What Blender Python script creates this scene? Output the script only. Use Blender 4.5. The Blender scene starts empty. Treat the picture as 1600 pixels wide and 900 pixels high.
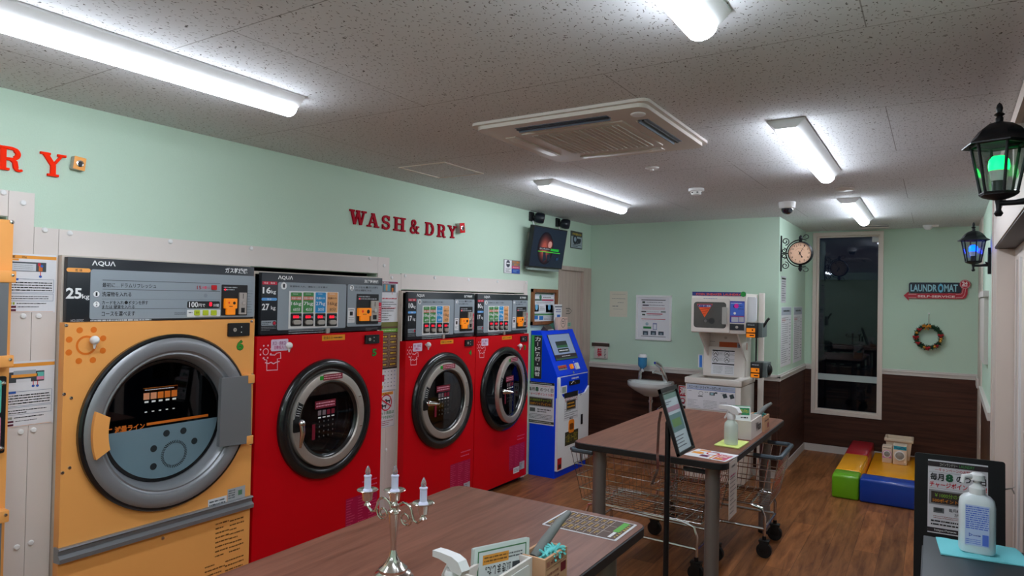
import bpy, bmesh, math, random
from mathutils import Vector, Matrix, noise

# ------------------------------------------------------------------ camera, world, exposure
SC = bpy.context.scene
COL = SC.collection
CAM_H, CEIL = 1.80, 2.68
FPX = 1040.0
YAW, PITCH, ROLL = math.radians(32.39), math.radians(0.79), math.radians(1.12)
EXPOSURE = 1.1
LAMP_POWER = 17.0
cy_, sy_ = math.cos(YAW), math.sin(YAW)
FWD = Vector((-sy_ * math.cos(PITCH), cy_ * math.cos(PITCH), math.sin(PITCH)))
_r = Vector((cy_, sy_, 0)); _u = _r.cross(FWD)
RGT = _r * math.cos(ROLL) + _u * math.sin(ROLL)
UPV = _u * math.cos(ROLL) - _r * math.sin(ROLL)
EYE = Vector((0, 0, CAM_H))
cam_d = bpy.data.cameras.new('camera'); cam = bpy.data.objects.new('camera', cam_d); COL.objects.link(cam)
cam_d.sensor_width = 36.0; cam_d.lens = 36.0 * FPX / 1600.0; cam_d.clip_start = 0.05
m3 = Matrix((RGT, UPV, -FWD)).transposed()
cam.matrix_world = Matrix.Translation(EYE) @ m3.to_4x4()
SC.camera = cam
SC.view_settings.view_transform = 'Standard'; SC.view_settings.look = 'None'
SC.view_settings.exposure = EXPOSURE; SC.view_settings.gamma = 1.0; SC.view_settings.use_curve_mapping = False
wd = bpy.data.worlds.new('night'); SC.world = wd; wd.use_nodes = True
wd.node_tree.nodes['Background'].inputs[0].default_value = (0.012, 0.016, 0.03, 1)
wd.node_tree.nodes['Background'].inputs[1].default_value = 0.35

def ray(px, py):
    return FWD + RGT * ((px - 800) / FPX) - UPV * ((py - 450) / FPX)
def atx(px, py, x): d = ray(px, py); return EYE + d * ((x - EYE.x) / d.x)
def aty(px, py, y): d = ray(px, py); return EYE + d * ((y - EYE.y) / d.y)
def atz(px, py, z): d = ray(px, py); return EYE + d * ((z - EYE.z) / d.z)

# ------------------------------------------------------------------ materials
def lin(c):
    out = []
    for v in c[:3]:
        v = v / 255.0
        out.append(v / 12.92 if v <= 0.04045 else ((v + 0.055) / 1.055) ** 2.4)
    return (*out, 1.0)
_mats = {}
def mat(name, rgb=(200, 200, 200), rough=0.5, metal=0.0, emit=0.0, emit_rgb=None, spec=0.5, bump=0.0, bscale=60, var=0.0, coat=0.0, trans=0.0, ior=1.45):
    if name in _mats: return _mats[name]
    m = bpy.data.materials.new(name); m.use_nodes = True
    nt = m.node_tree; b = nt.nodes['Principled BSDF']
    b.inputs['Base Color'].default_value = lin(rgb)
    b.inputs['Roughness'].default_value = rough; b.inputs['Metallic'].default_value = metal
    b.inputs['Specular IOR Level'].default_value = spec
    b.inputs['Coat Weight'].default_value = coat; b.inputs['Coat Roughness'].default_value = 0.08
    b.inputs['Transmission Weight'].default_value = trans; b.inputs['IOR'].default_value = ior
    if emit:
        b.inputs['Emission Color'].default_value = lin(emit_rgb or rgb); b.inputs['Emission Strength'].default_value = emit
    if bump or var:
        tc = nt.nodes.new('ShaderNodeTexCoord'); nz = nt.nodes.new('ShaderNodeTexNoise')
        nz.inputs['Scale'].default_value = bscale; nz.inputs['Detail'].default_value = 4
        nt.links.new(tc.outputs['Object'], nz.inputs['Vector'])
        if bump:
            bp = nt.nodes.new('ShaderNodeBump'); bp.inputs['Strength'].default_value = bump; bp.inputs['Distance'].default_value = 0.004
            nt.links.new(nz.outputs['Fac'], bp.inputs['Height']); nt.links.new(bp.outputs['Normal'], b.inputs['Normal'])
        if var:
            mx = nt.nodes.new('ShaderNodeMix'); mx.data_type = 'RGBA'; c = lin(rgb)
            mx.inputs['A'].default_value = tuple(v * (1 - var) for v in c[:3]) + (1,)
            mx.inputs['B'].default_value = tuple(min(1, v * (1 + var)) for v in c[:3]) + (1,)
            nt.links.new(nz.outputs['Fac'], mx.inputs['Factor']); nt.links.new(mx.outputs['Result'], b.inputs['Base Color'])
    _mats[name] = m
    return m
def ink(rgb, rough=0.5):
    return mat('print_%02x%02x%02x' % tuple(int(c) for c in rgb), rgb, rough)
def wood(name, c1, c2, rough, scale, stretch, plank=None, bumpy=0.05, spec=0.5):
    m = bpy.data.materials.new(name); m.use_nodes = True; nt = m.node_tree; N = nt.nodes; L = nt.links
    b = N['Principled BSDF']; b.inputs['Roughness'].default_value = rough; b.inputs['Specular IOR Level'].default_value = spec
    tc = N.new('ShaderNodeTexCoord'); mp = N.new('ShaderNodeMapping'); mp.inputs['Scale'].default_value = stretch
    L.new(tc.outputs['Object'], mp.inputs['Vector'])
    nz = N.new('ShaderNodeTexNoise'); nz.inputs['Scale'].default_value = scale; nz.inputs['Detail'].default_value = 7; nz.inputs['Roughness'].default_value = 0.62; nz.inputs['Distortion'].default_value = 0.6
    L.new(mp.outputs['Vector'], nz.inputs['Vector'])
    rp = N.new('ShaderNodeValToRGB'); rp.color_ramp.elements[0].position = 0.32; rp.color_ramp.elements[1].position = 0.68
    rp.color_ramp.elements[0].color = lin(c1); rp.color_ramp.elements[1].color = lin(c2)
    L.new(nz.outputs['Fac'], rp.inputs['Fac']); out = rp.outputs['Color']
    if plank:
        mp2 = N.new('ShaderNodeMapping'); mp2.inputs['Rotation'].default_value = (0, 0, math.pi / 2); L.new(tc.outputs['Object'], mp2.inputs['Vector'])
        br = N.new('ShaderNodeTexBrick'); br.inputs['Scale'].default_value = 1.0
        br.inputs['Brick Width'].default_value = plank[0]; br.inputs['Row Height'].default_value = plank[1]; br.inputs['Mortar Size'].default_value = 0.0014
        br.offset = 0.37
        br.inputs['Color1'].default_value = (0.72, 0.72, 0.72, 1); br.inputs['Color2'].default_value = (1.25, 1.2, 1.15, 1); br.inputs['Mortar'].default_value = (0.45, 0.42, 0.4, 1)
        L.new(mp2.outputs['Vector'], br.inputs['Vector'])
        mx = N.new('ShaderNodeMix'); mx.data_type = 'RGBA'; mx.blend_type = 'MULTIPLY'; mx.inputs['Factor'].default_value = 1.0
        L.new(out, mx.inputs['A']); L.new(br.outputs['Color'], mx.inputs['B']); out = mx.outputs['Result']
    L.new(out, b.inputs['Base Color'])
    bp = N.new('ShaderNodeBump'); bp.inputs['Strength'].default_value = bumpy; bp.inputs['Distance'].default_value = 0.002
    L.new(nz.outputs['Fac'], bp.inputs['Height']); L.new(bp.outputs['Normal'], b.inputs['Normal'])
    _mats[name] = m
    return m
def ceiling_mat():
    m = bpy.data.materials.new('fissured_ceiling'); m.use_nodes = True; nt = m.node_tree; N = nt.nodes; L = nt.links
    b = N['Principled BSDF']; b.inputs['Roughness'].default_value = 0.9; b.inputs['Specular IOR Level'].default_value = 0.2
    tc = N.new('ShaderNodeTexCoord')
    nz = N.new('ShaderNodeTexNoise'); nz.inputs['Scale'].default_value = 30; nz.inputs['Detail'].default_value = 2
    L.new(tc.outputs['Object'], nz.inputs['Vector'])
    add = N.new('ShaderNodeVectorMath'); add.operation = 'MULTIPLY_ADD'; add.inputs[1].default_value = (0.05, 0.05, 0)
    L.new(nz.outputs['Color'], add.inputs[0]); L.new(tc.outputs['Object'], add.inputs[2])
    mp = N.new('ShaderNodeMapping'); mp.inputs['Scale'].default_value = (62, 30, 1); L.new(add.outputs[0], mp.inputs['Vector'])
    vo = N.new('ShaderNodeTexVoronoi'); vo.voronoi_dimensions = '2D'; vo.inputs['Scale'].default_value = 1.0; L.new(mp.outputs['Vector'], vo.inputs['Vector'])
    rp = N.new('ShaderNodeValToRGB'); rp.color_ramp.elements[0].position = 0.07; rp.color_ramp.elements[1].position = 0.145
    rp.color_ramp.elements[0].color = lin((92, 90, 86)); rp.color_ramp.elements[1].color = lin((216, 218, 220))
    L.new(vo.outputs['Distance'], rp.inputs['Fac'])
    br = N.new('ShaderNodeTexBrick'); br.offset = 0.5
    mpb = N.new('ShaderNodeMapping'); mpb.inputs['Location'].default_value = (0.19, -0.37, 0); L.new(tc.outputs['Object'], mpb.inputs['Vector'])
    br.inputs['Scale'].default_value = 1; br.inputs['Brick Width'].default_value = 1.82; br.inputs['Row Height'].default_value = 1.0; br.inputs['Mortar Size'].default_value = 0.0022
    br.inputs['Color1'].default_value = (1, 1, 1, 1); br.inputs['Color2'].default_value = (0.97, 0.97, 0.97, 1); br.inputs['Mortar'].default_value = (0.5, 0.49, 0.48, 1)
    L.new(mpb.outputs['Vector'], br.inputs['Vector'])
    mx = N.new('ShaderNodeMix'); mx.data_type = 'RGBA'; mx.blend_type = 'MULTIPLY'; mx.inputs['Factor'].default_value = 1
    L.new(rp.outputs['Color'], mx.inputs['A']); L.new(br.outputs['Color'], mx.inputs['B']); L.new(mx.outputs['Result'], b.inputs['Base Color'])
    bp = N.new('ShaderNodeBump'); bp.inputs['Strength'].default_value = 0.08; bp.inputs['Distance'].default_value = 0.002
    L.new(vo.outputs['Distance'], bp.inputs['Height']); L.new(bp.outputs['Normal'], b.inputs['Normal'])
    return m
def glass(name, tint=(255, 255, 255), refl=0.06, rough=0.02, top=.7):
    """thin pane: mostly see-through, mirror reflection growing at grazing angles"""
    if name in _mats: return _mats[name]
    m = bpy.data.materials.new(name); m.use_nodes = True; nt = m.node_tree; N = nt.nodes; L = nt.links
    N.remove(N['Principled BSDF']); out = N['Material Output']
    tr = N.new('ShaderNodeBsdfTransparent'); tr.inputs['Color'].default_value = lin(tint)
    gl = N.new('ShaderNodeBsdfGlossy'); gl.inputs['Roughness'].default_value = rough; gl.inputs['Color'].default_value = (0.95, 0.97, 1, 1)
    lw = N.new('ShaderNodeLayerWeight'); lw.inputs['Blend'].default_value = 0.25
    mr = N.new('ShaderNodeMapRange'); mr.inputs['To Min'].default_value = refl; mr.inputs['To Max'].default_value = top
    L.new(lw.outputs['Fresnel'], mr.inputs['Value'])
    mx = N.new('ShaderNodeMixShader'); L.new(mr.outputs[0], mx.inputs['Fac']); L.new(tr.outputs[0], mx.inputs[1]); L.new(gl.outputs[0], mx.inputs[2])
    L.new(mx.outputs[0], out.inputs['Surface']); _mats[name] = m
    return m

WHITE = (236, 236, 236)
M_GREEN = mat('mint_wallpaper', (194, 217, 198), 0.85, spec=0.2, bump=0.25, bscale=160, var=0.03)
M_WAINS = wood('dark_wood_wainscot', (50, 27, 19), (82, 47, 34), 0.55, 3.2, (0.5, 0.5, 9), spec=0.3)
M_RAIL = mat('ivory_trim', (206, 198, 192), 0.5, var=0.03)
M_FLOOR = wood('oak_plank_floor', (110, 64, 33), (166, 108, 64), 0.45, 3.0, (7, 0.8, 1), plank=(1.1, 0.16), spec=0.25)
M_CEIL = ceiling_mat()
M_BOARD = mat('pale_filler_board', (222, 212, 206), 0.45, var=0.03, bscale=6)
M_DOOR = wood('pale_ash_door', (178, 160, 148), (196, 178, 166), 0.5, 3, (6, 6, 0.5))
M_ALU = mat('champagne_aluminium', (222, 208, 198), 0.45, metal=0.05)
M_BROWNSOFFIT = mat('bronze_soffit', (50, 38, 32), 0.5)
M_TABLE = wood('walnut_laminate', (110, 66, 50), (142, 92, 74), 0.4, 3.0, (9, 0.7, 1), spec=0.28)
M_BLACK = mat('black_plastic', (22, 23, 25), 0.42, var=0.05)
M_RUBBER = mat('black_rubber_edge', (30, 29, 30), 0.55, var=0.04)
M_DARKGLOSS = mat('dark_gloss_gasket', (24, 26, 28), 0.22, coat=0.5, var=0.03)
M_PANEL = mat('charcoal_control_plate', (36, 41, 47), 0.35, var=0.04)
M_PGREY = mat('blue_grey_control_field', (150, 160, 168), 0.42, var=0.02)
M_ORANGE = mat('orange_machine_paint', (250, 174, 96), 0.42, spec=0.25, bump=0.04, bscale=200)
M_RED = mat('red_machine_paint', (208, 4, 20), 0.4, spec=0.2, bump=0.04, bscale=200)
M_SILVER = mat('grey_silver_plastic', (150, 152, 156), 0.36, metal=0.45, var=0.03)
M_STEEL = mat('brushed_steel', (188, 180, 172), 0.4, metal=0.6, var=0.05, bscale=40)
M_CHROME = mat('chrome', (225, 225, 225), 0.12, metal=1.0, var=0.02)
M_BEIGE = mat('beige_cabinet_paint', (206, 194, 182), 0.5, var=0.03)
M_IVORY = mat('ivory_enamel', (224, 216, 208), 0.4, var=0.02)
M_WHITE = mat('white_plastic', (232, 232, 232), 0.4, var=0.02)
M_PAPER = mat('white_paper', (226, 226, 230), 0.7, var=0.02)
M_DRUM = mat('drum_steel', (150, 154, 158), 0.28, metal=0.35, var=0.1, bscale=20)
M_LEGGREY = mat('grey_metal_leg', (128, 122, 118), 0.42, metal=0.3, var=0.05)
M_WIRE = mat('chromed_wire', (216, 214, 212), 0.2, metal=0.95, var=0.03)
M_LENS = mat('lit_lamp_lens', (255, 255, 255), 0.4, emit=LAMP_POWER, emit_rgb=(236, 244, 255))
M_BLUE = mat('kiosk_blue_paint', (0, 66, 240), 0.4, spec=.25, var=0.03)
M_GLASSDARK = glass('dark_door_glass', (176, 182, 188), 0.035, top=.35)
M_GLASSCLEAR = glass('clear_glass', (235, 240, 240), 0.05)
M_WINGLASS = glass('night_window_glass', (190, 200, 210), 0.03, top=.5)
M_BRASS = mat('silvered_brass', (226, 222, 216), 0.16, metal=1.0, var=0.03)
M_IRON = mat('black_cast_iron', (26, 28, 32), 0.45, metal=0.3, bump=0.1, bscale=80)
M_LEDRED = mat('led_red', (255, 20, 50), 0.4, emit=.7)
M_CARDORANGE = mat('orange_card_reader', (250, 140, 20), 0.4, var=0.03, emit=0.12)

# ------------------------------------------------------------------ geometry builder
_tc = {}
def text_geo(s, bold=0.0):
    k = (s, bold)
    if k not in _tc:
        c = bpy.data.curves.new('glyphs', 'FONT'); c.body = s; c.resolution_u = 2; c.offset = bold
        o = bpy.data.objects.new('glyphs', c)
        me = o.to_mesh(); v = [(p.co.x, p.co.y) for p in me.vertices]; f = [tuple(p.vertices) for p in me.polygons]
        o.to_mesh_clear(); bpy.data.objects.remove(o); bpy.data.curves.remove(c)
        if v:
            x0 = min(p[0] for p in v); x1 = max(p[0] for p in v); y0 = min(p[1] for p in v); y1 = max(p[1] for p in v)
            v = [((p[0] - x0) / max(1e-6, x1 - x0), (p[1] - y0) / max(1e-6, y1 - y0)) for p in v]
        _tc[k] = (v, f)
    return _tc[k]

class Pl:
    """a flat frame in the place: origin, right, up; w points out of it"""
    def __init__(s, o, u, v):
        s.o = Vector(o); s.u = Vector(u).normalized(); s.v = Vector(v).normalized(); s.w = s.u.cross(s.v)
        s.a = None
    def p3(s, u, v, w=0.0): return s.o + s.u * u + s.v * v + s.w * w
    def uv(s, px, py):
        if isinstance(px, str): raise ValueError
        d = ray(px, py); t = (s.o - EYE).dot(s.w) / d.dot(s.w); q = EYE + d * t - s.o
        u, v = q.dot(s.u), q.dot(s.v)
        if s.a: u, v = s.a[0] * u + s.a[1], s.a[2] * v + s.a[3]
        return u, v
    def mapped(s, src, dst, o=None):
        """same photo coordinates, but moved from the rectangle src (u0,v0,u1,v1) to dst"""
        p = Pl(o if o is not None else s.o, s.u, s.v)
        au = (dst[2] - dst[0]) / (src[2] - src[0]); av = (dst[3] - dst[1]) / (src[3] - src[1])
        p.a = (au, dst[0] - src[0] * au, av, dst[1] - src[1] * av); p.src = s
        base = s
        def uv(px, py):
            u, v = base.uv(px, py); return p.a[0] * u + p.a[1], p.a[2] * v + p.a[3]
        p.uv = uv
        return p

class MB:
    def __init__(s): s.v = []; s.f = []; s.mi = []; s.sm = []; s.mats = []; s.M = None; s.Z = None
    def idx(s, m):
        if m not in s.mats: s.mats.append(m)
        return s.mats.index(m)
    def add(s, vs, fs, m, smooth=False):
        b = len(s.v)
        for p in vs:
            p = Vector(p); s.v.append(s.M @ p if s.M is not None else p)
        k = s.idx(m)
        for f in fs: s.f.append(tuple(b + i for i in f)); s.mi.append(k); s.sm.append(smooth)
        return s
    def box(s, a, b, m, r=0.0, seg=2):
        a, b = [min(x, y) for x, y in zip(a, b)], [max(x, y) for x, y in zip(a, b)]
        s.nb = getattr(s, 'nb', -1) + 1; e = 1.5e-4 * (s.nb % 6); a = [c - e for c in a]; b = [c + e for c in b]   # keeps touching faces from coinciding
        if r <= 0:
            vs = [(x, y, z) for x in (a[0], b[0]) for y in (a[1], b[1]) for z in (a[2], b[2])]
            return s.add(vs, [(0, 1, 3, 2), (4, 6, 7, 5), (0, 4, 5, 1), (2, 3, 7, 6), (0, 2, 6, 4), (1, 5, 7, 3)], m)
        bm = bmesh.new(); bmesh.ops.create_cube(bm, size=1)
        for v in bm.verts: v.co = Vector([a[i] + (v.co[i] + .5) * (b[i] - a[i]) for i in range(3)])
        bmesh.ops.bevel(bm, geom=bm.edges[:], offset=min(r, *(0.49 * (b[i] - a[i]) for i in range(3))), segments=seg, profile=0.5, affect='EDGES')
        bm.verts.index_update()
        s.add([v.co.copy() for v in bm.verts], [[v.index for v in f.verts] for f in bm.faces], m, True); bm.free(); return s
    def prism(s, pts, vec, m, smooth=False):
        n = len(pts); vec = Vector(vec); vs = [Vector(p) for p in pts] + [Vector(p) + vec for p in pts]
        s.add(vs, [tuple(range(n)), tuple(range(2 * n - 1, n - 1, -1))], m)
        return s.add(vs, [(i, (i + 1) % n, n + (i + 1) % n, n + i) for i in range(n)], m, smooth)
    def lathe(s, prof, c, ax, m, n=24, smooth=True, ph=0.0, cap=True, arc=None, sx=1.0):
        ax = Vector(ax).normalized(); c = Vector(c)
        t = Vector((1, 0, 0)) if abs(ax.x) < 0.9 else Vector((0, 1, 0))
        e1 = ax.cross(t).normalized(); e2 = ax.cross(e1)
        vs, fs = [], []
        for r, h in prof:
            for i in range(n):
                a = ph + 2 * math.pi * i / n
                vs.append(c + ax * h + e1 * (r * math.cos(a)) + e2 * (r * math.sin(a) * sx))
        for j in range(len(prof) - 1):
            for i in range(n):
                k = (i + 1) % n; fs.append((j * n + i, j * n + k, (j + 1) * n + k, (j + 1) * n + i))
        s.add(vs, fs, m, smooth)
        if cap:
            for j in (0, len(prof) - 1):
                if prof[j][0] > 1e-5: s.add(vs[j * n:(j + 1) * n], [tuple(range(n))], m)
        return s
    def cyl(s, p, q, r, m, n=14, r2=None, smooth=True):
        p = Vector(p); q = Vector(q); return s.lathe([(r, 0), (r if r2 is None else r2, (q - p).length)], p, q - p, m, n, smooth)
    def ball(s, c, r, m, n=16, k=8, sc=(1, 1, 1)):
        c = Vector(c); vs = []; fs = []
        for j in range(k + 1):
            t = math.pi * j / k
            for i in range(n):
                a = 2 * math.pi * i / n
                vs.append(c + Vector((r * sc[0] * math.sin(t) * math.cos(a), r * sc[1] * math.sin(t) * math.sin(a), r * sc[2] * math.cos(t))))
        for j in range(k):
            for i in range(n): fs.append((j * n + i, j * n + (i + 1) % n, (j + 1) * n + (i + 1) % n, (j + 1) * n + i))
        return s.add(vs, fs, m, True)
    def tube(s, pts, r, m, n=8, closed=False):
        pts = [Vector(p) for p in pts]; N = len(pts); vs = []; fs = []; up = None
        for i, p in enumerate(pts):
            a = pts[(i - 1) % N] if (closed or i > 0) else p; b = pts[(i + 1) % N] if (closed or i < N - 1) else p
            t = (b - a).normalized()
            if up is None:
                up = Vector((0, 0, 1)) if abs(t.z) < 0.9 else Vector((1, 0, 0))
            e = t.cross(up)
            if e.length < 1e-4: e = t.orthogonal()
            e.normalize(); up = e.cross(t).normalized()
            rr = r[i] if isinstance(r, (list, tuple)) else r
            for k in range(n):
                w = 2 * math.pi * k / n; vs.append(p + e * (rr * math.cos(w)) + up * (rr * math.sin(w)))
        for i in range(N if closed else N - 1):
            j = (i + 1) % N
            for k in range(n): fs.append((i * n + k, i * n + (k + 1) % n, j * n + (k + 1) % n, j * n + k))
        s.add(vs, fs, m, True)
        if not closed: s.add(vs[:n], [tuple(range(n))], m); s.add(vs[-n:], [tuple(range(n))], m)
        return s
    # ---- flat prints and plates on a frame; boxes are photo pixels (left, top, right, bottom)
    def _b(s, pl, b):
        x0, y0, x1, y1 = s.zz(b); u0, v1 = pl.uv(x0, y0); u1, v0 = pl.uv(x1, y1); return u0, v0, u1, v1
    def zz(s, b):
        if s.Z is None: return b
        ox, oy, k = s.Z
        return tuple((ox if i % 2 == 0 else oy) + c * k for i, c in enumerate(b))
    def rect(s, pl, b, m, w=0.001, th=0.0, r=0.0, raw=False):
        u0, v0, u1, v1 = b if raw else s._b(pl, b)
        if u1 < u0: u0, u1 = u1, u0
        if v1 < v0: v0, v1 = v1, v0
        if r > 0:
            r = min(r, (u1 - u0) / 2.01, (v1 - v0) / 2.01); pts = []
            for cx, cy, a0 in ((u1 - r, v1 - r, 0), (u0 + r, v1 - r, 90), (u0 + r, v0 + r, 180), (u1 - r, v0 + r, 270)):
                for k in range(5): a = math.radians(a0 + k * 22.5); pts.append((cx + r * math.cos(a), cy + r * math.sin(a)))
        else: pts = [(u0, v0), (u1, v0), (u1, v1), (u0, v1)]
        s.nb = getattr(s, 'nb', -1) + 1
        if th > 0: return s.prism([pl.p3(a, c, w) for a, c in pts], pl.w * (th + 1.5e-4 * (s.nb % 6)), m)
        return s.add([pl.p3(a, c, w) for a, c in pts], [tuple(range(len(pts)))], m)
    def text(s, pl, t, b, m, w=0.002, bold=0.0, raw=False, rot180=False):
        u0, v0, u1, v1 = b if raw else s._b(pl, b)
        vs, fs = text_geo(t, bold)
        if rot180: vs = [(1 - x, 1 - y) for x, y in vs]
        return s.add([pl.p3(u0 + x * (u1 - u0), v0 + y * (v1 - v0), w) for x, y in vs], fs, m)
    def vtext(s, pl, t, b, m, w=0.002, bold=0.0):
        u0, v0, u1, v1 = s._b(pl, b); n = len(t); h = (v1 - v0) / n
        for i, ch in enumerate(t):
            if ch == 'ー': s.rect(pl, ((u0 + u1) / 2 - .06 * (u1 - u0), v1 - (i + .9) * h, (u0 + u1) / 2 + .06 * (u1 - u0), v1 - (i + .12) * h), m, w, raw=True)
            elif ch == '・': s.disc(pl, ((u0 + u1) / 2, v1 - (i + .5) * h), 0.12 * (u1 - u0), m, w, raw=True)
            else: s.text(pl, ch, (u0, v1 - (i + .92) * h, u1, v1 - (i + .08) * h), m, w, bold, raw=True)
        return s
    def disc(s, pl, c, r, m, w=0.002, n=20, raw=False, inner=0.0, th=0.0, a0=0, a1=360):
        u, v = c if raw else pl.uv(*s.zz(c))
        ang = [math.radians(a0 + (a1 - a0) * i / n) for i in range(n + (0 if a1 - a0 >= 360 else 1))]
        P = [pl.p3(u + r * math.cos(a), v + r * math.sin(a), w) for a in ang]
        if inner <= 0:
            if th: return s.prism(P, pl.w * th, m)
            return s.add(P, [tuple(range(len(P)))], m)
        Q = [pl.p3(u + inner * math.cos(a), v + inner * math.sin(a), w) for a in ang]; k = len(P)
        last = k if a1 - a0 >= 360 else k - 1
        return s.add(P + Q, [(i, (i + 1) % k, k + (i + 1) % k, k + i) for i in range(last)], m)
    def stroke(s, pl, pts, wd, m, w=0.002, raw=False, closed=False, th=0.0):
        P = [Vector(p) if raw else Vector(pl.uv(*s.zz(p))) for p in pts]; n = len(P); L = []; R = []
        for i in range(n):
            a = P[(i - 1) % n] if closed or i > 0 else P[i]; b = P[(i + 1) % n] if closed or i < n - 1 else P[i]
            t = (b - a).normalized(); nn = Vector((-t.y, t.x)); ww = (wd[i] if isinstance(wd, (list, tuple)) else wd) / 2
            L.append(P[i] + nn * ww); R.append(P[i] - nn * ww)
        rng = range(n if closed else n - 1)
        for i in rng:
            j = (i + 1) % n; q = [pl.p3(*c, w) for c in (L[i], R[i], R[j], L[j])]
            if th > 0: s.prism(q, pl.w * th, m)
            else: s.add(q, [(0, 1, 2, 3)], m)
        return s
    def lines(s, pl, b, n, m, w=0.0016, seed=0, fill=0.8, raw=False, hgt=0.5):
        """rows of print too small to read"""
        u0, v0, u1, v1 = b if raw else s._b(pl, b); u0, u1 = min(u0, u1), max(u0, u1); v0, v1 = min(v0, v1), max(v0, v1)
        rnd = random.Random(seed); ph = max((v1 - v0) / n, (u1 - u0) / 300, 1e-4)
        for i in range(n):
            y = v1 - (i + .5) * ph; x = u0; end = u0 + (u1 - u0) * (1 if rnd.random() < fill else rnd.uniform(.45, .9)); k = ph * hgt
            while x < end - k * .5:
                L = min(end - x, k * rnd.choice((.8, .8, 1.6, 2.5, 3.3)))
                s.rect(pl, (x, y - k / 2 * rnd.uniform(.7, 1), x + L * .93, y + k / 2 * rnd.uniform(.7, 1)), m, w, raw=True); x += L + k * .25
        return s
    def build(s, name, parent=None, loc=None):
        o0 = WOR.get(parent.name, Vector((0, 0, 0))) if parent else Vector((0, 0, 0))
        org = Vector(loc) if loc is not None else o0
        me = bpy.data.meshes.new(name); me.from_pydata([v - org for v in s.v], [], s.f)
        for m in s.mats: me.materials.append(m)
        me.polygons.foreach_set('material_index', s.mi); me.polygons.foreach_set('use_smooth', s.sm)
        bm = bmesh.new(); bm.from_mesh(me); bmesh.ops.recalc_face_normals(bm, faces=bm.faces[:]); bm.to_mesh(me); bm.free()
        if any(s.sm):
            me.set_sharp_from_angle(angle=math.radians(38))
        me.update()
        o = bpy.data.objects.new(name, me); COL.objects.link(o)
        if parent: o.parent = parent
        o.location = org - o0
        WOR[o.name] = org
        return o
WOR = {}
def thing(name, label, cat, loc, group=None):
    o = bpy.data.objects.new(name, None); o.empty_display_size = 0.05; COL.objects.link(o); o.location = loc; WOR[o.name] = Vector(loc)
    o['label'] = label; o['category'] = cat
    if group: o['group'] = group
    return o
def tag(o, label, cat, group=None):
    o['label'] = label; o['category'] = cat
    if group: o['group'] = group
    return o
def struct(mb, name, parent=None):
    o = mb.build(name, parent)
    if parent is None: o['kind'] = 'structure'
    return o
X3, Y3, Z3 = Vector((1, 0, 0)), Vector((0, 1, 0)), Vector((0, 0, 1))
def LW(x): return Pl((x, 0, 0), Y3, Z3)           # faces +X (left wall side)
def FW(y): return Pl((0, y, 0), X3, Z3)           # faces -Y (far walls)
def TOP(z): return Pl((0, 0, z), X3, Y3)          # faces up
def DOWN(z): return Pl((0, 0, z), -X3, Y3)        # faces down
# ------------------------------------------------------------------ the room
XL, YF, XA, YB, YR0 = -3.48, 7.23, -1.346, 8.885, -3.2
RAIL = 0.993
def xr(y): return 0.42 - 0.0186 * (YB - y)        # the right wall runs slightly askew
mb = MB(); mb.box((-4.7, YR0 - .1, -.06), (0.7, YB + .1, 0), M_FLOOR); struct(mb, 'floor')
mb = MB(); mb.box((-4.7, YR0 - .1, CEIL), (0.7, YB + .1, CEIL + .06), M_CEIL); struct(mb, 'ceiling')
# left wall with the openings the machines stand in
mb = MB(); T = 0.10
OPEN = [(-0.9, 1.285, 2.11), (1.492, 3.615, 1.955), (3.872, 5.69, 1.842)]
y = YR0
for a, b, zt in OPEN:
    mb.box((XL - T, y, 0), (XL, a, CEIL), M_GREEN); mb.box((XL - T, a, zt), (XL, b, CEIL), M_GREEN); y = b
mb.box((XL - T, y, 0), (XL, 6.47, CEIL), M_GREEN); mb.box((XL - T, 6.47, 2.12), (XL, 7.03, CEIL), M_GREEN); mb.box((XL - T, 7.03, 0), (XL, YF + .1, CEIL), M_GREEN)
struct(mb, 'wall_left')
mb = MB(); mb.box((-4.7, YR0, 0), (-4.6, YF + .1, CEIL), mat('dark_service_room', (30, 30, 30), .9)); struct(mb, 'wall_service')
mb = MB(); mb.box((XL, YF, 0), (XA, YF + .1, CEIL), M_GREEN); struct(mb, 'wall_far')
mb = MB(); mb.box((XA - .1, YF + .1, 0), (XA, YB, CEIL), M_GREEN); struct(mb, 'wall_alcove')
fp = FW(YB)
wu0, wv1 = fp.uv(1271, 362); wu1, wv0 = fp.uv(1377.5, 655.5); wv1 = min(wv1, CEIL - .02)
mb = MB()
mb.box((XA - .1, YB, 0), (wu0, YB + .12, CEIL), M_GREEN); mb.box((wu1, YB, 0), (.62, YB + .12, CEIL), M_GREEN)
mb.box((wu0, YB, 0), (wu1, YB + .12, wv0), M_GREEN); mb.box((wu0, YB, wv1), (wu1, YB + .12, CEIL), M_GREEN)
struct(mb, 'wall_back')
mb = MB(); mb.box((-4.7, YR0 - .1, 0), (.7, YR0, CEIL), M_GREEN); struct(mb, 'wall_rear')
# right wall: a strip by the far corner, then the big sliding-door opening
def wallbox(mb, y0, y1, d0, d1, z0, z1, m):
    """a box lying along the askew right wall; d is measured out into the room"""
    P = [(xr(y0) - d0, y0), (xr(y1) - d0, y1), (xr(y1) - d1, y1), (xr(y0) - d1, y0)]
    mb.prism([(p[0], p[1], z0) for p in P], (0, 0, z1 - z0), m)
DY0, DY1, DZ = 2.2, 5.15, 2.17
mb = MB(); wallbox(mb, DY1, YB, 0, -.12, 0, CEIL, M_GREEN); wallbox(mb, DY0, DY1, 0, -.12, DZ, CEIL, M_GREEN); wallbox(mb, YR0, DY0, 0, -.12, 0, CEIL, M_GREEN)
struct(mb, 'wall_right')
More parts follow.
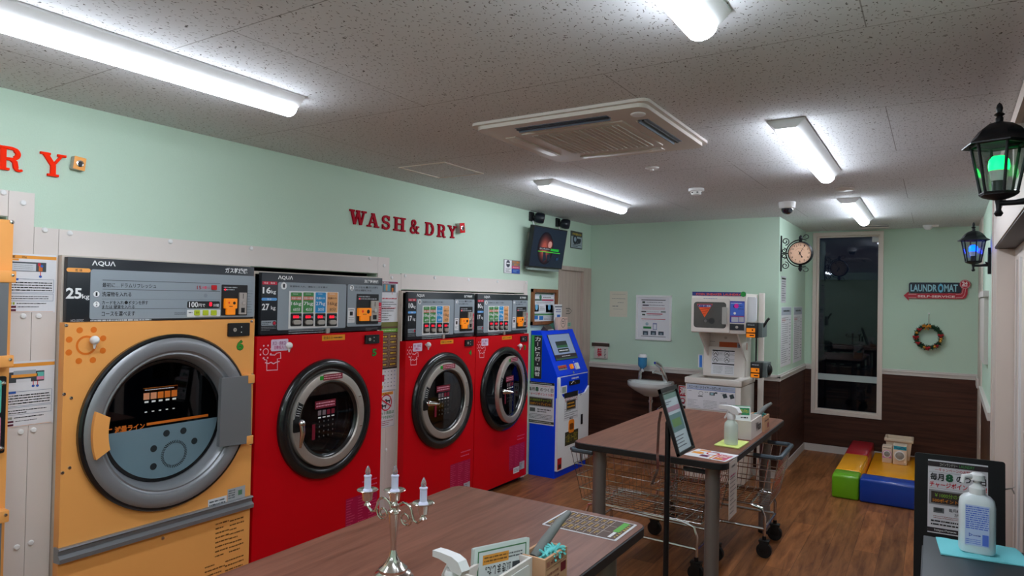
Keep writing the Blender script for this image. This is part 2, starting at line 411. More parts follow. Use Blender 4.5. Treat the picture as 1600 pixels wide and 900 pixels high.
# wainscot, chair rails, baseboards
def skirt(name_w, name_r, name_b, boxes):
    w = MB(); r = MB(); b = MB()
    for (ax, a0, a1, c, sgn, skip) in boxes:
        segs = [(a0, a1)] if not skip else [(a0, skip[0]), (skip[1], a1)]
        for s0, s1 in segs:
            for mb_, z0, z1, t, m in ((w, 0, RAIL, .008, M_WAINS), (b, 0, .085, .016, M_RAIL)):
                if mb_ is b: continue
                A, B = ((s0, c), (s1, c + sgn * t)) if ax == 'x' else ((c, s0), (c + sgn * t, s1))
                mb_.box((*A, z0), (*B, z1), m)
            for z0, z1, t in ((RAIL, RAIL + .035, .022), (RAIL + .035, RAIL + .048, .030), (RAIL + .048, RAIL + .062, .016)):
                A, B = ((s0, c), (s1, c + sgn * t)) if ax == 'x' else ((c, s0), (c + sgn * t, s1))
                r.box((*A, z0), (*B, z1), M_RAIL)
        A, B = ((a0, c), (a1, c + sgn * .016)) if ax == 'x' else ((c, a0), (c + sgn * .016, a1))
        b.box((*A, 0), (*B, .085), M_RAIL)
        if skip:
            A, B = ((skip[0], c), (skip[1], c + sgn * .008)) if ax == 'x' else ((c, skip[0]), (c + sgn * .008, skip[1]))
            w.box((*A, 0), (*B, wv0), M_WAINS)
    for n_, m_ in ((name_w, w), (name_r, r), (name_b, b)): struct(m_, n_)
skirt('trim_1', 'trim_2', 'baseboard_far', [('x', XL, XA + .03, YF, -1, None)])
skirt('trim_3', 'trim_4', 'baseboard_alcove', [('y', YF - .03, YB, XA, 1, None)])
skirt('trim_5', 'trim_6', 'baseboard_back', [('x', XA, xr(YB), YB, -1, (wu0, wu1))])
mb = MB(); wallbox(mb, 6.0, 7.95, 0, .008, 0, RAIL - .03, M_WAINS); struct(mb, 'trim_7')
mb = MB(); wallbox(mb, 6.0, 7.95, 0, .03, RAIL - .03, RAIL + .03, M_RAIL); struct(mb, 'trim_8')
mb = MB(); wallbox(mb, 7.95, YB, 0, .012, 0, CEIL, M_ALU); wallbox(mb, 8.5, YB - .005, 0, .03, RAIL - .05, RAIL + .05, M_RAIL); struct(mb, 'trim_9')
mb = MB(); wallbox(mb, DY1, 6.0, 0, .012, 0, CEIL - .01, M_ALU); wallbox(mb, 5.25, 5.5, .012, .018, 0, CEIL - .01, M_ALU); wallbox(mb, 5.8, 5.86, .012, .017, 0, CEIL - .01, M_ALU); struct(mb, 'trim_10')
mb = MB(); wallbox(mb, DY0, DY1, 0, .035, DZ, DZ + .11, M_ALU); wallbox(mb, DY0, DY1, .03, -.12, DZ - .008, DZ, M_BROWNSOFFIT); struct(mb, 'trim_11')
# sliding glass door in the right wall
mb = MB(); wallbox(mb, DY1 - .02, DY1, .02, -.12, 0, DZ - .01, M_ALU); wallbox(mb, DY0, DY1, -.07, -.12, DZ - .09, DZ - .01, M_ALU); wallbox(mb, DY0, DY1, -.07, -.12, 0, .1, M_ALU)
for yy in (3.7, DY0): wallbox(mb, yy, yy + .09, -.07, -.12, .1, DZ - .09, M_ALU)
wallbox(mb, 4.45, DY1 - .03, -.07, -.12, .1, DZ - .09, M_ALU); wallbox(mb, 4.62, 4.66, -.06, -.07, .1, DZ - .09, M_WHITE); wallbox(mb, 4.9, 4.94, -.062, -.07, .1, DZ - .09, M_RAIL)  # pale strips are painted highlights; the wide stile stands in for bright pane reflections
d2 = mb.build('door_2'); d2['kind'] = 'structure'
mb = MB(); wallbox(mb, DY0 + .09, 3.7, -.09, -.096, .1, DZ - .09, M_WINGLASS); wallbox(mb, 3.79, 4.45, -.09, -.096, .1, DZ - .09, M_WINGLASS); mb.build('door_pane', d2)
# glazed transom over the sliding door
mb = MB()
for a, b, z0_, z1_ in ((DY0, DY1, DZ + .112, DZ + .17), (DY0, DY1, CEIL - .07, CEIL - .005), (DY1 - .10, DY1, DZ + .17, CEIL - .07), (3.66, 3.74, DZ + .17, CEIL - .07), (DY0, DY0 + .08, DZ + .17, CEIL - .07)): wallbox(mb, a, b, 0, .03, z0_, z1_, M_ALU)
w2 = struct(mb, 'window_2')
mb = MB(); wallbox(mb, DY0 + .08, DY1 - .10, .001, .006, DZ + .17, CEIL - .07, mat('night_transom_glass', (24, 28, 32), .06, coat=.4)); mb.build('window_pane', w2)
# tall window in the back wall
mb = MB(); F = .04
for (a, b, c, d) in ((wu0, wv0, wu0 + F, wv1), (wu1 - F, wv0, wu1, wv1), (wu0, wv0, wu1, wv0 + F), (wu0, wv1 - F, wu1, wv1)):
    mb.box((a, YB - .022, b), (c, YB + .1, d), M_ALU)
for (a, b, c, d) in ((wu0 + F, wv0 + F, wu0 + F + .025, wv1 - F), (wu1 - F - .015, wv0 + F, wu1 - F, wv1 - F), (wu0 + F, wv0 + F, wu1 - F, wv0 + F + .02), (wu0 + F, wv1 - F - .02, wu1 - F, wv1 - F)):
    mb.box((a, YB + .03, b), (c, YB + .09, d), M_ALU)
win = struct(mb, 'window_1')
_, tv1 = fp.uv(1300, 585); _, tv0 = fp.uv(1300, 594.5)
mb = MB(); mb.box((wu0 + F, YB + .035, tv0), (wu1 - F, YB + .075, tv1), mat('pale_transom', (178, 190, 190), .4, metal=.2)); mb.build('window_transom', win)
mb = MB(); mb.box((wu0 + F + .02, YB + .055, wv0 + F), (wu1 - F, YB + .061, wv1 - F), M_WINGLASS); mb.build('window_pane', win)
mb = MB(); mb.rect(FW(YB + .054), (1363, 367, 1376, 378), M_PAPER, .0); mb.build('window_sticker', win)
# night outside: dark ground, a low wall, a far lit sign
mb = MB(); mb.box((-8, YB + .3, -.1), (8, 30, -.02), mat('asphalt_night', (40, 40, 42), .9)); struct(mb, 'ground_outside')
mb = MB(); mb.box((-6, 14, 0), (6, 14.2, 1.0), mat('concrete_night', (90, 90, 90), .9)); mb.box((-6, 15.5, 0), (6, 15.7, 2.3), mat('far_facade', (60, 62, 66), .9)); struct(mb, 'wall_outside')
# filler boards around the machines, with white screw caps
def board(nm, y0, y1, z0, z1, caps):
    mb = MB(); mb.box((XL, y0 + .001, z0), (XL + .012, y1 - .001, z1), M_BOARD); o = struct(mb, nm)
    for (px, py) in caps:
        u, v = LW(XL + .012).uv(px, py); c = MB(); c.lathe([(.0125, 0), (.0125, .003), (.009, .007), (0, .008)], (XL + .012, u, v), X3, M_WHITE, 14); c.build('screw_cap', o)
board('trim_12', .4, 1.288, 2.115, 2.23, [(5, 301)])
board('trim_13', 1.288, 1.39, 0, 2.23, [(36, 317), (36, 494), (32, 675), (26, 855)])
board('trim_14', 1.39, 1.492, 0, 2.078, [(70, 359.5), (60, 494), (52, 672), (48, 848)])
board('trim_15', 1.492, 3.616, 1.957, 2.078, [(109, 364.5), (266, 377.5), (392, 388), (577.5, 403.5)])
board('trim_16', 3.616, 3.737, 0, 2.078, [(600, 415), (597, 600), (592, 707)])
board('trim_17', 3.737, 3.872, 0, 1.96, [(612, 434), (607, 600), (603, 703)])
board('trim_18', 3.872, 5.692, 1.845, 1.967, [(633, 431), (679, 434), (732, 437.5), (777, 440)])
board('trim_19', 5.692, 5.76, 0, 1.967, [(822, 442)])
# plain door at the far end of the left wall
mb = MB(); pl = LW(XL)
mb.box((XL - .06, 6.47, 0), (XL - .02, 7.03, 2.12), M_DOOR); d1 = struct(mb, 'door_1')
mb = MB()
for a, b, c, d in ((6.43, 0, 6.475, 2.16), (7.025, 0, 7.225, 2.16), (6.43, 2.115, 7.225, 2.16)): mb.box((XL - .09, a, b), (XL + .015, c, d), M_DOOR)
mb.build('door_frame', d1)
mb = MB(); dp = LW(XL - .02); mb.stroke(dp, [(884, 482), (890, 482), (893, 486), (890, 490), (884, 490)], .008, ink((40, 50, 45)), .001); mb.text(dp, 'WC', (885, 484, 890, 488), ink((40, 50, 45)), .001)
mb.rect(dp, (884, 504, 892, 510), ink((150, 190, 170)), .001); mb.lines(dp, (885, 505, 891, 509), 2, ink((60, 100, 80)), .0015, 3); mb.build('door_sign', d1)

# ------------------------------------------------------------------ ceiling fittings
def lamp(x, y0, y1, label):
    t = thing('ceiling_lamp', label, 'ceiling light', (x, (y0 + y1) / 2, CEIL), 'long strip lamps on the ceiling')
    mb = MB(); mb.prism([(x - .085, y0, CEIL), (x + .085, y0, CEIL), (x + .085, y0, CEIL - .008), (x + .045, y0, CEIL - .045), (x - .045, y0, CEIL - .045), (x - .085, y0, CEIL - .008)], (0, y1 - y0, 0), M_WHITE); mb.build('lamp_housing', t)
    P = [(x - .045, y0 + .01, CEIL - .040)]
    for k in range(9): a = math.pi * k / 8; P.append((x - .047 * math.cos(a), y0 + .01, CEIL - .046 - .036 * math.sin(a)))
    P.append((x + .045, y0 + .01, CEIL - .040))
    mb = MB(); mb.prism(P, (0, y1 - y0 - .02, 0), M_LENS, True); mb.build('lamp_diffuser', t)
lamp(-2.47, .55, 2.0, 'lit white strip lamp nearest the camera, above the orange dryer')
lamp(-2.47, 4.3, 5.8, 'lit white strip lamp near the wall television and far wall')
lamp(-.61, .6, 2.03, 'lit strip lamp cut by the top edge, right of the air conditioner')
lamp(-.61, 3.38, 4.85, 'lit strip lamp right of the air conditioner, before the alcove')
lamp(-.61, 6.15, 7.65, 'farthest lit strip lamp, in front of the tall window')
lamp(-2.47, -2.6, -1.15, 'unseen lit strip lamp over the machine row, added to light the room')  # unseen lamp behind the view, added for the light it gives
lamp(-.61, -2.3, -.85, 'unseen lit strip lamp on the entrance side, added to light the room')  # second added lamp, also out of view, for the room's light

t = thing('air_conditioner', 'square white cassette air conditioner set in the ceiling', 'air conditioner', (-1.535, 3.205, CEIL))
ac0, ac1, bc0, bc1 = -2.01, -1.06, 2.73, 3.68; cx, cyy = (ac0 + ac1) / 2, (bc0 + bc1) / 2
M_ACW = mat('warm_white_abs', (214, 206, 198), .45, var=.02); M_VANE = mat('blue_grey_vane', (96, 108, 124), .35, var=.03)
def rr2(x0, y0, x1, y1, r, n=6):
    P = []
    for qx, qy, a0 in ((x1 - r, y1 - r, 0), (x0 + r, y1 - r, 90), (x0 + r, y0 + r, 180), (x1 - r, y0 + r, 270)):
        for k in range(n + 1): a = math.radians(a0 + 90 * k / n); P.append((qx + r * math.cos(a), qy + r * math.sin(a)))
    return P
mb = MB(); mb.prism([(p[0], p[1], CEIL) for p in rr2(ac0, bc0, ac1, bc1, .04)], (0, 0, -.014), M_ACW); mb.prism([(p[0], p[1], CEIL - .014) for p in rr2(ac0 + .02, bc0 + .02, ac1 - .02, bc1 - .02, .05)], (0, 0, -.018), M_ACW, False); mb.build('fascia_panel', t)
zb = CEIL - .032
mb = MB(); mb.box((cx - .28, cyy - .28, zb), (cx + .28, cyy + .28, zb - .006), M_ACW); mb.box((cx - .24, cyy - .24, zb - .006), (cx + .24, cyy + .24, zb - .008), mat('filter_mesh', (200, 196, 188), .7, bump=.5, bscale=300))
for k in range(17): q = cx - .235 + k * .0294; mb.box((q, cyy - .24, zb - .008), (q + .004, cyy + .24, zb - .011), mat('filter_mesh_bar', (206, 202, 194), .6))
mb.build('intake_grille', t)
for k in range(4):
    mb = MB(); mb.M = Matrix.Translation((cx, cyy, 0)) @ Matrix.Rotation(k * math.pi / 2, 4, 'Z')
    if k in (0, 1):
        mb.box((-.25, -.395, zb), (.25, -.345, zb - .002), M_VANE); mb.box((-.25, -.378, zb - .002), (.25, -.366, zb - .008), M_BLACK); mb.prism([(-.25, -.36, zb - .002), (-.25, -.352, zb - .014), (-.25, -.348, zb - .014), (-.25, -.352, zb - .002)], (.5, 0, 0), M_VANE)
    else: mb.box((-.25, -.40, zb), (.25, -.335, zb - .005), M_ACW, .002)
    mb.box((-.25, -.344, zb), (.25, -.34, zb - .008), M_ACW); mb.build('louver', t)
mb = MB(); q = atz(997, 178, zb); mb.lathe([(.034, 0), (.034, .004), (.03, .007), (0, .007)], q, -Z3, M_WHITE, 20); mb.build('sensor_cap', t)
mb = MB(); pts = [atz(*p, CEIL) for p in ((613, 262), (680, 252), (760, 270), (700, 277))]
x0, x1, y0, y1 = -3.12, -2.72, 3.43, 3.88
for a, b, c, d in ((x0, y0, x1, y0 + .012), (x0, y1 - .012, x1, y1), (x0, y0, x0 + .012, y1), (x1 - .012, y0, x1, y1)): mb.box((a, b, CEIL), (c, d, CEIL - .006), M_ALU)
mb.box((x0 + .012, y0 + .012, CEIL), (x1 - .012, y1 - .012, CEIL - .002), M_CEIL)
tag(mb.build('access_hatch', None, ((x0 + x1) / 2, (y0 + y1) / 2, CEIL)), 'square ceiling access hatch with thin metal frame', 'hatch')
q = atz(1088, 295, CEIL); t = thing('smoke_detector', 'round white smoke detector on the ceiling left of the dome camera', 'smoke detector', q)
mb = MB(); mb.lathe([(.06, 0), (.06, .018), (.055, .022)], q, -Z3, M_WHITE, 28); mb.build('detector_base', t)
mb = MB(); mb.lathe([(.042, .022), (.042, .03), (.036, .048), (.024, .052), (0, .052)], q, -Z3, M_WHITE, 24)
for k in range(6): a = k * math.pi / 3; mb.box((q.x + .04 * math.cos(a) - .005, q.y + .04 * math.sin(a) - .005, q.z - .036), (q.x + .04 * math.cos(a) + .005, q.y + .04 * math.sin(a) + .005, q.z - .03), M_BLACK)
mb.build('detector_head', t)
q = atz(1230, 316, CEIL); t = thing('dome_camera', 'white ceiling security camera with dark dome', 'camera', q)
mb = MB(); mb.lathe([(.07, 0), (.07, .01), (.066, .05), (.06, .056)], q, -Z3, M_WHITE, 28); mb.build('camera_housing', t)
mb = MB(); mb.lathe([(.05, .054), (.048, .075), (.036, .095), (.018, .106), (0, .108)], q, -Z3, mat('smoked_dome', (20, 20, 40), .1, coat=1), 24); mb.build('camera_dome', t)
q = atz(1019, 262, CEIL); mb = MB(); mb.lathe([(.045, 0), (.045, .004), (.035, .01), (.012, .012), (.012, .02), (0, .02)], q, -Z3, M_WHITE, 24); tag(mb.build('sprinkler_cover', None, q), 'small flat ceiling disc just beyond the air conditioner', 'ceiling cover')
q = atz(1320, 295, CEIL); mb = MB(); mb.lathe([(.07, 0), (.07, .005), (.06, .012), (0, .014)], q, -Z3, M_ACW, 28); tag(mb.build('speaker_cover', None, q), 'flat round ceiling disc between the two strip lamps before the window', 'ceiling cover')
q = atz(1450, 352, CEIL); mb = MB(); mb.lathe([(.05, 0), (.05, .012), (.035, .04), (.02, .05), (0, .052)], q, -Z3, M_WHITE, 20); mb.box((q.x + .02, q.y - .03, CEIL), (q.x + .1, q.y + .03, CEIL - .02), M_ACW); tag(mb.build('motion_sensor', None, q), 'small white dome sensor on the ceiling above the neon style sign', 'sensor')
a = atz(1345, 353, CEIL); b = atz(1391, 355, CEIL); mb = MB(); mb.box((a.x, a.y - .03, CEIL), (b.x, a.y + .03, CEIL - .03), M_ACW, .006); mb.box((a.x, a.y - .036, CEIL - .012), (b.x, a.y - .03, CEIL - .02), M_BLACK); tag(mb.build('ceiling_vent', None, ((a.x + b.x) / 2, a.y, CEIL)), 'narrow white slot vent on the ceiling above the window', 'vent')
# ------------------------------------------------------------------ machines along the left wall
BX, PX = -3.385, -3.40          # fronts of the painted doors and of the control plates
def I(*c): return ink(c)
K_W, K_K, K_G = I(238, 240, 240), I(30, 32, 34), I(90, 96, 100)
def front_panel(mb, y0, y1, z0, z1, cy, cz, r, x, m, depth=.05, n=56):
    """sheet front with a round opening and returned edges"""
    ang = sorted([2 * math.pi * i / n for i in range(n)] + [math.atan2(z - cz, y - cy) % (2 * math.pi) for y in (y0, y1) for z in (z0, z1)])
    I_, O_ = [], []
    for a in ang:
        c, s_ = math.cos(a), math.sin(a); k = min(((y1 - cy) / c if c > 1e-9 else (y0 - cy) / c if c < -1e-9 else 9e9), ((z1 - cz) / s_ if s_ > 1e-9 else (z0 - cz) / s_ if s_ < -1e-9 else 9e9))
        I_.append((x, cy + r * c, cz + r * s_)); O_.append((x, cy + k * c, cz + k * s_))
    N = len(ang); B_ = [(p[0] - depth, p[1], p[2]) for p in O_]; J_ = [(p[0] - .03, p[1], p[2]) for p in I_]
    fs = []
    for i in range(N):
        j = (i + 1) % N; fs += [(i, j, N + j, N + i), (N + i, N + j, 2 * N + j, 2 * N + i), (i, 3 * N + i, 3 * N + j, j)]
    mb.add(I_ + O_ + B_ + J_, fs, m)
def shell(t, y0, y1, zp0, zp1, m=None):
    mb = MB(); m = m or M_BEIGE
    for a, b in ((y0, y0 + .012), (y1 - .012, y1)): mb.box((-4.3, a, .03), (PX - .035, b, zp1), m)
    mb.box((-4.3, y0, zp1 - .012), (PX - .035, y1, zp1 + .004), m); mb.box((-4.3, y0, .03), (-4.28, y1, zp1), m); mb.box((-4.3, y0, .03), (BX - .06, y1, .045), m)
    mb.box((-4.3, y0 + .03, 0), (BX - .08, y1 - .03, .03), M_BLACK)
    mb.build('cabinet', t)
def knob(t, px, py, w=0.0):
    u, v = LW(BX).uv(px, py); c = Vector((BX, u, v)); mb = MB()
    mb.cyl(c, c + X3 * .02, .007, M_WHITE, 10); mb.ball(c + X3 * .03, .021, M_WHITE, 16, 10); mb.cyl(c + X3 * .03 - Z3 * .016, c + X3 * .028 - Z3 * .04, .009, M_WHITE, 8, .004); mb.build('hanging_knob', t)
def lockplate(t, pl, b, Z=None):
    mb = MB(); mb.Z = Z; u0, v0, u1, v1 = mb._b(pl, b); mb.rect(pl, (u0, v0, u1, v1), M_BLACK, 0, .012, .006, raw=True)
    mb.disc(pl, (u0 + .28 * (u1 - u0), v0 + .5 * (v1 - v0)), .011, M_STEEL, .0125, 14, raw=True, th=.004); mb.disc(pl, (u0 + .28 * (u1 - u0), v0 + .5 * (v1 - v0)), .003, M_BLACK, .017, 8, raw=True)
    for k in (.3, .7): mb.disc(pl, (u0 + .6 * (u1 - u0), v0 + k * (v1 - v0)), .0035, K_W, .0125, 8, raw=True)
    mb.build('lock_plate', t)

# --- 25 kg gas dryer, orange
t = thing('gas_dryer', 'large orange gas dryer with wide grey ring door, numbered 6', 'dryer', (BX - .4, 2.0, 0))
CY, CZ = 2.01, 1.115
mb = MB(); front_panel(mb, 1.492, 2.508, .60, 1.642, CY, CZ, .43, BX, M_ORANGE)
for p in ((103.5, 508.5), (393, 502), (100, 616), (97.5, 739), (111, 622), (108.5, 731)):
    u, v = LW(BX).uv(*p); mb.lathe([(.009, 0), (.007, .004), (0, .005)], (BX, u, v), X3, M_CHROME, 10)
mb.build('front_panel', t)
mb = MB(); mb.box((BX - .05, 1.492, .04), (BX, 2.508, .54), M_ORANGE); u, v = LW(BX).uv(254, 841); mb.lathe([(.01, 0), (.008, .005), (0, .006)], (BX, u, v), X3, M_CHROME, 10); mb.build('lower_panel', t)
mb = MB(); mb.prism([(BX - .03, 1.485, .535), (BX + .03, 1.485, .54), (BX + .032, 1.485, .56), (BX + .012, 1.485, .575), (BX + .012, 1.485, .592), (BX + .026, 1.485, .6), (BX + .02, 1.485, .606), (BX - .03, 1.485, .606)], (0, 1.026, 0), mat('grey_drip_rail', (142, 144, 148), .35, metal=.5)); mb.build('pull_rail', t)
shell(t, 1.494, 2.506, 1.642, 1.95)
pp = LW(PX); mb = MB(); mb.box((PX - .035, 1.503, 1.644), (PX, 2.508, 1.948), M_PANEL, .003)
mb.Z = (0, 380, .25)
mb.rect(pp, (567, 162, 1588, 460), M_PGREY, .0006, r=.012); mb.text(pp, 'ΛQUΛ', (575, 108, 722, 150), K_W, .001, .022)
mb.rect(pp, (415, 152, 566, 184), M_ORANGE, .001, r=.012); mb.text(pp, '乾 燥', (470, 160, 513, 178), K_K, .0015)
mb.text(pp, '25', (412, 278, 510, 348), K_W, .001, .03); mb.text(pp, 'kg', (513, 318, 558, 356), K_W, .001, .01); mb.text(pp, 'ガス乾燥機', (1408, 152, 1546, 192), K_W, .001, .02)
for b in ((640, 228, 1375, 252), (640, 289, 1375, 297.5), (635, 349, 1375, 351), (635, 409, 1165, 407)): mb.rect(pp, (b[0], b[1], b[2], b[3] + 2.5), K_G, .0012)
mb.text(pp, '最初に…ドラムリフレッシュ', (640, 246, 975, 283), K_K, .0012, .012); mb.text(pp, '洗濯物を入れる', (637, 303, 820, 335), K_K, .0012, .015)
mb.text(pp, 'カードを入れ', (637, 359, 773, 384), K_K, .0012, .01); mb.disc(pp, (788, 371), .0085, K_K, .0012); mb.text(pp, 'ボタンを押す', (802, 359, 924, 385), K_K, .0012, .01)
mb.text(pp, 'または 硬貨を入れる', (637, 386, 840, 409), K_K, .0012, .01); mb.text(pp, 'コースを選べます', (635, 426, 843, 455), K_K, .0012, .01)
for cxy, n_ in (((602, 318), '1'), ((602, 382), '2')):
    mb.disc(pp, cxy, .0155, K_W, .0012); mb.disc(pp, cxy, .0155, K_K, .0014, inner=.0145); mb.text(pp, n_, (cxy[0] - 5, cxy[1] - 12, cxy[0] + 6, cxy[1] + 12), K_K, .0016, .01)
mb.text(pp, '15', (1230, 266, 1257, 289), I(150, 40, 50), .0012, .02); mb.text(pp, '分間', (1262, 268, 1290, 288), I(230, 60, 100), .0012, .02); mb.lines(pp, (1292, 272, 1314, 284), 2, I(200, 60, 90), .0012, 4)
mb.lines(pp, (1090, 430, 1160, 448), 3, K_G, .0012, 5); mb.lines(pp, (565, 474, 945, 487), 1, I(190, 196, 200), .001, 6); mb.text(pp, 'HCD-3257GC', (442, 477, 522, 490), I(190, 196, 200), .001)
mb.disc(pp, (1284, 327), .011, I(136, 146, 154), .001)
mb.lines(pp, (1545, 290, 1575, 440), 9, K_G, .0012, 7, .4, hgt=.16)
mb.build('control_panel', t)
cpn = bpy.data.objects['control_panel']
mb = MB(); mb.Z = (0, 380, .25); mb.rect(pp, (1170, 362, 1370, 405), K_K, .001, .004, .008); mb.text(pp, '100', (1178, 366, 1234, 401), K_W, .0055, .02); mb.text(pp, '円で', (1238, 378, 1278, 399), K_W, .0055, .02); mb.text(pp, '8', (1304, 368, 1322, 394), M_LEDRED, .0055, .03); mb.text(pp, '分間', (1330, 379, 1364, 397), K_W, .0055, .01); mb.build('price_display', cpn)
mb = MB(); mb.Z = (0, 380, .25); mb.rect(pp, (1168, 416, 1373, 457), M_WHITE, .001, .003, .004); mb.lines(pp, (1176, 428, 1200, 440), 1, K_G, .0045, 3)
for x in (1227, 1280, 1331): mb.rect(pp, (x - 16, 418, x + 16, 450), I(190, 205, 40), .004, .006, .004); mb.text(pp, '選択', (x - 9, 427, x + 9, 440), K_K, .0105)
mb.build('course_button', cpn)
mb = MB(); mb.Z = (0, 380, .25); mb.rect(pp, (1320, 262, 1350, 292), I(200, 16, 30), .001, .008, .004); mb.build('refresh_button', cpn)
def coin_unit(t, pl, b, card, slot, Zz, marks=True):
    mb = MB(); mb.Z = Zz; mb.rect(pl, b, M_BLACK, .001, .004, .004); u0, v0, u1, v1 = mb._b(pl, b)
    mb.lines(pl, (u0 + .06 * (u1 - u0), v0 + .80 * (v1 - v0), u0 + .9 * (u1 - u0), v0 + .95 * (v1 - v0)), 2, I(170, 176, 180), .006, 9, .3, raw=True)
    mb.disc(pl, (u0 + .12 * (u1 - u0), v0 + .84 * (v1 - v0)), .006, M_LEDRED, .006, 10, raw=True)
    o = mb.build('payment_unit', t)
    mb = MB(); mb.Z = Zz
    c0, d0, c1, d1 = mb._b(pl, card); hh = d1 - d0
    mb.rect(pl, (c0, d0 + .38 * hh, c1, d1), M_CARDORANGE, .005, .018, .004, raw=True); mb.rect(pl, (c0 + .18 * (c1 - c0), d0, c1 - .12 * (c1 - c0), d0 + .4 * hh), M_CARDORANGE, .005, .014, .003, raw=True)
    mb.rect(pl, (c0 + .3 * (c1 - c0), d0 + .5 * hh, c0 + .62 * (c1 - c0), d0 + .54 * hh), M_BLACK, .0235, raw=True); mb.disc(pl, (c0 + .74 * (c1 - c0), d0 + .72 * hh), .12 * (c1 - c0), M_BLACK, .0235, 12, raw=True); mb.disc(pl, (c0 + .3 * (c1 - c0), d0 + .74 * hh), .08 * (c1 - c0), I(240, 60, 20), .0235, 10, raw=True)
    mb.build('card_reader', o)
    mb = MB(); mb.Z = Zz; c0, d0, c1, d1 = mb._b(pl, slot); mb.rect(pl, (c0, d0, c1, d1), M_STEEL, .005, .01, .004, raw=True)
    mb.rect(pl, (c0 + .25 * (c1 - c0), d0 + .08 * (d1 - d0), c1 - .25 * (c1 - c0), d0 + .3 * (d1 - d0)), M_BLACK, .0155, raw=True); mb.rect(pl, (c0 + .46 * (c1 - c0), d0 + .72 * (d1 - d0), c0 + .54 * (c1 - c0), d0 + .95 * (d1 - d0)), M_BLACK, .0155, raw=True)
    mb.disc(pl, ((c0 + c1) / 2, d0 + .52 * (d1 - d0)), .2 * (c1 - c0), M_CHROME, .015, 12, raw=True, th=.01); mb.build('coin_slot', o)
coin_unit(t, pp, (1385, 258, 1540, 450), (1395, 345, 1466, 446), (1488, 308, 1530, 444), (0, 380, .25))
mb = MB(); dpn = LW(BX); mb.disc(dpn, (134.7, 539.5), .046, I(236, 120, 24), .001, 28, inner=.036)
u, v = dpn.uv(134.7, 539.5)
for k in range(8): a = math.radians(22.5 + 45 * k); mb.disc(dpn, (u + .081 * math.cos(a), v + .078 * math.sin(a)), .0145, I(236, 120, 24), .001, 14, raw=True)
mb.build('sun_mark', t)
knob(t, 143, 531); lockplate(t, dpn, (355.5, 505, 388, 524.5))
mb = MB(); mb.text(dpn, '6', (369.5, 531, 380.5, 547.5), I(24, 60, 24), .001, .07); mb.text(dpn, '6', (370, 532, 380, 546.5), I(50, 150, 40), .0016, .03); mb.build('number_sticker', t)
mb = MB(); mb.rect(dpn, (325, 781.5, 354, 785), M_PAPER, .001); mb.lines(dpn, (327, 783, 352, 786), 2, K_G, .0016, 11); mb.build('rating_label', t)
mb = MB(); mb.rect(dpn, (355.5, 765, 382.5, 777), I(176, 178, 180), .001); mb.lines(dpn, (357, 766, 367, 778), 4, K_G, .0016, 12); mb.rect(dpn, (372, 766, 378, 772), I(90, 130, 100), .0016); mb.build('inspection_sticker', t)
mb = MB(); mb.lines(dpn, (337, 816, 357, 866), 8, I(120, 76, 30), .001, 13, .6, hgt=.34); mb.lines(dpn, (359, 811, 380, 858), 8, I(120, 76, 30), .001, 14, .6, hgt=.34); mb.build('caution_print', t); mb = MB(); mb.lines(dpn, (320, 884, 352, 900), 4, I(120, 76, 30), .001, 15, .6, hgt=.34); mb.lines(dpn, (352, 874, 380, 892), 4, I(120, 76, 30), .001, 16, .6, hgt=.34); mb.build('caution_print', t)
c0 = Vector((BX, CY, CZ))
mb = MB(); mb.lathe([(.43, -.02), (.457, 0), (.457, .02), (.448, .03), (.438, .03), (.43, .0)], c0, X3, M_DARKGLOSS, 72, cap=False); mb.build('door_seal', t)
mb = MB(); mb.lathe([(.441, .012), (.438, .030), (.430, .037), (.415, .041), (.385, .040), (.372, .036), (.366, .024), (.360, .021), (.352, .023), (.347, .016), (.340, .008), (.334, -.01), (.326, -.04), (.322, -.05)], c0, X3, M_SILVER, 72, cap=False)
mb.lathe([(.322, -.05), (.318, -.044), (.304, -.046), (.302, -.054)], c0, X3, M_DARKGLOSS, 72, cap=False)
door = mb.build('door', t)
gx = BX - .052; gp = LW(gx)
mb = MB(); mb.disc(gp, (CY, CZ), .306, M_GLASSDARK, 0, 56, raw=True, th=.004); g2 = LW(gx + .005); _, zl = g2.uv(163, 679); R_ = .303; a0 = math.asin((zl - CZ) / R_)
seg = [(CY + R_ * math.cos(math.pi - a0 + (math.pi + 2 * a0) * k / 40), CZ + R_ * math.sin(math.pi - a0 + (math.pi + 2 * a0) * k / 40)) for k in range(41)]
mb.add([g2.p3(*p, .0) for p in seg], [tuple(range(len(seg)))], mat('blue_grey_glass_print', (112, 138, 150), .5, var=.02))
OR = I(214, 112, 28)
mb.rect(g2, (229, 661, 325, 650.5), OR, .001); mb.rect(g2, (166, 671, 175, 671.5), OR, .001); mb.text(g2, '減量ライン', (179, 667, 226, 670), OR, .001, .03)
DK = I(34, 42, 46)
for c in ((260, 677), (286.5, 673), (303.5, 689), (240, 701), (239.5, 729)): mb.disc(g2, c, .018, DK, .001, 18)
u, v = g2.uv(272, 709)
for k in range(44): a = math.radians(360 / 44 * k); mb.stroke(g2, [(u + .058 * math.cos(a - .05), v + .058 * math.sin(a - .05)), (u + .073 * math.cos(a + .05), v + .073 * math.sin(a + .05))], .0045, DK, .001, raw=True)
mb.rect(g2, (223.5, 607, 277.5, 604.5 + 2.5), OR, .001); u0, v1 = g2.uv(223.5, 607.5); u1, _ = g2.uv(277.5, 605)
mb.rect(g2, (u0, v1 - .018, u1, v1), OR, .001, raw=True); w5 = (u1 - u0) / 5
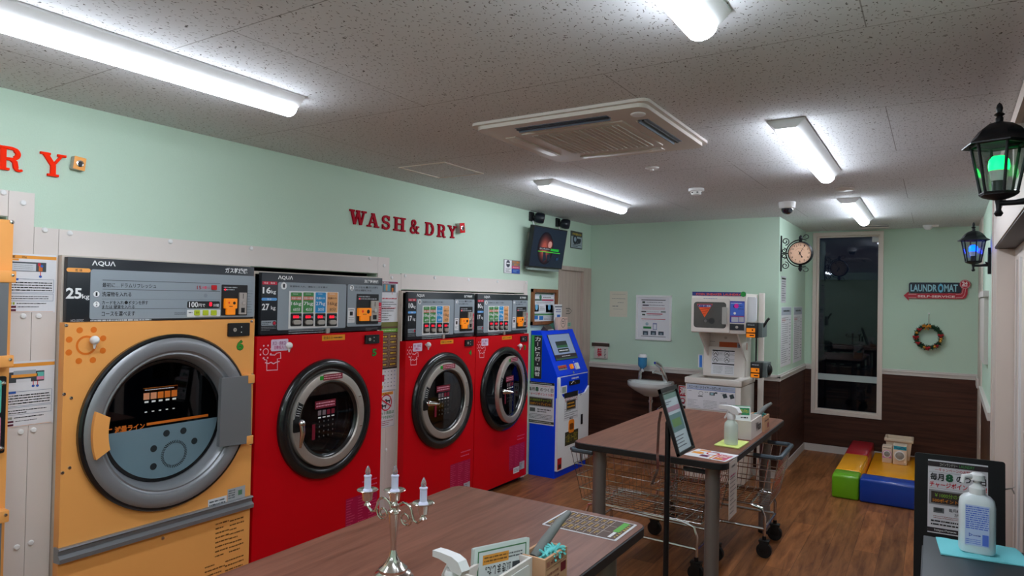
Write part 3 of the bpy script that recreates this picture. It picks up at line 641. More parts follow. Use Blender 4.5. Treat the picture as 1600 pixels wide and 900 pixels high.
for k in range(5):
    mb.rect(g2, (u0 + k * w5 + .003, v1 - .058, u0 + (k + 1) * w5 - .003, v1 - .024), I(222, 150, 110) if k < 2 else OR, .001, raw=True); mb.rect(g2, (u0 + (k + .25) * w5, v1 - .075, u0 + (k + .8) * w5, v1 - .066), K_W, .001, raw=True)
    mb.rect(g2, (u0 + (k + .3) * w5, v1 - .125, u0 + (k + .65) * w5, v1 - .119), K_W, .001, raw=True)
mb.lines(g2, (u0 + .01, v1 - .013, u1 - .02, v1 - .005), 1, K_W, .0016, 3, raw=True); mb.build('door_glass', door)
hp = [(CY + r * math.cos(math.radians(a)), CZ + r * math.sin(math.radians(a))) for r, a in [(.412, 165 + 3.2 * k) for k in range(11)] + [(.342, 194 - 2.6 * k) for k in range(11)]]
mb = MB(); mb.prism([(BX + .036, *p) for p in hp], (.026, 0, 0), M_ORANGE); mb.build('door_handle', door)
mb = MB(); hpl = LW(BX + .046)
P = [hpl.uv(*p) for p in ((345, 591), (391, 586.5), (391, 692), (341, 698))]; mb.prism([(BX + .03, *p) for p in P], (.026, 0, 0), mat('hinge_cover_grey', (128, 130, 134), .35, metal=.3)); 
for pz in (P[1][1] - .02, P[2][1] + .02): mb.box((BX, P[1][0] - .02, pz - .025), (BX + .06, P[1][0] + .022, pz + .025), M_ORANGE, .004); mb.cyl((BX + .05, P[1][0] + .012, pz - .03), (BX + .05, P[1][0] + .012, pz + .03), .007, M_CHROME, 10)
mb.build('door_hinge', door)
mb = MB(); mb.lathe([(.43, -.03), (.42, -.09), (.42, -.6), (.0, -.6)], c0, X3, mat('dark_drum', (78, 80, 82), .4, metal=.3, var=.1), 48, cap=False); mb.build('drum', t)

# --- coin washer dryers, red
REF = (2.555, 1.540, 3.600, 1.920)
def washer(y0, y1, zp0, zp1, cy, cz, num, kg, courses, label, ajar=0.0, lever='down', knobpx=None, txt=None, steel_side=True):
    t = thing('washer_dryer', label, 'washer dryer', (BX - .4, (y0 + y1) / 2, 0), 'red washer dryers with round doors')
    R = .393
    mb = MB(); front_panel(mb, y0, y1, .055, zp0 - .004, cy, cz, .36, BX, M_RED, .06); mb.build('front_panel', t)
    shell(t, y0 + .002, y1 - .002, zp0, zp1 + .003)
    pr = LW(PX); rect = (y0 + .034, zp0, y1 - .004, zp1); pl = pr.mapped(REF, rect)
    ky = (rect[2] - rect[0]) / (REF[2] - REF[0]); kk = ky
    Zz = (380, 400, .1625)
    mb = MB(); mb.box((PX - .03, rect[0], zp0 + .003), (PX, rect[2], zp1), M_PANEL, .003); mb.Z = Zz
    mb.rect(pl, (328, 250, 985, 690), M_PGREY, .0006, r=.012); mb.rect(pl, (1006, 272, 1333, 668), M_PGREY, .0006, r=.012)
    mb.text(pl, 'ΛQUΛ', (328, 186, 473, 234), K_W, .001, .022); mb.text(pl, '洗濯乾燥機', (1168, 228, 1305, 264), K_W, .001, .025)
    PK = I(206, 24, 60); mb.rect(pl, (174, 242, 318, 277), PK, .001); mb.text(pl, '洗濯', (190, 250, 230, 268), K_W, .0015); mb.text(pl, '乾燥', (255, 251, 297, 270), K_W, .0015)
    mb.rect(pl, (166, 401, 316, 430), I(98, 168, 232), .001, r=.008); mb.text(pl, '洗濯', (218, 407, 262, 424), K_W, .0015)
    mb.text(pl, kg[0], (178, 297, 258, 362), K_W, .001, .03); mb.text(pl, 'kg', (262, 325, 306, 372), K_W, .001, .01); mb.text(pl, kg[1], (170, 458, 240, 522), K_W, .001, .03); mb.text(pl, 'kg', (258, 480, 302, 526), K_W, .001, .01)
    mb.rect(pl, (165, 622, 308, 668), M_PGREY, .001, r=.004); mb.lines(pl, (172, 632, 270, 660), 2, K_K, .0014, 2); mb.disc(pl, (290, 646), .014 * kk, I(60, 30, 36), .0014, 14); mb.disc(pl, (290, 646), .010 * kk, I(200, 30, 60), .0016, 12)
    mb.lines(pl, (164, 680, 306, 716), 3, I(170, 176, 180), .001, 3, hgt=.3); mb.lines(pl, (430, 712, 782, 740), 2, I(190, 196, 200), .001, 4, hgt=.34); mb.lines(pl, (1180, 688, 1300, 712), 2, I(150, 156, 160), .001, 5, hgt=.3)
    for c, n_ in (((384, 287), '1'), ((1047, 305), '2')):
        rr_ = .025 if n_ == '1' else .021
        mb.disc(pl, c, rr_ * kk, K_W, .001); mb.disc(pl, c, rr_ * kk, K_G, .0012, inner=(rr_ - .0015) * kk); mb.text(pl, n_, (c[0] - 8, c[1] - 18, c[0] + 9, c[1] + 18), K_K, .0014, .015)
    mb.text(pl, '洗濯物を入れ、運転コースを選ぶ', (440, 282, 808, 310), K_K, .0012, .012); mb.text(pl, 'カードを入れ', (1080, 290, 1180, 312), K_K, .0012, .01); mb.disc(pl, (1193, 302), .008, K_K, .0012, 12); mb.text(pl, 'ボタンを押す', (1206, 292, 1300, 316), K_K, .0012, .01); mb.text(pl, 'または 硬貨を入れる', (1080, 320, 1235, 343), K_K, .0012, .01)
    mb.rect(pl, (1008, 500, 1072, 640), M_WHITE, .001); mb.rect(pl, (1026, 535, 1054, 572), M_BLACK, .0015); mb.lines(pl, (1014, 510, 1064, 526), 1, K_K, .0015, 6); mb.lines(pl, (1014, 586, 1064, 632), 3, K_G, .0015, 7, hgt=.3)
    mb.rect(pl, (1300, 447, 1330, 632), I(214, 24, 60), .001); mb.lines(pl, (1305, 480, 1325, 625), 9, K_W, .0015, 8, hgt=.35)
    mb.rect(pl, (788, 694, 818, 742), M_STEEL, .001, .012, .003)
    cp = mb.build('control_panel', t)
    mb = MB(); mb.Z = Zz; mb.rect(pl, (434, 336, 906, 682), M_WHITE, .001, .003)
    GR, BL, OG = I(66, 140, 74), I(36, 144, 206), I(232, 168, 108)
    for k, (x0, x1, col, top, big, mins) in enumerate(((449, 556, GR, '洗濯から乾燥', courses[0], '60'), (570, 672, GR, '洗濯から乾燥', courses[1], '45'), (690, 790, BL, '洗濯のみ', courses[2], '30'), (804, 905, OG, '乾燥のみ', courses[3], '8'))):
        dx = 6 * (k - 1.5) * 0
        a, b = x0 + dx, x1 + dx
        mb.rect(pl, (a, 349, b - 4, 545), col, .0045, r=.006); mb.lines(pl, (a + 22, 360, b - 26, 370), 1, K_W, .0052, k); fg = K_W if k < 3 else I(110, 70, 50)
        if k < 2: mb.rect(pl, (a + 1, 388, b - 4, 424), I(206, 110, 90), .005)
        mb.text(pl, top, (a + 6, 395, b - 10, 417), fg, .0055, .012); mb.text(pl, big + 'kg', (a + 3, 440, b - 8, 482), fg, .0055, .01); mb.text(pl, mins + '分', (a + 22, 496, b - 18, 530), fg, .0055, .01)
    mb.build('course_board', cp)
    for k, (a, b) in enumerate(((446, 552), (567, 668), (686, 785), (800, 897))):
        mb = MB(); mb.Z = Zz; mb.rect(pl, (a, 551, b - 4, 672), M_BLACK, .0045, .003, .006); mb.text(pl, '800', (a + 20, 571, b - 30, 598), M_LEDRED, .009, .01); mb.rect(pl, (a + 20, 570, b - 30, 599), mat('led_window', (90, 8, 30), .4, emit=.12), .0082); mb.text(pl, '円', (b - 26, 582, b - 10, 598), K_W, .0085); mb.rect(pl, (a + 14, 616, b - 18, 656), M_STEEL, .0075, .012, .014); mb.build('course_button', cp)
    coin_unit(t, pl, (1094, 364, 1298, 650), (1094, 500, 1214, 622), (1222, 430, 1290, 624), Zz)
    # body prints, moved from the reference machine to this one
    rb = LW(BX); pb = rb.mapped((2.525, .977, 3.60, 1.536), (y0, cz, y1, zp0 - .004)); Zb = (380, 520, .1625)
    mb = MB(); mb.Z = Zb; mb.rect(pb, (265, 66, 428, 168), I(226, 206, 226), .001, r=.008); mb.text(pb, '洗剤・柔軟剤', (276, 85, 405, 113), I(150, 50, 120), .0016, .01); mb.text(pb, '自動投入', (294, 124, 385, 156), I(190, 60, 130), .0016, .01); mb.build('detergent_sticker', t)
    mb = MB(); mb.Z = Zb; WI = I(244, 190, 200); kk2 = (y1 - y0) / 1.075; mb.disc(pb, (212, 183), .021 * kk2, WI, .001, 20, inner=.0165 * kk2); u, v = pb.uv(380 + 212 * .1625, 520 + 183 * .1625)
    for k in range(8): a = math.radians(22 + 45 * k); mb.disc(pb, (u + .040 * kk2 * math.cos(a), v + .040 * math.sin(a)), .0055 * kk2, WI, .001, 10, raw=True)
    for s_ in ([(195, 236), (197, 258), (222, 262), (222, 362), (325, 357), (325, 250), (357, 246), (355, 190), (318, 196), (300, 214), (252, 212)], [(205, 286), (238, 296), (262, 284), (287, 298), (312, 284), (345, 274)]): mb.stroke(pb, s_, .0062 * kk2, WI, .001)
    mb.build('shirt_mark', t)
    mb = MB(); mb.Z = Zb; mb.rect(pb, (757, 26, 977, 66), I(236, 150, 22), .001); mb.text(pb, '乾燥のみ', (772, 36, 860, 60), I(60, 40, 20), .0016); mb.lines(pb, (868, 34, 964, 54), 1, I(60, 40, 20), .0016, 2); mb.build('orange_sticker', t)
    lockplate(t, pb, (1168, 22, 1300, 98), Zb)
    mb = MB(); mb.Z = Zb; mb.text(pb, num, (1240, 153, 1285, 224), I(20, 50, 20), .001, .07); mb.text(pb, num, (1243, 156, 1282, 220), I(50, 140, 40), .0016, .02); mb.build('number_sticker', t)
    if knobpx: knob(t, *knobpx)
    if txt:
        u0, v1 = rb.uv(txt[0], txt[1]); u1, v0 = rb.uv(txt[2], txt[3]); mb = MB(); C_ = I(226, 90, 130)
        mb.rect(rb, (u0, v0, u1, v0 + .72 * (v1 - v0)), mat('magenta_print_field', (176, 8, 66), .35), .0006, raw=True)
        mb.lines(rb, (u0 + .5 * (u1 - u0), v0 + .8 * (v1 - v0), u1, v1), 2, C_, .001, 4, .5, raw=True, hgt=.3)
        for a in (0, .36, .7): mb.lines(rb, (u0 + (a + .02) * (u1 - u0), v0 + .02, u0 + (a + .28) * (u1 - u0), v0 + .7 * (v1 - v0)), 13, C_, .0012, int(a * 10), .3, raw=True, hgt=.26)
        mb.build('caution_print', t)
        mb = MB(); mb.rect(rb, (u1 - .20, .11, u1 - .095, .165), M_PAPER, .001, raw=True); mb.rect(rb, (u1 - .09, .125, u1, .2), I(180, 184, 188), .001, raw=True); mb.lines(rb, (u1 - .19, .12, u1 - .1, .155), 3, K_G, .0016, 5, raw=True); mb.lines(rb, (u1 - .085, .13, u1 - .045, .19), 4, K_G, .0016, 6, raw=True); mb.build('rating_label', t)
    c = Vector((BX, cy, cz)); sc = 1.0
    mb = MB(); mb.lathe([(.355, -.03), (.36, .0), (R, .0), (R, .012), (.385, .026), (.365, .036), (.342, .036), (.322, .026), (.31, .008), (.27, -.02), (.262, -.06)], c, X3, M_DARKGLOSS, 64, cap=False); mb.build('door_surround', t)
    mb = MB(); mb.lathe([(.262, -.05), (.3, -.09), (.345, -.09), (.345, -.62), (0, -.62)], c, X3, M_DRUM, 48, cap=False)
    for k in range(5): mb.lathe([(.345, -.16 - .09 * k), (.338, -.17 - .09 * k), (.345, -.18 - .09 * k)], c, X3, M_DRUM, 48, cap=False)
    for k in range(3):
        a = math.radians(90 + 120 * k); e = Vector((0, math.cos(a), math.sin(a))); tt = Vector((0, -math.sin(a), math.cos(a)))
        mb.prism([c + e * .345 + tt * .05 - X3 * .1, c + e * .27 + tt * .012 - X3 * .1, c + e * .27 - tt * .012 - X3 * .1, c + e * .345 - tt * .05 - X3 * .1], (-.5, 0, 0), M_DRUM)
    mb.build('drum', t)
    H_ = Vector((BX + .02, cy + .31, cz)); TR = Matrix.Translation(H_) @ Matrix.Rotation(math.radians(ajar), 4, 'Z') @ Matrix.Translation(-H_)
    def D():
        m_ = MB(); m_.M = TR; return m_
    mb = D(); mb.lathe([(.306, .0), (.31, .03), (.306, .041), (.298, .044), (.256, .044), (.25, .038), (.246, .02)], c, X3, M_STEEL, 64, cap=False); mb.lathe([(.252, .034), (.244, .036), (.232, .028), (.226, .01)], c, X3, M_DARKGLOSS, 64, cap=False)
    for a in (25, -17):
        a = math.radians(a); mb.box((BX + .043, cy + .285 * math.cos(a) - .012, cz + .285 * math.sin(a) - .004), (BX + .047, cy + .285 * math.cos(a) + .012, cz + .285 * math.sin(a) + .004), M_CHROME, .001)
    door = mb.build('door', t)
    mb = D(); mb.disc(LW(BX + .016), (cy, cz), .24, M_GLASSDARK, 0, 48, raw=True, th=.004); glm = mb
    rd = LW(BX + .044); pdr = rd.mapped((3.075 - .31, .977 - .31, 3.075 + .31, .977 + .31), (cy - .31, cz - .31, cy + .31, cz + .31))
    mb = D(); mb.rect(rd, (cy - .10, cz + .262, cy - .07, cz + .288), I(30, 150, 40), .001, raw=True); mb.rect(rd, (cy - .072, cz + .258, cy + .095, cz + .296), I(130, 10, 40), .0008, raw=True); mb.lines(rd, (cy - .066, cz + .262, cy + .085, cz + .292), 2, I(236, 180, 190), .0014, 4, raw=True); mb.build('door_sticker', door)
    mb = D(); mb.disc(rd, (cy, cz), .303, M_BLACK, .001, 12, raw=True, inner=.258, a0=152, a1=183); mb.disc(rd, (cy, cz), .300, K_W, .0014, 12, raw=True, inner=.298, a0=153, a1=182)
    for k in range(5): a = math.radians(156 + 3 * k); mb.stroke(rd, [(cy + .264 * math.cos(a), cz + .264 * math.sin(a)), (cy + .292 * math.cos(a), cz + .292 * math.sin(a))], .003, K_W, .0014, raw=True)
    mb.build('handle_instruction', door)
    gp = LW(BX + .021); mb = glm; RD = I(120, 10, 40)
    mb.rect(gp, (cy - .115, cz + .075, cy + .06, cz + .125), RD, .001, raw=True); mb.lines(gp, (cy - .105, cz + .082, cy + .05, cz + .118), 2, I(236, 160, 180), .0016, 4, raw=True)
    for k in range(4):
        mb.rect(gp, (cy - .09 + k * .038, cz + .03, cy - .062 + k * .038, cz + .062), I(120, 104, 110) if k < 2 else RD, .001, raw=True); mb.rect(gp, (cy - .088 + k * .038, cz + .012, cy - .064 + k * .038, cz + .02), K_W, .001, raw=True)
        for j in range(4): mb.rect(gp, (cy - .08 + k * .038, cz - .015 - j * .032, cy - .072 + k * .038, cz - .005 - j * .032), I(92, 92, 92), .001, raw=True)
    mb.rect(gp, (cy - .135, cz - .12, cy - .11, cz - .02), RD, .001, raw=True); mb.build('door_glass', door)
    mb = D(); hc = Vector((BX + .05, cy - .262, cz + .012)); mb.rect(rd, (cy - .306, cz - .045, cy - .245, cz + .04), M_BLACK, .0005, .002, .01, raw=True)
    mb.ball(hc + X3 * .022, .024, M_CHROME, 18, 12); mb.cyl(hc - X3 * .012, hc + X3 * .02, .012, M_CHROME, 12)
    e = hc + X3 * .02 + (Vector((.004, -.008, -.15)) if lever == 'down' else Vector((.075, .035, -.004))); mid = hc + X3 * .02 + (Vector((.012, .0, -.06)) if lever == 'down' else Vector((.04, .018, 0)))
    mb.tube([hc + X3 * .022, mid, e], [.021, .017, .007], M_CHROME, 12)
    if lever != 'down': mb.tube([hc + X3 * .015 + Y3 * .0, hc + X3 * .012 - Y3 * .03], [.014, .012], M_CHROME, 10)
    mb.build('door_handle', door)
    return t
washer(2.528, 3.598, 1.540, 1.920, 3.075, .977, '5', ('16', '27'), ('16', '7', '27', '16'), 'widest red washer dryer, numbered 5, beside the orange dryer', 0, 'down', (447, 539.5), (541, 757, 588, 822))
washer(3.845, 4.756, 1.452, 1.826, 4.318, .948, '4', ('10', '17'), ('10', '5', '17', '10'), 'red washer dryer numbered 4, middle of the three red machines', 0, 'out', (665, 538.5), (704, 709, 734, 760))
washer(4.764, 5.662, 1.448, 1.824, 5.235, .945, '3', ('10', '17'), ('10', '5', '17', '10'), 'red washer dryer numbered 3 with door ajar, beside the blue kiosk', 9, 'out', (809, 540), (796, 683, 819, 727))

# --- tall stacked dryer cut by the left edge of the photo
t = thing('stacked_dryer', 'tall orange stacked dryer cut off by the left edge', 'dryer', (BX - .4, .72, 0))
Y0, Y1 = .2, 1.278
mb = MB(); front_panel(mb, Y0, Y1, 1.36, 2.092, .72, 1.72, .30, BX, M_ORANGE); u, v = LW(BX).uv(18.5, 347); mb.lathe([(.01, 0), (.008, .005), (0, .006)], (BX, u, v), X3, M_CHROME, 12); mb.build('upper_panel', t)
mb = MB(); front_panel(mb, Y0, Y1, .04, 1.36, .72, .66, .30, BX, M_ORANGE); mb.build('lower_panel', t)
shell(t, Y0, Y1, 2.05, 2.088, M_BEIGE)
for cz, nm in ((1.72, 'upper_door'), (.66, 'lower_door')):
    c = Vector((BX, .72, cz)); mb = MB(); mb.lathe([(.29, -.03), (.315, 0), (.315, .02), (.30, .03)], c, X3, M_DARKGLOSS, 56, cap=False); mb.lathe([(.305, .02), (.29, .045), (.25, .04), (.23, .0), (.22, -.04)], c, X3, M_SILVER, 56, cap=False); d = mb.build(nm, t)
    mb = MB(); mb.disc(LW(BX - .04), (.72, cz), .225, M_GLASSDARK, 0, 48, raw=True, th=.004); mb.build('door_glass', d)
    mb = MB(); mb.lathe([(.30, -.03), (.29, -.5), (0, -.5)], c, X3, M_DRUM, 40, cap=False); mb.build('drum', t)
    mb = MB(); zc0, zc1 = (1.48, 1.87) if cz > 1 else (.46, .85)
    mb.box((BX + .03, .93, zc0), (BX + .055, 1.247, zc1), mat('hinge_cover_grey'))
    for z in (zc0 - .0, zc1 - .03): mb.box((BX, 1.2, z - .02), (BX + .06, 1.272, z + .03), M_ORANGE, .004); mb.lathe([(.008, 0), (.006, .004), (0, .005)], (BX + .06, 1.258, z + .012), X3, M_CHROME, 10)
    mb.build('door_hinge', d)
pm = LW(BX); mb = MB(); _, z1_ = pm.uv(8, 587); _, z0_ = pm.uv(6, 706); mb.rect(pm, (.3, z0_, 1.262, z1_), M_BLACK, 0, .02, .008, raw=True)
zm = (z0_ + z1_) / 2
for k in range(4):
    y_ = 1.245 - k * .23
    mb.rect(pm, (y_ - .2, zm + .006, y_, z1_ - .015), I(86, 190, 170), .0205, r=.01, raw=True); mb.rect(pm, (y_ - .2, z0_ + .015, y_, zm - .006), I(228, 138, 168), .0205, r=.01, raw=True)
    mb.lines(pm, (y_ - .17, zm + .02, y_ - .02, z1_ - .03), 7, I(30, 80, 80), .021, k, .5, raw=True, hgt=.25); mb.lines(pm, (y_ - .17, z0_ + .03, y_ - .02, zm - .02), 7, I(120, 40, 70), .021, k + 4, .5, raw=True, hgt=.25)
for z in (z1_ - .03, z0_ + .02): mb.lathe([(.011, 0), (.008, .006), (0, .008)], (BX + .02, 1.25, z), X3, M_CHROME, 12)
mb.build('control_panel', t)
# ------------------------------------------------------------------ slab letters on the left wall
def arc(cx, cy, rx, ry, a0, a1, n=14): return [(cx + rx * math.cos(math.radians(a0 + (a1 - a0) * i / n)), cy + ry * math.sin(math.radians(a0 + (a1 - a0) * i / n))) for i in range(n + 1)]
T_, S_ = .21, .10
def serif(x, y, w): return ([(x - w / 2, y), (x + w / 2, y)], S_)
GLY = {
 'W': [([(.14, .95), (.32, .03)], .17), ([(.32, .03), (.5, .9)], .10), ([(.5, .9), (.68, .03)], .17), ([(.68, .03), (.86, .95)], .10), serif(.14, .95, .28), serif(.5, .95, .2), serif(.86, .95, .26)],
 'A': [([(.5, .98), (.18, .05)], .10), ([(.5, .98), (.80, .05)], .22), ([(.27, .34), (.70, .34)], .09), serif(.17, .05, .34), serif(.81, .05, .38), ([(.36, .95), (.58, .95)], S_)],
 'S': [(arc(.5, .72, .33, .22, 20, 270, 18) + arc(.5, .28, .34, .22, 90, -160, 18), .17), ([(.84, .66), (.84, .98)], .09), ([(.14, .34), (.14, .02)], .09)],
 'H': [([(.22, .03), (.22, .97)], T_), ([(.78, .03), (.78, .97)], T_), ([(.22, .5), (.78, .5)], .10), serif(.22, .05, .44), serif(.22, .95, .44), serif(.78, .05, .44), serif(.78, .95, .44)],
 '&': [([(.9, .08), (.78, .08), (.26, .66)] + arc(.42, .80, .17, .16, 200, -60, 12) + [(.34, .52), (.16, .36)] + arc(.38, .24, .24, .20, 150, 330, 12) + [(.74, .36), (.82, .52)], .14), serif(.82, .52, .3), serif(.88, .06, .2)],
 'D': [([(.22, .03), (.22, .97)], T_), ([(.22, .95), (.48, .95)] + arc(.48, .5, .36, .45, 90, -90, 16) + [(.22, .05)], .12), (arc(.50, .5, .32, .38, 60, -60, 10), .2), serif(.2, .05, .36), serif(.2, .95, .36)],
 'R': [([(.22, .03), (.22, .97)], T_), ([(.22, .95), (.5, .95)] + arc(.5, .72, .26, .23, 90, -90, 12) + [(.22, .49)], .12), (arc(.52, .72, .23, .2, 60, -60, 8), .18), ([(.5, .49), (.64, .38), (.68, .14)] + arc(.80, .14, .12, .10, 180, 330, 8), [.14, .18, .18] + [.16, .13, .12, .11, .1, .1, .1, .09, .09]), serif(.22, .05, .44), serif(.18, .95, .3)],
 'Y': [([(.18, .95), (.5, .48)], .2), ([(.84, .95), (.5, .48)], .10), ([(.5, .5), (.5, .03)], .2), serif(.18, .95, .4), serif(.84, .95, .34), serif(.5, .05, .44)],
}
def letter(ch, box, m, label, cat='letter', group=None):
    pl = LW(XL); u0, v1 = pl.uv(box[0], (box[1] + box[3]) / 2)[0], pl.uv((box[0] + box[2]) / 2, box[1])[1]
    u1, v0 = pl.uv(box[2], (box[1] + box[3]) / 2)[0], pl.uv((box[0] + box[2]) / 2, box[3])[1]
    mb = MB()
    for gi, (pts, wd) in enumerate(GLY[ch]):
        q = [(u0 + x * (u1 - u0), v0 + y * (v1 - v0)) for x, y in pts]; k = ((u1 - u0) + (v1 - v0)) / 2
        mb.stroke(pl, q, [w * k for w in wd] if isinstance(wd, list) else wd * k, m, .0, raw=True, th=.012 + .0006 * gi)
    tag(mb.build('wall_letter', None, pl.p3((u0 + u1) / 2, v0)), label, cat, group)
M_LR = mat('crimson_letter', (168, 8, 36), .6, spec=.1); M_LO = mat('orange_red_letter', (255, 44, 4), .6, spec=.1)
for ch, b, lb in (('W', (545, 329, 571, 351.5), 'dark red letter W, first of the wall lettering over the red machines'), ('A', (572.5, 333.5, 591, 355), 'dark red letter A on the green wall'), ('S', (595, 337, 609, 358.5), 'dark red letter S on the green wall'), ('H', (614, 340, 632, 361), 'dark red letter H on the green wall'), ('&', (639, 344, 654, 365), 'dark red ampersand on the green wall'), ('D', (663, 348, 678, 368), 'dark red letter D on the green wall'), ('R', (682, 351, 696, 371), 'dark red letter R, after the D'), ('Y', (699, 353, 712, 372), 'dark red letter Y, last before the small red block')):
    letter(ch, b, M_LR, lb, group='dark red wall letters')
letter('R', (-6, 230, 37.5, 267), M_LO, 'bright orange letter R cut by the left photo edge', group='orange wall letters')
letter('Y', (62, 240, 101, 276), M_LO, 'bright orange letter Y above the orange dryer', group='orange wall letters')
def mini(px, py, s, m, label, tilt):
    u, v = LW(XL).uv(px, py); c = Vector((XL, u, v)); t = thing('miniature_washer', label, 'wall ornament', c)
    mb = MB(); mb.M = Matrix.Translation(c) @ Matrix.Rotation(tilt, 4, 'X'); mb.box((0, -s * .42, -s * .5), (s * .55, s * .42, s * .5), M_STEEL, .003); mb.build('block_body', t)
    mb = MB(); mb.M = Matrix.Translation(c) @ Matrix.Rotation(tilt, 4, 'X'); mb.box((s * .55, -s * .42, -s * .5), (s * .58, s * .42, s * .5), m, .002); mb.build('block_front', t)
    mb = MB(); mb.M = Matrix.Translation(c) @ Matrix.Rotation(tilt, 4, 'X'); mb.lathe([(s * .26, 0), (s * .26, .004), (s * .17, .005)], (s * .58, 0, -.02 * s), X3, M_CHROME, 18, cap=False); mb.lathe([(s * .17, .003), (0, .003)], (s * .58, 0, -.02 * s), X3, M_BLACK, 18, cap=False); mb.build('block_door', t)
mini(119, 256.5, .062, M_ORANGE, 'tiny orange dryer shaped block on the wall beside orange Y', -.1); mini(715.5, 356.5, .085, M_RED, 'tiny red washer shaped block on the wall after dark red Y', .15)

# ------------------------------------------------------------------ papers on the filler boards
def paper(name, pl, box, label, cat, draw, th=.0015, m=None, r=0, group=None, w0=0.0):
    mb = MB(); u0, v0, u1, v1 = mb._b(pl, box); mb.rect(pl, (u0, v0, u1, v1), m or M_PAPER, w0, th, r, raw=True)
    class A:
        def R(s, x0, y0, x1, y1, c, k=1): mb.rect(pl, (u0 + x0 * (u1 - u0), v1 - y1 * (v1 - v0), u0 + x1 * (u1 - u0), v1 - y0 * (v1 - v0)), c if not isinstance(c, tuple) else ink(c), w0 + th + .0007 * k, raw=True)
        def T(s, x0, y0, x1, y1, tx, c, k=2, bold=.01): mb.text(pl, tx, (u0 + x0 * (u1 - u0), v1 - y1 * (v1 - v0), u0 + x1 * (u1 - u0), v1 - y0 * (v1 - v0)), ink(c), w0 + th + .0007 * k, bold, raw=True)
        def L(s, x0, y0, x1, y1, n, c, k=2, fill=.6, hgt=.5, seed=1): mb.lines(pl, (u0 + x0 * (u1 - u0), v1 - y1 * (v1 - v0), u0 + x1 * (u1 - u0), v1 - y0 * (v1 - v0)), n, ink(c), w0 + th + .0007 * k, seed, fill, raw=True, hgt=hgt)
        def D(s, x, y, r_, c, k=2, inner=0): mb.disc(pl, (u0 + x * (u1 - u0), v1 - y * (v1 - v0)), r_, ink(c), w0 + th + .0007 * k, 20, raw=True, inner=inner)
        def S(s, pts, wd, c, k=3): mb.stroke(pl, [(u0 + x * (u1 - u0), v1 - y * (v1 - v0)) for x, y in pts], wd, ink(c), w0 + th + .0007 * k, raw=True)
        def O(s, x0, y0, x1, y1, wd, c, k=2):
            for a in ([(x0, y0), (x1, y0)], [(x1, y0), (x1, y1)], [(x1, y1), (x0, y1)], [(x0, y1), (x0, y0)]): s.S(a, wd, c, k)
    draw(A()); o = mb.build(name, None, pl.p3((u0 + u1) / 2, v0, w0)); return tag(o, label, cat, group)
BK, GY, OGC, RDC, BLC, GRC = (36, 38, 42), (110, 114, 120), (240, 160, 60), (206, 26, 60), (50, 100, 190), (40, 130, 70)
pb_ = LW(XL + .0125)
def guide(a):
    a.R(.0, .03, 1, .085, OGC); a.T(.02, .035, .12, .08, '乾燥機', BK); a.T(.26, .04, .36, .078, '25kg', BK); a.R(0, .09, .2, .12, OGC)
    a.R(.02, .14, .78, .30, (70, 78, 84)); a.R(.05, .165, .56, .29, (206, 210, 216), 2); a.R(.62, .2, .7, .29, (210, 110, 40), 2); a.R(.6, .15, .66, .2, (200, 40, 60), 3); a.L(.1, .18, .5, .27, 3, GY, 3, .4, .2)
    a.S([(.66, .3), (.66, .37)], .003, RDC); a.D(.66, .38, .006, BLC); a.D(.68, .2, .006, BLC, 4)
    a.O(.02, .43, .95, .66, .0012, (90, 110, 150)); a.R(.02, .42, .2, .455, BLC, 3); a.L(.03, .47, .92, .64, 4, BK, 2, .7, .45, 3); a.O(.02, .68, .95, .8, .0012, (90, 110, 150)); a.L(.03, .71, .85, .78, 2, BK, 2, .8, .4, 4)
    a.L(.18, .83, .8, .86, 1, BK, 2, 1, .5, 5); a.R(.03, .825, .08, .865, (170, 180, 60)); a.R(.1, .825, .14, .865, (170, 180, 60)); a.R(.03, .885, .17, .92, (90, 20, 50)); a.R(.03, .94, .17, .975, (90, 20, 50)); a.L(.2, .89, .65, .915, 1, BK); a.R(0, .985, .96, .99, OGC)
def guide2(a):
    a.R(.0, .03, 1, .085, OGC); a.T(.02, .035, .14, .08, '乾燥機', BK); a.R(.03, .16, .78, .32, (60, 66, 72)); a.R(.1, .2, .64, .245, OGC, 2); a.R(.14, .14, .6, .2, (160, 168, 176), 2); a.R(.62, .18, .77, .25, (100, 190, 180), 2); a.R(.62, .25, .77, .3, (226, 140, 170), 2); a.R(.2, .27, .5, .32, (220, 220, 224), 2)
    a.S([(.55, .31), (.55, .38)], .003, RDC); a.D(.55, .39, .006, BLC); a.S([(.64, .31), (.64, .38)], .003, RDC); a.D(.64, .39, .006, BLC)
    a.O(.02, .46, .95, .68, .0012, (90, 110, 150)); a.R(.02, .45, .2, .485, BLC, 3); a.L(.03, .5, .92, .66, 4, BK, 2, .7, .45, 13); a.O(.02, .7, .95, .81, .0012, (90, 110, 150)); a.L(.03, .73, .85, .8, 2, BK, 2, .8, .4, 14)
    a.L(.18, .84, .8, .87, 1, BK, 2, 1, .5, 15); a.R(.03, .84, .14, .875, (160, 160, 150)); a.R(.03, .895, .17, .925, (90, 20, 50)); a.R(.03, .945, .17, .975, (90, 20, 50)); a.L(.2, .9, .65, .92, 1, BK); a.R(0, .985, .96, .99, OGC)
paper('instruction_sheet', pb_, (14, 395, 85.5, 488), 'upper orange headed instruction sheet between the two orange dryers', 'notice', guide)
paper('instruction_sheet', pb_, (10, 566, 82.5, 660), 'lower orange headed instruction sheet between the two orange dryers', 'notice', guide2)
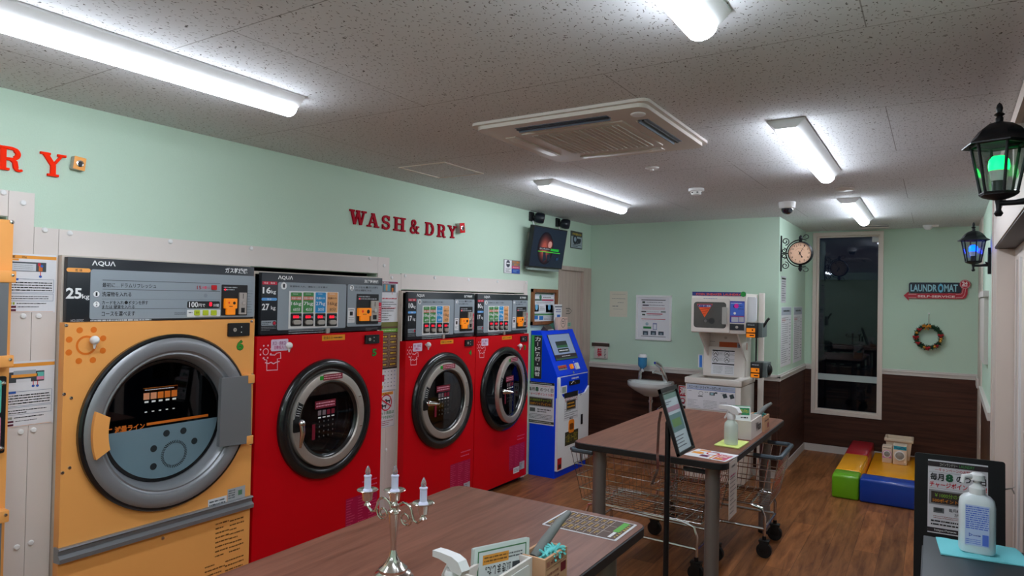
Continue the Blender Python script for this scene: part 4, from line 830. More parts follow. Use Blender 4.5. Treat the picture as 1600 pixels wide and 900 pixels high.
def g3(a):
    a.R(0, .02, 1, .07, (150, 40, 80)); a.T(.1, .03, .5, .06, '洗濯乾燥機', (240, 240, 240)); a.R(.12, .08, .88, .28, (120, 128, 136)); a.R(.2, .1, .55, .24, (90, 160, 180), 2); a.R(.3, .1, .4, .24, (220, 160, 100), 3); a.R(.6, .1, .8, .26, BK, 2); a.R(.64, .17, .74, .26, (220, 120, 40), 3); a.S([(.68, .27), (.68, .33)], .004, RDC)
    a.L(.08, .4, .95, .46, 1, RDC); a.L(.04, .49, .95, .97, 9, BK, 2, .5, .3, 6); a.L(.08, .64, .9, .68, 1, RDC, 3)
paper('instruction_sheet', pb_, (594, 438, 620, 503), 'red headed instruction sheet beside the machine numbered 5', 'notice', g3)
def g4(a):
    a.R(.0, .0, 1, .1, (120, 120, 60)); a.R(0, .14, 1, .22, (110, 170, 60)); a.L(.1, .16, .9, .2, 1, (230, 240, 200), 3)
    for k in range(6):
        for j in range(2): a.O(.04 + j * .5, .26 + k * .12, .48 + j * .48, .36 + k * .12, .002, (190, 170, 150)); a.L(.1 + j * .5, .29 + k * .12, .4 + j * .5, .34 + k * .12, 1, (230, 190, 60), 3, 1, .7, k)
paper('menu_sheet', pb_, (593, 503.5, 620, 574), 'brown price table sheet with green bar beside machine numbered 5', 'notice', g4, m=mat('brown_sheet', (104, 74, 58), .6))
def g5(a):
    a.R(0, 0, 1, .07, BK); a.R(.05, .3, .3, .6, RDC); a.R(.05, .65, .22, .9, OGC)
    for k in range(5):
        for j in range(4): a.L(.3 + j * .18, .15 + k * .16, .36 + j * .18, .21 + k * .16, 1, BLC if j == 3 else BK, 3, 1, .6, k + j)
paper('instruction_sheet', pb_, (592, 575.5, 619, 608), 'pale calendar style sheet under the brown price table', 'notice', g5)
def g6(a):
    a.O(.02, .02, .97, .98, .002, GY, 1); a.R(.1, .05, .88, .13, OGC); a.T(.3, .065, .8, .115, 'おねがい', BK)
    a.D(.5, .33, .062, RDC, 2, .053); a.S([(.22, .22), (.78, .45)], .009, RDC, 5)
    for dx, dy in ((.42, .24), (.2, .36)): a.R(dx + .06, dy + .03, dx + .3, dy + .07, BK, 3); a.R(dx, dy, dx + .12, dy + .04, BK, 3); a.R(dx + .08, dy + .05, dx + .12, dy + .12, BK, 3); a.R(dx + .24, dy + .05, dx + .28, dy + .12, BK, 3); a.R(dx + .28, dy - .01, dx + .31, dy + .04, BK, 3)
    a.T(.08, .56, .94, .65, 'ペット用品は', GRC, 2, .02); a.T(.08, .68, .94, .77, '洗濯できません！', GRC, 2, .02); a.L(.06, .8, .9, .95, 3, (150, 40, 70), 2, .6, .4)
paper('pet_notice', pb_, (589, 612, 616, 665), 'white no pets notice with red crossed circle beside machine numbered 5', 'notice', g6)

# ------------------------------------------------------------------ signs, television and speakers on the left wall
pw = LW(XL)
def s1(a): a.R(.03, .03, .46, .97, (236, 236, 240)); a.D(.24, .3, .035, (70, 74, 90), 3); a.R(.14, .24, .34, .32, (236, 236, 240), 4); a.R(.17, .32, .31, .42, BK, 4); a.L(.1, .62, .4, .92, 4, BK, 3, .6, .4); a.R(.47, .03, .97, .42, (140, 128, 120)); a.T(.5, .06, .94, .22, 'マスク着用', (226, 140, 40), 3, .03); a.T(.6, .25, .86, .4, 'お願い', (226, 140, 40), 3, .03); a.R(.47, .43, .97, .62, (206, 60, 110)); a.L(.52, .48, .92, .58, 1, (240, 220, 230), 3); a.R(.47, .63, .97, .97, (40, 80, 170)); a.L(.55, .7, .9, .9, 3, (140, 180, 230), 3)
paper('mask_sign', pw, (787, 405, 812, 428.5), 'small coloured mask sign on the wall above machine numbered 3', 'sign', s1, .004, M_SILVER)
def s2(a): a.R(.04, .04, .96, .3, (70, 76, 70)); a.T(.12, .1, .9, .25, '作動中', (176, 150, 50), 3, .04); a.R(.04, .3, .96, .95, (160, 176, 184)); a.D(.36, .48, .055, (30, 40, 56), 3); a.D(.36, .48, .03, (150, 170, 190), 4); a.R(.5, .4, .86, .6, (30, 40, 56), 4); a.S([(.3, .58), (.5, .68), (.8, .62)], .02, (30, 40, 56), 4); a.L(.15, .74, .85, .92, 2, (40, 46, 56), 3)
paper('camera_sign', pw, (891.5, 360, 909, 390), 'dark framed security camera sign right of the wall television', 'sign', s2, .004, mat('dark_frame', (60, 64, 60), .5))
def wallspeaker(px, py, label):
    u, v = pw.uv(px, py); c = Vector((XL, u, v)); t = thing('wall_speaker', label, 'speaker', c, 'black wall speakers above the television')
    mb = MB(); mb.box((XL, u - .05, v - .045), (XL + .02, u + .03, v + .05), M_BLACK, .004); mb.cyl(c + X3 * .02, c + X3 * .05 + Y3 * .03, .015, M_BLACK, 10); mb.build('speaker_bracket', t)
    mb = MB(); ax = Vector((.8, .5, -.15)).normalized(); o = c + X3 * .03 + Y3 * .02; mb.lathe([(.035, 0), (.052, .02), (.056, .06), (.052, .09), (.044, .1)], o, ax, mat('satin_black', (24, 30, 40), .35, var=.05), 24); mb.build('speaker_body', t)
    mb = MB(); mb.lathe([(.046, .098), (.03, .102), (0, .104)], o, ax, M_BLACK, 20); mb.build('speaker_grille', t)
    mb = MB(); mb.tube([c + X3 * .02 - Z3 * .04, c + X3 * .03 - Z3 * .09 + Y3 * .02, c + X3 * .01 - Z3 * .16 + Y3 * .03], .005, M_WHITE, 6); mb.build('speaker_cable', t)
wallspeaker(830, 339, 'black speaker above the left end of the wall television'); wallspeaker(871, 348.5, 'black speaker above the right end of the wall television')
tu = Vector((.035, .63, 0)).normalized(); tv = Vector((.062, 0, .40)).normalized()
tp = Pl((-3.385, 5.625, 2.105), tu, tv); TW, TH = .635, .415
t = thing('television', 'black wall television tilted down, showing a red stage picture', 'television', tp.p3(TW / 2, 0, -.08))
mb = MB(); mb.rect(tp, (0, 0, TW, TH), M_BLACK, -.045, .045, .006, raw=True); mb.build('television_case', t)
mb = MB(); SW = mat('screen_dark', (14, 20, 34), .25, emit=.5, emit_rgb=(10, 18, 34)); mb.rect(tp, (.012, .012, TW - .012, TH - .012), SW, .0006, raw=True)
def EM(n, c, e=.9): return mat('screen_' + n, tuple(v * .6 for v in c), .3, emit=e * .5, emit_rgb=c, spec=.2)
def sp(px, py): return tp.uv(px, py)
G4 = lambda *b: tuple((780 if i % 2 == 0 else 320) + .1 * c for i, c in enumerate(b))
def spoly(pts, m, w): mb.add([tp.p3(*tp.uv(780 + .1 * x, 320 + .1 * y), w) for x, y in pts], [tuple(range(len(pts)))], m)
for k in range(7):
    f_ = k / 6; col = tuple(int(a + (b - a) * f_) for a, b in zip((30, 22, 34), (176, 84, 72))); uc, vc = tp.uv(852 - 2 * f_, 388.5 + f_); ra, rb = .145 - .105 * f_, .165 - .10 * f_
    mb.add([tp.p3(uc + ra * math.cos(a) + .25 * rb * math.sin(a) * -.3, vc + rb * math.sin(a), .001 + .0002 * k) for a in [2 * math.pi * q / 32 for q in range(32)]], [tuple(range(32))], EM('glow%d' % k, col, .3 + .25 * f_))
u, v = tp.uv(780 + 79, 320 + 63); mb.disc(tp, (u, v), .05, EM('ring', (120, 40, 40), .5), .0026, 24, raw=True, inner=.043); mb.disc(tp, (u, v), .036, EM('moon', (196, 140, 132), .6), .0026, 24, raw=True)
spoly([(680, 740), (720, 745), (725, 860), (670, 900)], SW, .0029); spoly([(740, 790), (790, 770), (780, 880), (740, 890)], SW, .0029)
mb.rect(tp, G4(615, 655, 790, 725), EM('caption', (30, 30, 40), .5), .0032); mb.text(tp, 'コインランドリー', G4(630, 668, 780, 715), EM('caption_text', (220, 220, 230), .8), .0038, .01)
mb.rect(tp, G4(800, 690, 920, 745), EM('green', (30, 160, 50), .8), .0034); mb.stroke(tp, [(840, 392.3), (874, 397)], .007, EM('lime', (70, 200, 60), .7), .0036)
spoly([(880, 840), (920, 830), (915, 870), (880, 880)], EM('teal', (30, 60, 90), .6), .003); mb.build('television_screen', t)
mb = MB(); mb.box((XL, 5.76, 2.16), (XL + .03, 6.1, 2.46), M_STEEL); mb.tube([(XL + .02, 5.9, 2.35), tp.p3(.3, .25, -.045)], .02, M_STEEL, 8); mb.build('wall_mount', t)
mb = MB(); mb.rect(tp, (.02, -.03, TW - .03, 0), mat('grey_speaker_bar', (140, 156, 150), .5), -.045, .03, .004, raw=True); mb.build('speaker_bar', t)

# framed notice board
t = thing('notice_board', 'wood framed notice board above the blue kiosk', 'notice board', (XL, 6.1, 1.53))
mb = MB(); u0, v0, u1, v1 = mb._b(pw, (829.5, 451, 867.5, 506)); fw_ = .035; MW = wood('frame_wood', (112, 66, 36), (146, 92, 54), .45, 4, (6, 6, 1))
for b in ((u0, v0, u0 + fw_, v1), (u1 - fw_, v0, u1, v1), (u0, v0, u1, v0 + fw_), (u0, v1 - fw_, u1, v1)): mb.rect(pw, b, MW, 0, .03, raw=True)
mb.build('frame', t)
mb = MB(); mb.Z = (780, 400, .13333); mb.rect(pw, (u0 + fw_, v0 + fw_, u1 - fw_, v1 - fw_), mat('board_lining', (206, 212, 224), .6), .004, raw=True)
def bR(b, c, w=.006): mb.rect(pw, b, ink(c), w)
bR((410, 430, 630, 455), (50, 80, 60)); mb.lines(pw, (420, 436, 620, 452), 1, ink((220, 230, 220)), .007, 2)
bR((400, 470, 632, 502), (236, 238, 240)); mb.disc(pw, (478, 482), .025, ink((50, 120, 90)), .007); mb.lines(pw, (505, 476, 600, 494), 1, ink(BK), .007, 5)
bR((400, 505, 495, 523), (60, 90, 70)); bR((497, 507, 630, 527), (190, 50, 80)); bR((400, 530, 632, 662), (232, 234, 240)); mb.lines(pw, (430, 535, 600, 560), 2, ink(GY), .007, 3, .7, hgt=.4)
bR((405, 572, 458, 652), (30, 110, 200)); bR((540, 572, 622, 660), (30, 110, 200)); mb.lines(pw, (470, 590, 525, 640), 3, ink(BK), .007, 6, .5, hgt=.3); mb.disc(pw, (580, 600), .03, ink((120, 190, 230)), .008); mb.disc(pw, (430, 600), .03, ink((120, 190, 230)), .008)
bR((400, 678, 632, 692), (70, 140, 80)); bR((400, 698, 632, 760), (220, 224, 232)); bR((402, 700, 448, 742), (40, 120, 200), .007); bR((462, 704, 510, 748), (40, 120, 200), .007); mb.lines(pw, (520, 706, 625, 750), 3, ink(GY), .007, 8, .6, hgt=.4); mb.build('pinned_posters', t)

# ------------------------------------------------------------------ blue card kiosk
KY0, KY1, KX = 5.86, 6.56, -3.165
t = thing('card_kiosk', 'blue and white card charging kiosk with sloped screen', 'kiosk', (-3.3, 6.2, 0))
prof = [(-3.472, .0), (-3.472, 1.462), (-3.362, 1.462), (KX, 1.02), (KX, .80), (KX - .012, .80), (KX - .012, 0)]
mb = MB(); mb.prism([(x, KY0, z) for x, z in prof], (0, KY1 - KY0, 0), M_BLUE); mb.build('kiosk_body', t)
kp = LW(KX); kf = FW(KY0)
M_KW = mat('kiosk_white_paint', (238, 240, 242), .35, var=.02)
mb = MB(); mb.prism([(KX - .012, KY0 + .004, .075), (KX - .012, KY1 - .004, .075), (KX - .012, KY1 - .004, .86), (KX - .012, KY1 - .1, .79), (KX - .012, KY0 + .12, .79), (KX - .012, KY0 + .045, .86), (KX - .012, KY0 + .045, 1.0), (KX - .012, KY0 + .004, 1.0)], (.03, 0, 0), M_KW)
kfp = LW(KX + .018); zs = (800, 610, .15556)
mb.Z = zs; mb.disc(kfp, (703, 285), .012, M_BLACK, .0005, 10); mb.rect(kfp, (690, 240, 706, 335), M_BLACK, .001, .004, .006)
mb.rect(kfp, (455, 690, 495, 785), I(190, 20, 30), .001); mb.rect(kfp, (462, 750, 490, 778), K_K, .0015); mb.rect(kfp, (680, 640, 708, 702), I(120, 124, 130), .001); mb.lines(kfp, (575, 268, 612, 290), 1, K_G, .001, 3); mb.lines(kfp, (680, 0, 700, 50), 3, K_G, .001, 3)
dr = mb.build('service_door', t)
mb = MB(); mb.Z = zs; mb.rect(kfp, (568, 300, 618, 412), I(246, 140, 30), .001, .006, .028); mb.rect(kfp, (572, 335, 612, 385), I(120, 60, 10), .0075, 0, .02); mb.build('coin_return', dr)
mb = MB(); mb.Z = zs; mb.rect(kfp, (532, 425, 662, 512), I(50, 50, 36), .001); mb.text(kfp, 'つり銭・カード取出口', (540, 445, 654, 490), I(190, 170, 60), .002); mb.build('slot_label', dr)
mb = MB(); mb.Z = zs; mb.rect(kfp, (525, 35, 660, 268), M_PAPER, .001); mb.rect(kfp, (525, 30, 660, 50), K_K, .0015); mb.text(kfp, '毎月8のつく日', (532, 72, 652, 96), I(180, 30, 50), .0015); mb.rect(kfp, (545, 105, 640, 180), I(140, 140, 140), .0015); mb.rect(kfp, (552, 112, 632, 172), I(60, 48, 40), .002); mb.lines(kfp, (556, 118, 628, 166), 2, I(214, 150, 40), .0025, 4); mb.lines(kfp, (528, 185, 655, 255), 5, K_G, .0015, 5, .6, hgt=.3); mb.build('campaign_notice', dr)
ks = Pl((-3.362, 0, 1.462), Y3, Vector((-3.362 - KX, 0, 1.462 - 1.02)))
def kpx(x, y): return (800 + x * .13333, 500 + y * .13333)
mb = MB(); mb.Z = (800, 500, .13333); mb.rect(ks, (405, 175, 770, 445), M_BLACK, .0005, .004, .004)
mb.rect(ks, (412, 180, 762, 440), mat('kiosk_screen', (96, 108, 128), .2, emit=.35, emit_rgb=(110, 124, 150)), .005); u0, v0, u1, v1 = mb._b(ks, (412, 180, 762, 440)); uw, vh = u1 - u0, v1 - v0
mb.rect(ks, (u0, v0, u1, v0 + .2 * vh), EM('kbar', (70, 60, 66), .2), .0056, raw=True); mb.rect(ks, (u0, v0, u1, v0 + .05 * vh), EM('kgreen', (70, 110, 90), .3), .006, raw=True)
mb.rect(ks, (u0 + .22 * uw, v0 + .46 * vh, u0 + .74 * uw, v0 + .72 * vh), EM('kbtn', (60, 72, 70), .2), .0056, raw=True); mb.rect(ks, (u0 + .22 * uw, v0 + .46 * vh, u0 + .74 * uw, v0 + .56 * vh), EM('kbtn2', (66, 120, 84), .3), .006, raw=True); mb.rect(ks, (u0 + .22 * uw, v0 + .27 * vh, u0 + .74 * uw, v0 + .43 * vh), EM('kbtn', (60, 72, 70), .2), .0056, raw=True); mb.lines(ks, (u0 + .27 * uw, v0 + .3 * vh, u0 + .7 * uw, v0 + .4 * vh), 1, K_W, .006, 4, raw=True); mb.lines(ks, (u0 + .3 * uw, v0 + .1 * vh, u0 + .7 * uw, v0 + .15 * vh), 1, K_W, .0062, 5, raw=True)
mb.build('touch_screen', t)
mb = MB(); mb.Z = (800, 500, .13333); mb.rect(ks, (530, 540, 645, 578), M_STEEL, .001, .004); mb.rect(ks, (536, 544, 640, 556), I(200, 70, 60), .0055); mb.lines(ks, (540, 560, 638, 574), 1, K_K, .0055, 3); mb.rect(ks, (722, 510, 780, 576), M_WHITE, .001, .02, .006); mb.disc(ks, (716, 614), .013, M_CHROME, .001, 14, th=.006); mb.disc(ks, (722, 488), .008, K_W, .001); mb.build('card_slot', t)
mb = MB(); mb.Z = (800, 500, .13333); mb.rect(ks, (668, 523, 712, 572), M_CARDORANGE, .001, .02, .006); mb.build('orange_button', t)
mb = MB(); mb.rect(kp, (KY0 + .01, 1.0, KY1 - .01, 1.008), K_W, .0005, raw=True); mb.Z = (800, 500, .13333); mb.rect(kp, (668, 720, 790, 742), M_BLACK, .001, .006, .002); mb.tube([kp.p3(*kp.uv(*kpx(672, 748)), .02), kp.p3(*kp.uv(*kpx(690, 712)), .03), kp.p3(*kp.uv(*kpx(715, 738)), .03)], .006, M_CHROME, 8); mb.rect(kp, (568, 780, 634, 856), M_WHITE, .001, .008, .004); mb.rect(kp, (580, 790, 625, 846), I(150, 160, 150), .0095); mb.lines(kp, (700, 665, 780, 690), 1, K_W, .001, 4); mb.build('coin_inlet', t)
mb = MB(); mb.Z = (800, 500, .13333); mb.rect(kf, (232, 175, 345, 690), I(60, 170, 80), .001, .003); mb.rect(kf, (266, 183, 345, 690), I(44, 42, 50), .0042); mb.vtext(kf, 'カード発行・両替', (276, 192, 330, 665), K_W, .005, .02); mb.build('side_sign', t)
mb = MB(); mb.Z = (800, 500, .13333)
mb.rect(kf, (186, 712, 490, 1245), M_PAPER, .001, .001); u0, v0, u1, v1 = mb._b(kf, (186, 712, 490, 1245)); UW, VH = u1 - u0, v1 - v0
def kq(x0, y0, x1, y1): return (u0 + x0 * UW, v1 - y1 * VH, u0 + x1 * UW, v1 - y0 * VH)
mb.rect(kf, kq(0, 0, 1, .06), K_K, .0025, raw=True); mb.lines(kf, kq(.1, .015, .9, .045), 1, I(200, 200, 190), .003, 4, raw=True); mb.text(kf, 'キャンペーンのお知らせ', kq(.15, .075, .85, .11), I(190, 30, 50), .003, raw=True)
mb.text(kf, '毎月', kq(.03, .13, .27, .22), K_K, .003, .02, raw=True); mb.text(kf, '8', kq(.3, .12, .42, .23), I(20, 90, 60), .003, .05, raw=True); mb.text(kf, 'のつく日', kq(.48, .13, .96, .22), K_K, .003, .02, raw=True); mb.text(kf, 'チャージポイント５倍！', kq(.03, .25, .97, .32), I(200, 30, 60), .003, .015, raw=True)
mb.rect(kf, kq(.04, .36, .96, .58), I(150, 150, 152), .0025, raw=True); mb.rect(kf, kq(.08, .38, .92, .56), I(52, 40, 34), .003, raw=True); mb.text(kf, '￥1000分のチャージで', kq(.11, .395, .89, .46), I(150, 180, 40), .0035, .01, raw=True); mb.text(kf, '500ポイントプレゼント！', kq(.11, .48, .89, .545), I(226, 150, 30), .0035, .01, raw=True)
mb.rect(kf, kq(.1, .62, .3, .71), I(90, 94, 96), .003, raw=True); mb.lines(kf, kq(.38, .62, .9, .72), 2, K_K, .003, 8, .7, raw=True); mb.lines(kf, kq(.06, .75, .94, .88), 4, K_G, .003, 9, .7, raw=True, hgt=.4); mb.rect(kf, kq(.0, .91, 1, .97), I(60, 66, 50), .003, raw=True); mb.lines(kf, kq(.1, .925, .9, .955), 1, K_W, .0035, 4, raw=True)
mb.build('campaign_poster', t)
# leaflets on top of the kiosk
kt = aty(876, 514, 6.0); zt = 1.462
def cardbox(name, px, y, w, h, d, m, label, cat, draw=None, ox=0):
    c = aty(px, 512, y); x0 = -3.43 + ox
    mb = MB(); mb.box((x0, y, zt), (x0 + d, y + w, zt + h), m, .002); f = LW(x0 + d)
    if draw: draw(mb, f, y, y + w, zt, zt + h)
    return tag(mb.build(name, None, (x0 + d / 2, y + w / 2, zt)), label, cat)
def d1_(mb, f, a, b, z0, z1): mb.disc(f, ((a + b) / 2, z0 + .55 * (z1 - z0)), .05, I(70, 66, 66), .001, 24, raw=True, inner=.044); mb.lines(f, (a + .08, z0 + .06, b - .08, z0 + .1), 2, I(70, 66, 66), .001, 3, raw=True); mb.lines(f, (a + .14, z1 - .03, b - .01, z1 - .012), 1, I(110, 90, 90), .001, 4, raw=True)
cardbox('leaflet_holder', 875, 6.21, .21, .135, .04, mat('blush_card', (222, 190, 178), .6), 'pinkish card leaflet holder standing on the blue kiosk', 'leaflet holder', d1_, .04)
def d2_(mb, f, a, b, z0, z1): mb.rect(f, (a, z1 - .03, b, z1 - .02), I(60, 70, 90), .001, raw=True); mb.lines(f, (a + .02, z1 - .09, b - .02, z1 - .045), 2, I(60, 60, 140), .001, 5, raw=True); mb.rect(f, (a + .05, z1 - .15, a + .12, z1 - .11), I(50, 110, 200), .001, raw=True)
cardbox('leaflet', 876, 6.25, .16, .27, .012, M_PAPER, 'white leaflet standing behind the pinkish holder on the kiosk', 'leaflet', d2_, .0)
mb = MB(); mb.M = Matrix.Translation((-3.40, 5.98, zt)) @ Matrix.Rotation(.12, 4, 'Z'); mb.prism([(-.03, 0, 0), (.05, 0, 0), (.0, 0, .05)], (0, .17, 0), I(70, 60, 56)); mb.box((.028, .02, .004), (.052, .15, .01), I(226, 226, 226)); tag(mb.build('tent_card', None, (-3.4, 6.05, zt)), 'small dark tent card lying at the back of the kiosk top', 'card')
mb = MB(); mb.prism([(-3.42, 6.13, zt), (-3.40, 6.21, zt), (-3.41, 6.2, zt + .075), (-3.43, 6.13, zt + .055)], (.006, 0, 0), I(40, 90, 76)); tag(mb.build('tent_card', None, (-3.41, 6.17, zt)), 'small green folded card beside the pinkish leaflet holder', 'card')

# ------------------------------------------------------------------ far wall
pf = FW(YF)
def m1(a): a.L(.15, .1, .9, .14, 1, GY, 1, 1, .3); a.L(.12, .26, .9, .32, 1, GY, 1, 1, .3); a.L(.45, .42, .8, .46, 1, GY, 1); a.L(.15, .55, .5, .62, 1, GY, 1); a.L(.2, .68, .75, .72, 1, GY, 1, 1, .2); a.O(.06, .06, .94, .9, .001, (190, 186, 170), 1)
paper('memo_sheet', pf, (953, 455, 980, 495.5), 'plain cream memo sheet taped on the far wall', 'notice', m1, .0015, mat('cream_paper', (218, 214, 196), .8))
t = thing('framed_notice', 'white framed notice on the far wall left of the sneaker washer', 'framed notice', pf.p3(-2.68, 1.33))
mb = MB(); u0, v0, u1, v1 = mb._b(pf, (995, 461, 1049, 533)); fw_ = .022
for b in ((u0, v0, u0 + fw_, v1), (u1 - fw_, v0, u1, v1), (u0, v0, u1, v0 + fw_), (u0, v1 - fw_, u1, v1)): mb.rect(pf, b, M_WHITE, 0, .02, raw=True)
mb.build('frame', t)
mb = MB(); mb.rect(pf, (u0 + fw_, v0 + fw_, u1 - fw_, v1 - fw_), M_PAPER, .006, raw=True); mb.Z = (900, 430, .14446)
def nR(b, c, w=.007): mb.rect(pf, b, ink(c), w)
nR((710, 263, 972, 276), (30, 34, 36)); nR((720, 282, 750, 302), (40, 60, 50)); mb.lines(pf, (765, 286, 965, 304), 1, ink(GY), .007, 2); nR((722, 318, 790, 332), (60, 50, 70)); mb.lines(pf, (795, 318, 960, 334), 1, ink((90, 60, 100)), .007, 3); mb.lines(pf, (715, 342, 965, 378), 3, ink((190, 80, 90)), .007, 4, .5, hgt=.35)
nR((710, 386, 762, 400), (30, 34, 36)); nR((920, 392, 972, 404), (20, 70, 50)); mb.lines(pf, (770, 390, 900, 402), 1, ink(GY), .007, 5); nR((718, 418, 750, 434), (40, 60, 50)); nR((765, 412, 938, 427), (180, 60, 80)); mb.lines(pf, (770, 430, 920, 444), 1, ink(GY), .007, 6); nR((710, 468, 968, 484), (190, 60, 76)); mb.lines(pf, (712, 488, 968, 496), 1, ink(GY), .007, 7)
mb.disc(pf, (770, 527), .016, ink((40, 130, 150)), .0075, inner=.008); nR((730, 553, 816, 580), (40, 130, 70)); nR((834, 518, 876, 592), (120, 130, 170)); nR((840, 530, 870, 585), (226, 228, 236), .008)
for b in ((725, 602, 782, 648), (810, 602, 868, 648), (893, 608, 950, 650)): nR(b, (54, 70, 84)); nR((b[0] + 15, b[1] + 18, b[2] - 15, b[3] - 4), (130, 150, 160), .008)
nR((708, 654, 972, 672), (30, 34, 36)); mb.build('notice_print', t)
def m3_(a): a.R(-.18, 0.02, 1.2, .2, (66, 52, 44), 2); a.T(.05, .05, .8, .16, '非常口', (180, 160, 90), 4); a.T(.2, .32, .5, .62, '消', RDC, 3, .03); a.T(.2, .66, .5, .96, '火', RDC, 3, .03); a.L(.75, .4, .88, .95, 6, BK, 3, .4, .5)
paper('small_sign', pf, (930, 534, 950, 560.5), 'small white sign with red characters on far wall beside the ash door', 'sign', lambda a: (a.R(-.2, .05, 1.15, .26, (66, 52, 44), 2), a.T(.22, .38, .58, .68, '禁', RDC, 3, .03), a.T(.22, .68, .58, .96, '煙', RDC, 3, .03), a.L(.76, .4, .9, .95, 6, BK, 3, .4, .5)), .02, M_RAIL)
# sink
SKX, SKY, SKZ = -2.63, 7.0, .905
t = thing('wash_basin', 'small white wall basin on the dark wainscot', 'sink', (SKX, YF, .6))
mb = MB(); oval = lambda r, k, z, yo=0: [(SKX + r * math.cos(a), SKY + yo + k * math.sin(a), z) for a in [2 * math.pi * i / 40 for i in range(40)]]
rings = [oval(.08, .06, .74, .05), oval(.17, .13, .79, .03), oval(.235, .185, .845), oval(.246, .195, .865), oval(.246, .195, SKZ - .005), oval(.240, .19, SKZ), oval(.20, .13, SKZ - .004, -.03), oval(.17, .11, SKZ - .05, -.03), oval(.1, .07, SKZ - .1, -.02), oval(.01, .01, SKZ - .105, -.02)]
vs = [p for r in rings for p in r]; n = 40
M_CER = mat('white_ceramic', (214, 218, 216), .12, coat=.4, var=.02)
mb.add(vs, [(j * n + i, j * n + (i + 1) % n, (j + 1) * n + (i + 1) % n, (j + 1) * n + i) for j in range(len(rings) - 1) for i in range(n)], M_CER, True); mb.add(rings[0], [tuple(range(n))], M_CER)
mb.box((SKX - .215, SKY + .02, .85), (SKX + .215, YF - .008, SKZ), M_CER, .02); mb.build('basin_bowl', t)
mb = MB(); mb.cyl((SKX, 7.05, .745), (SKX, 7.05, .3), .022, M_CHROME, 14); mb.cyl((SKX, 7.05, .7), (SKX, 7.05, .67), .03, M_CHROME, 14); mb.tube([(SKX, 7.05, .32), (SKX, 7.06, .26), (SKX, 7.12, .24), (SKX, 7.2, .3), (SKX, YF - .01, .34)], .02, M_CHROME, 10); mb.tube([(SKX + .08, YF - .01, .6), (SKX + .09, 7.15, .63), (SKX + .07, 7.08, .6), (SKX + .05, 7.06, .5)], .008, M_CHROME, 8); mb.build('drain_pipe', t)
mb = MB(); fb = Vector((SKX + .15, 7.12, SKZ)); mb.tube([fb, fb + Vector((-.03, -.02, .09)), fb + Vector((-.06, -.03, .17))], [.028, .024, .02], M_CHROME, 12); mb.tube([fb + Vector((-.03, -.02, .085)), fb + Vector((-.10, -.08, .105)), fb + Vector((-.13, -.1, .1))], [.02, .016, .014], M_CHROME, 10); mb.tube([fb + Vector((-.06, -.03, .165)), fb + Vector((-.09, -.07, .2)), fb + Vector((-.10, -.10, .205))], [.026, .024, .014], M_CHROME, 10); mb.build('faucet', t)
t = thing('soap_dispenser', 'soap dispenser with blue inverted bottle on the basin', 'soap dispenser', (SKX - .15, 7.1, SKZ))
sb = Vector((SKX - .15, 7.1, SKZ + .003)); mb = MB(); mb.tube([sb, sb + Vector((.0, 0, .07)), sb + Vector((.03, -.02, .125))], [.026, .022, .022], M_CHROME, 12); mb.tube([sb + Vector((.02, -.01, .12)), sb + Vector((.055, -.05, .1))], .012, M_WHITE, 8); mb.build('dispenser_stem', t)
mb = MB(); mb.lathe([(.015, .125), (.045, .15), (.05, .17), (.05, .245), (.046, .25)], sb + Vector((.035, -.02, 0)), Z3, mat('blue_soap', (60, 140, 190), .2, coat=.5), 24); mb.build('soap_bottle', t)
mb = MB(); mb.lathe([(.05, .25), (.048, .27), (.035, .285), (0, .287)], sb + Vector((.035, -.02, 0)), Z3, M_WHITE, 24); mb.build('bottle_cap', t)
paper('extinguisher_sign', FW(YF - .009), (1060.5, 602, 1079, 635), 'red and white sign with character on wainscot behind the sneaker washer', 'sign', lambda a: (a.R(.03, .02, .97, .52, (196, 24, 48), 1), a.T(.1, .06, .7, .46, '消', (240, 240, 240), 2, .04), a.D(.35, .75, .03, RDC, 2, .02), a.R(.25, .82, .5, .9, RDC, 2)), .003)

# ------------------------------------------------------------------ sneaker washer and dryer stack
t = thing('sneaker_laundry', 'ivory sneaker washer with dryer mounted above, by the alcove corner', 'sneaker washer', (-1.83, 6.9, 0))
sf = FW(6.60); x0, x1 = -2.112, -1.553
mb = MB(); mb.box((x0 + .008, 6.61, .0), (x1 - .008, 7.17, .97), M_IVORY, .006); mb.cyl((x1 - .008, 6.75, .66), (x1 - .002, 6.75, .66), .012, M_BLACK, 10); mb.build('washer_body', t)
mb = MB()
for a, b in (((x0, 6.6, .975), (x1, 6.68, 1.035)), ((x0, 7.05, .975), (x1, 7.175, 1.035)), ((x0 + .001, 6.66, .975), (x0 + .10, 7.07, 1.034)), ((x1 - .10, 6.66, .975), (x1 - .001, 7.07, 1.034))): mb.box(a, b, M_IVORY, .008)
mb.box((x0 + .09, 6.67, .985), (x1 - .09, 7.06, .995), M_BEIGE); mb.build('washer_rim', t)
lidp = Pl((-2.0, 6.92, 1.03), X3, Vector((0, .08, .98))); l0 = lidp.uv(1098, 589); l1 = lidp.uv(1164, 544)
mb = MB(); LU0, LV0, LU1, LV1 = l0[0], .0, l1[0], l1[1]; LV0 = max(0, lidp.uv(1130, 592)[1]); mb.rect(lidp, (LU0, LV0, LU1, LV1), M_IVORY, -.03, .03, .012, raw=True); lid = mb.build('washer_lid', t)
mb = MB(); LWd, LHt = LU1 - LU0, LV1 - LV0
def lq(a, b, c, d): return (LU0 + a * LWd, LV1 - d * LHt, LU0 + c * LWd, LV1 - b * LHt)
mb.rect(lidp, lq(.2, .1, .76, .94), M_PAPER, .001, raw=True); mb.rect(lidp, lq(.22, .11, .76, .15), K_K, .0016, raw=True); mb.rect(lidp, lq(.22, .56, .76, .60), K_K, .0016, raw=True)
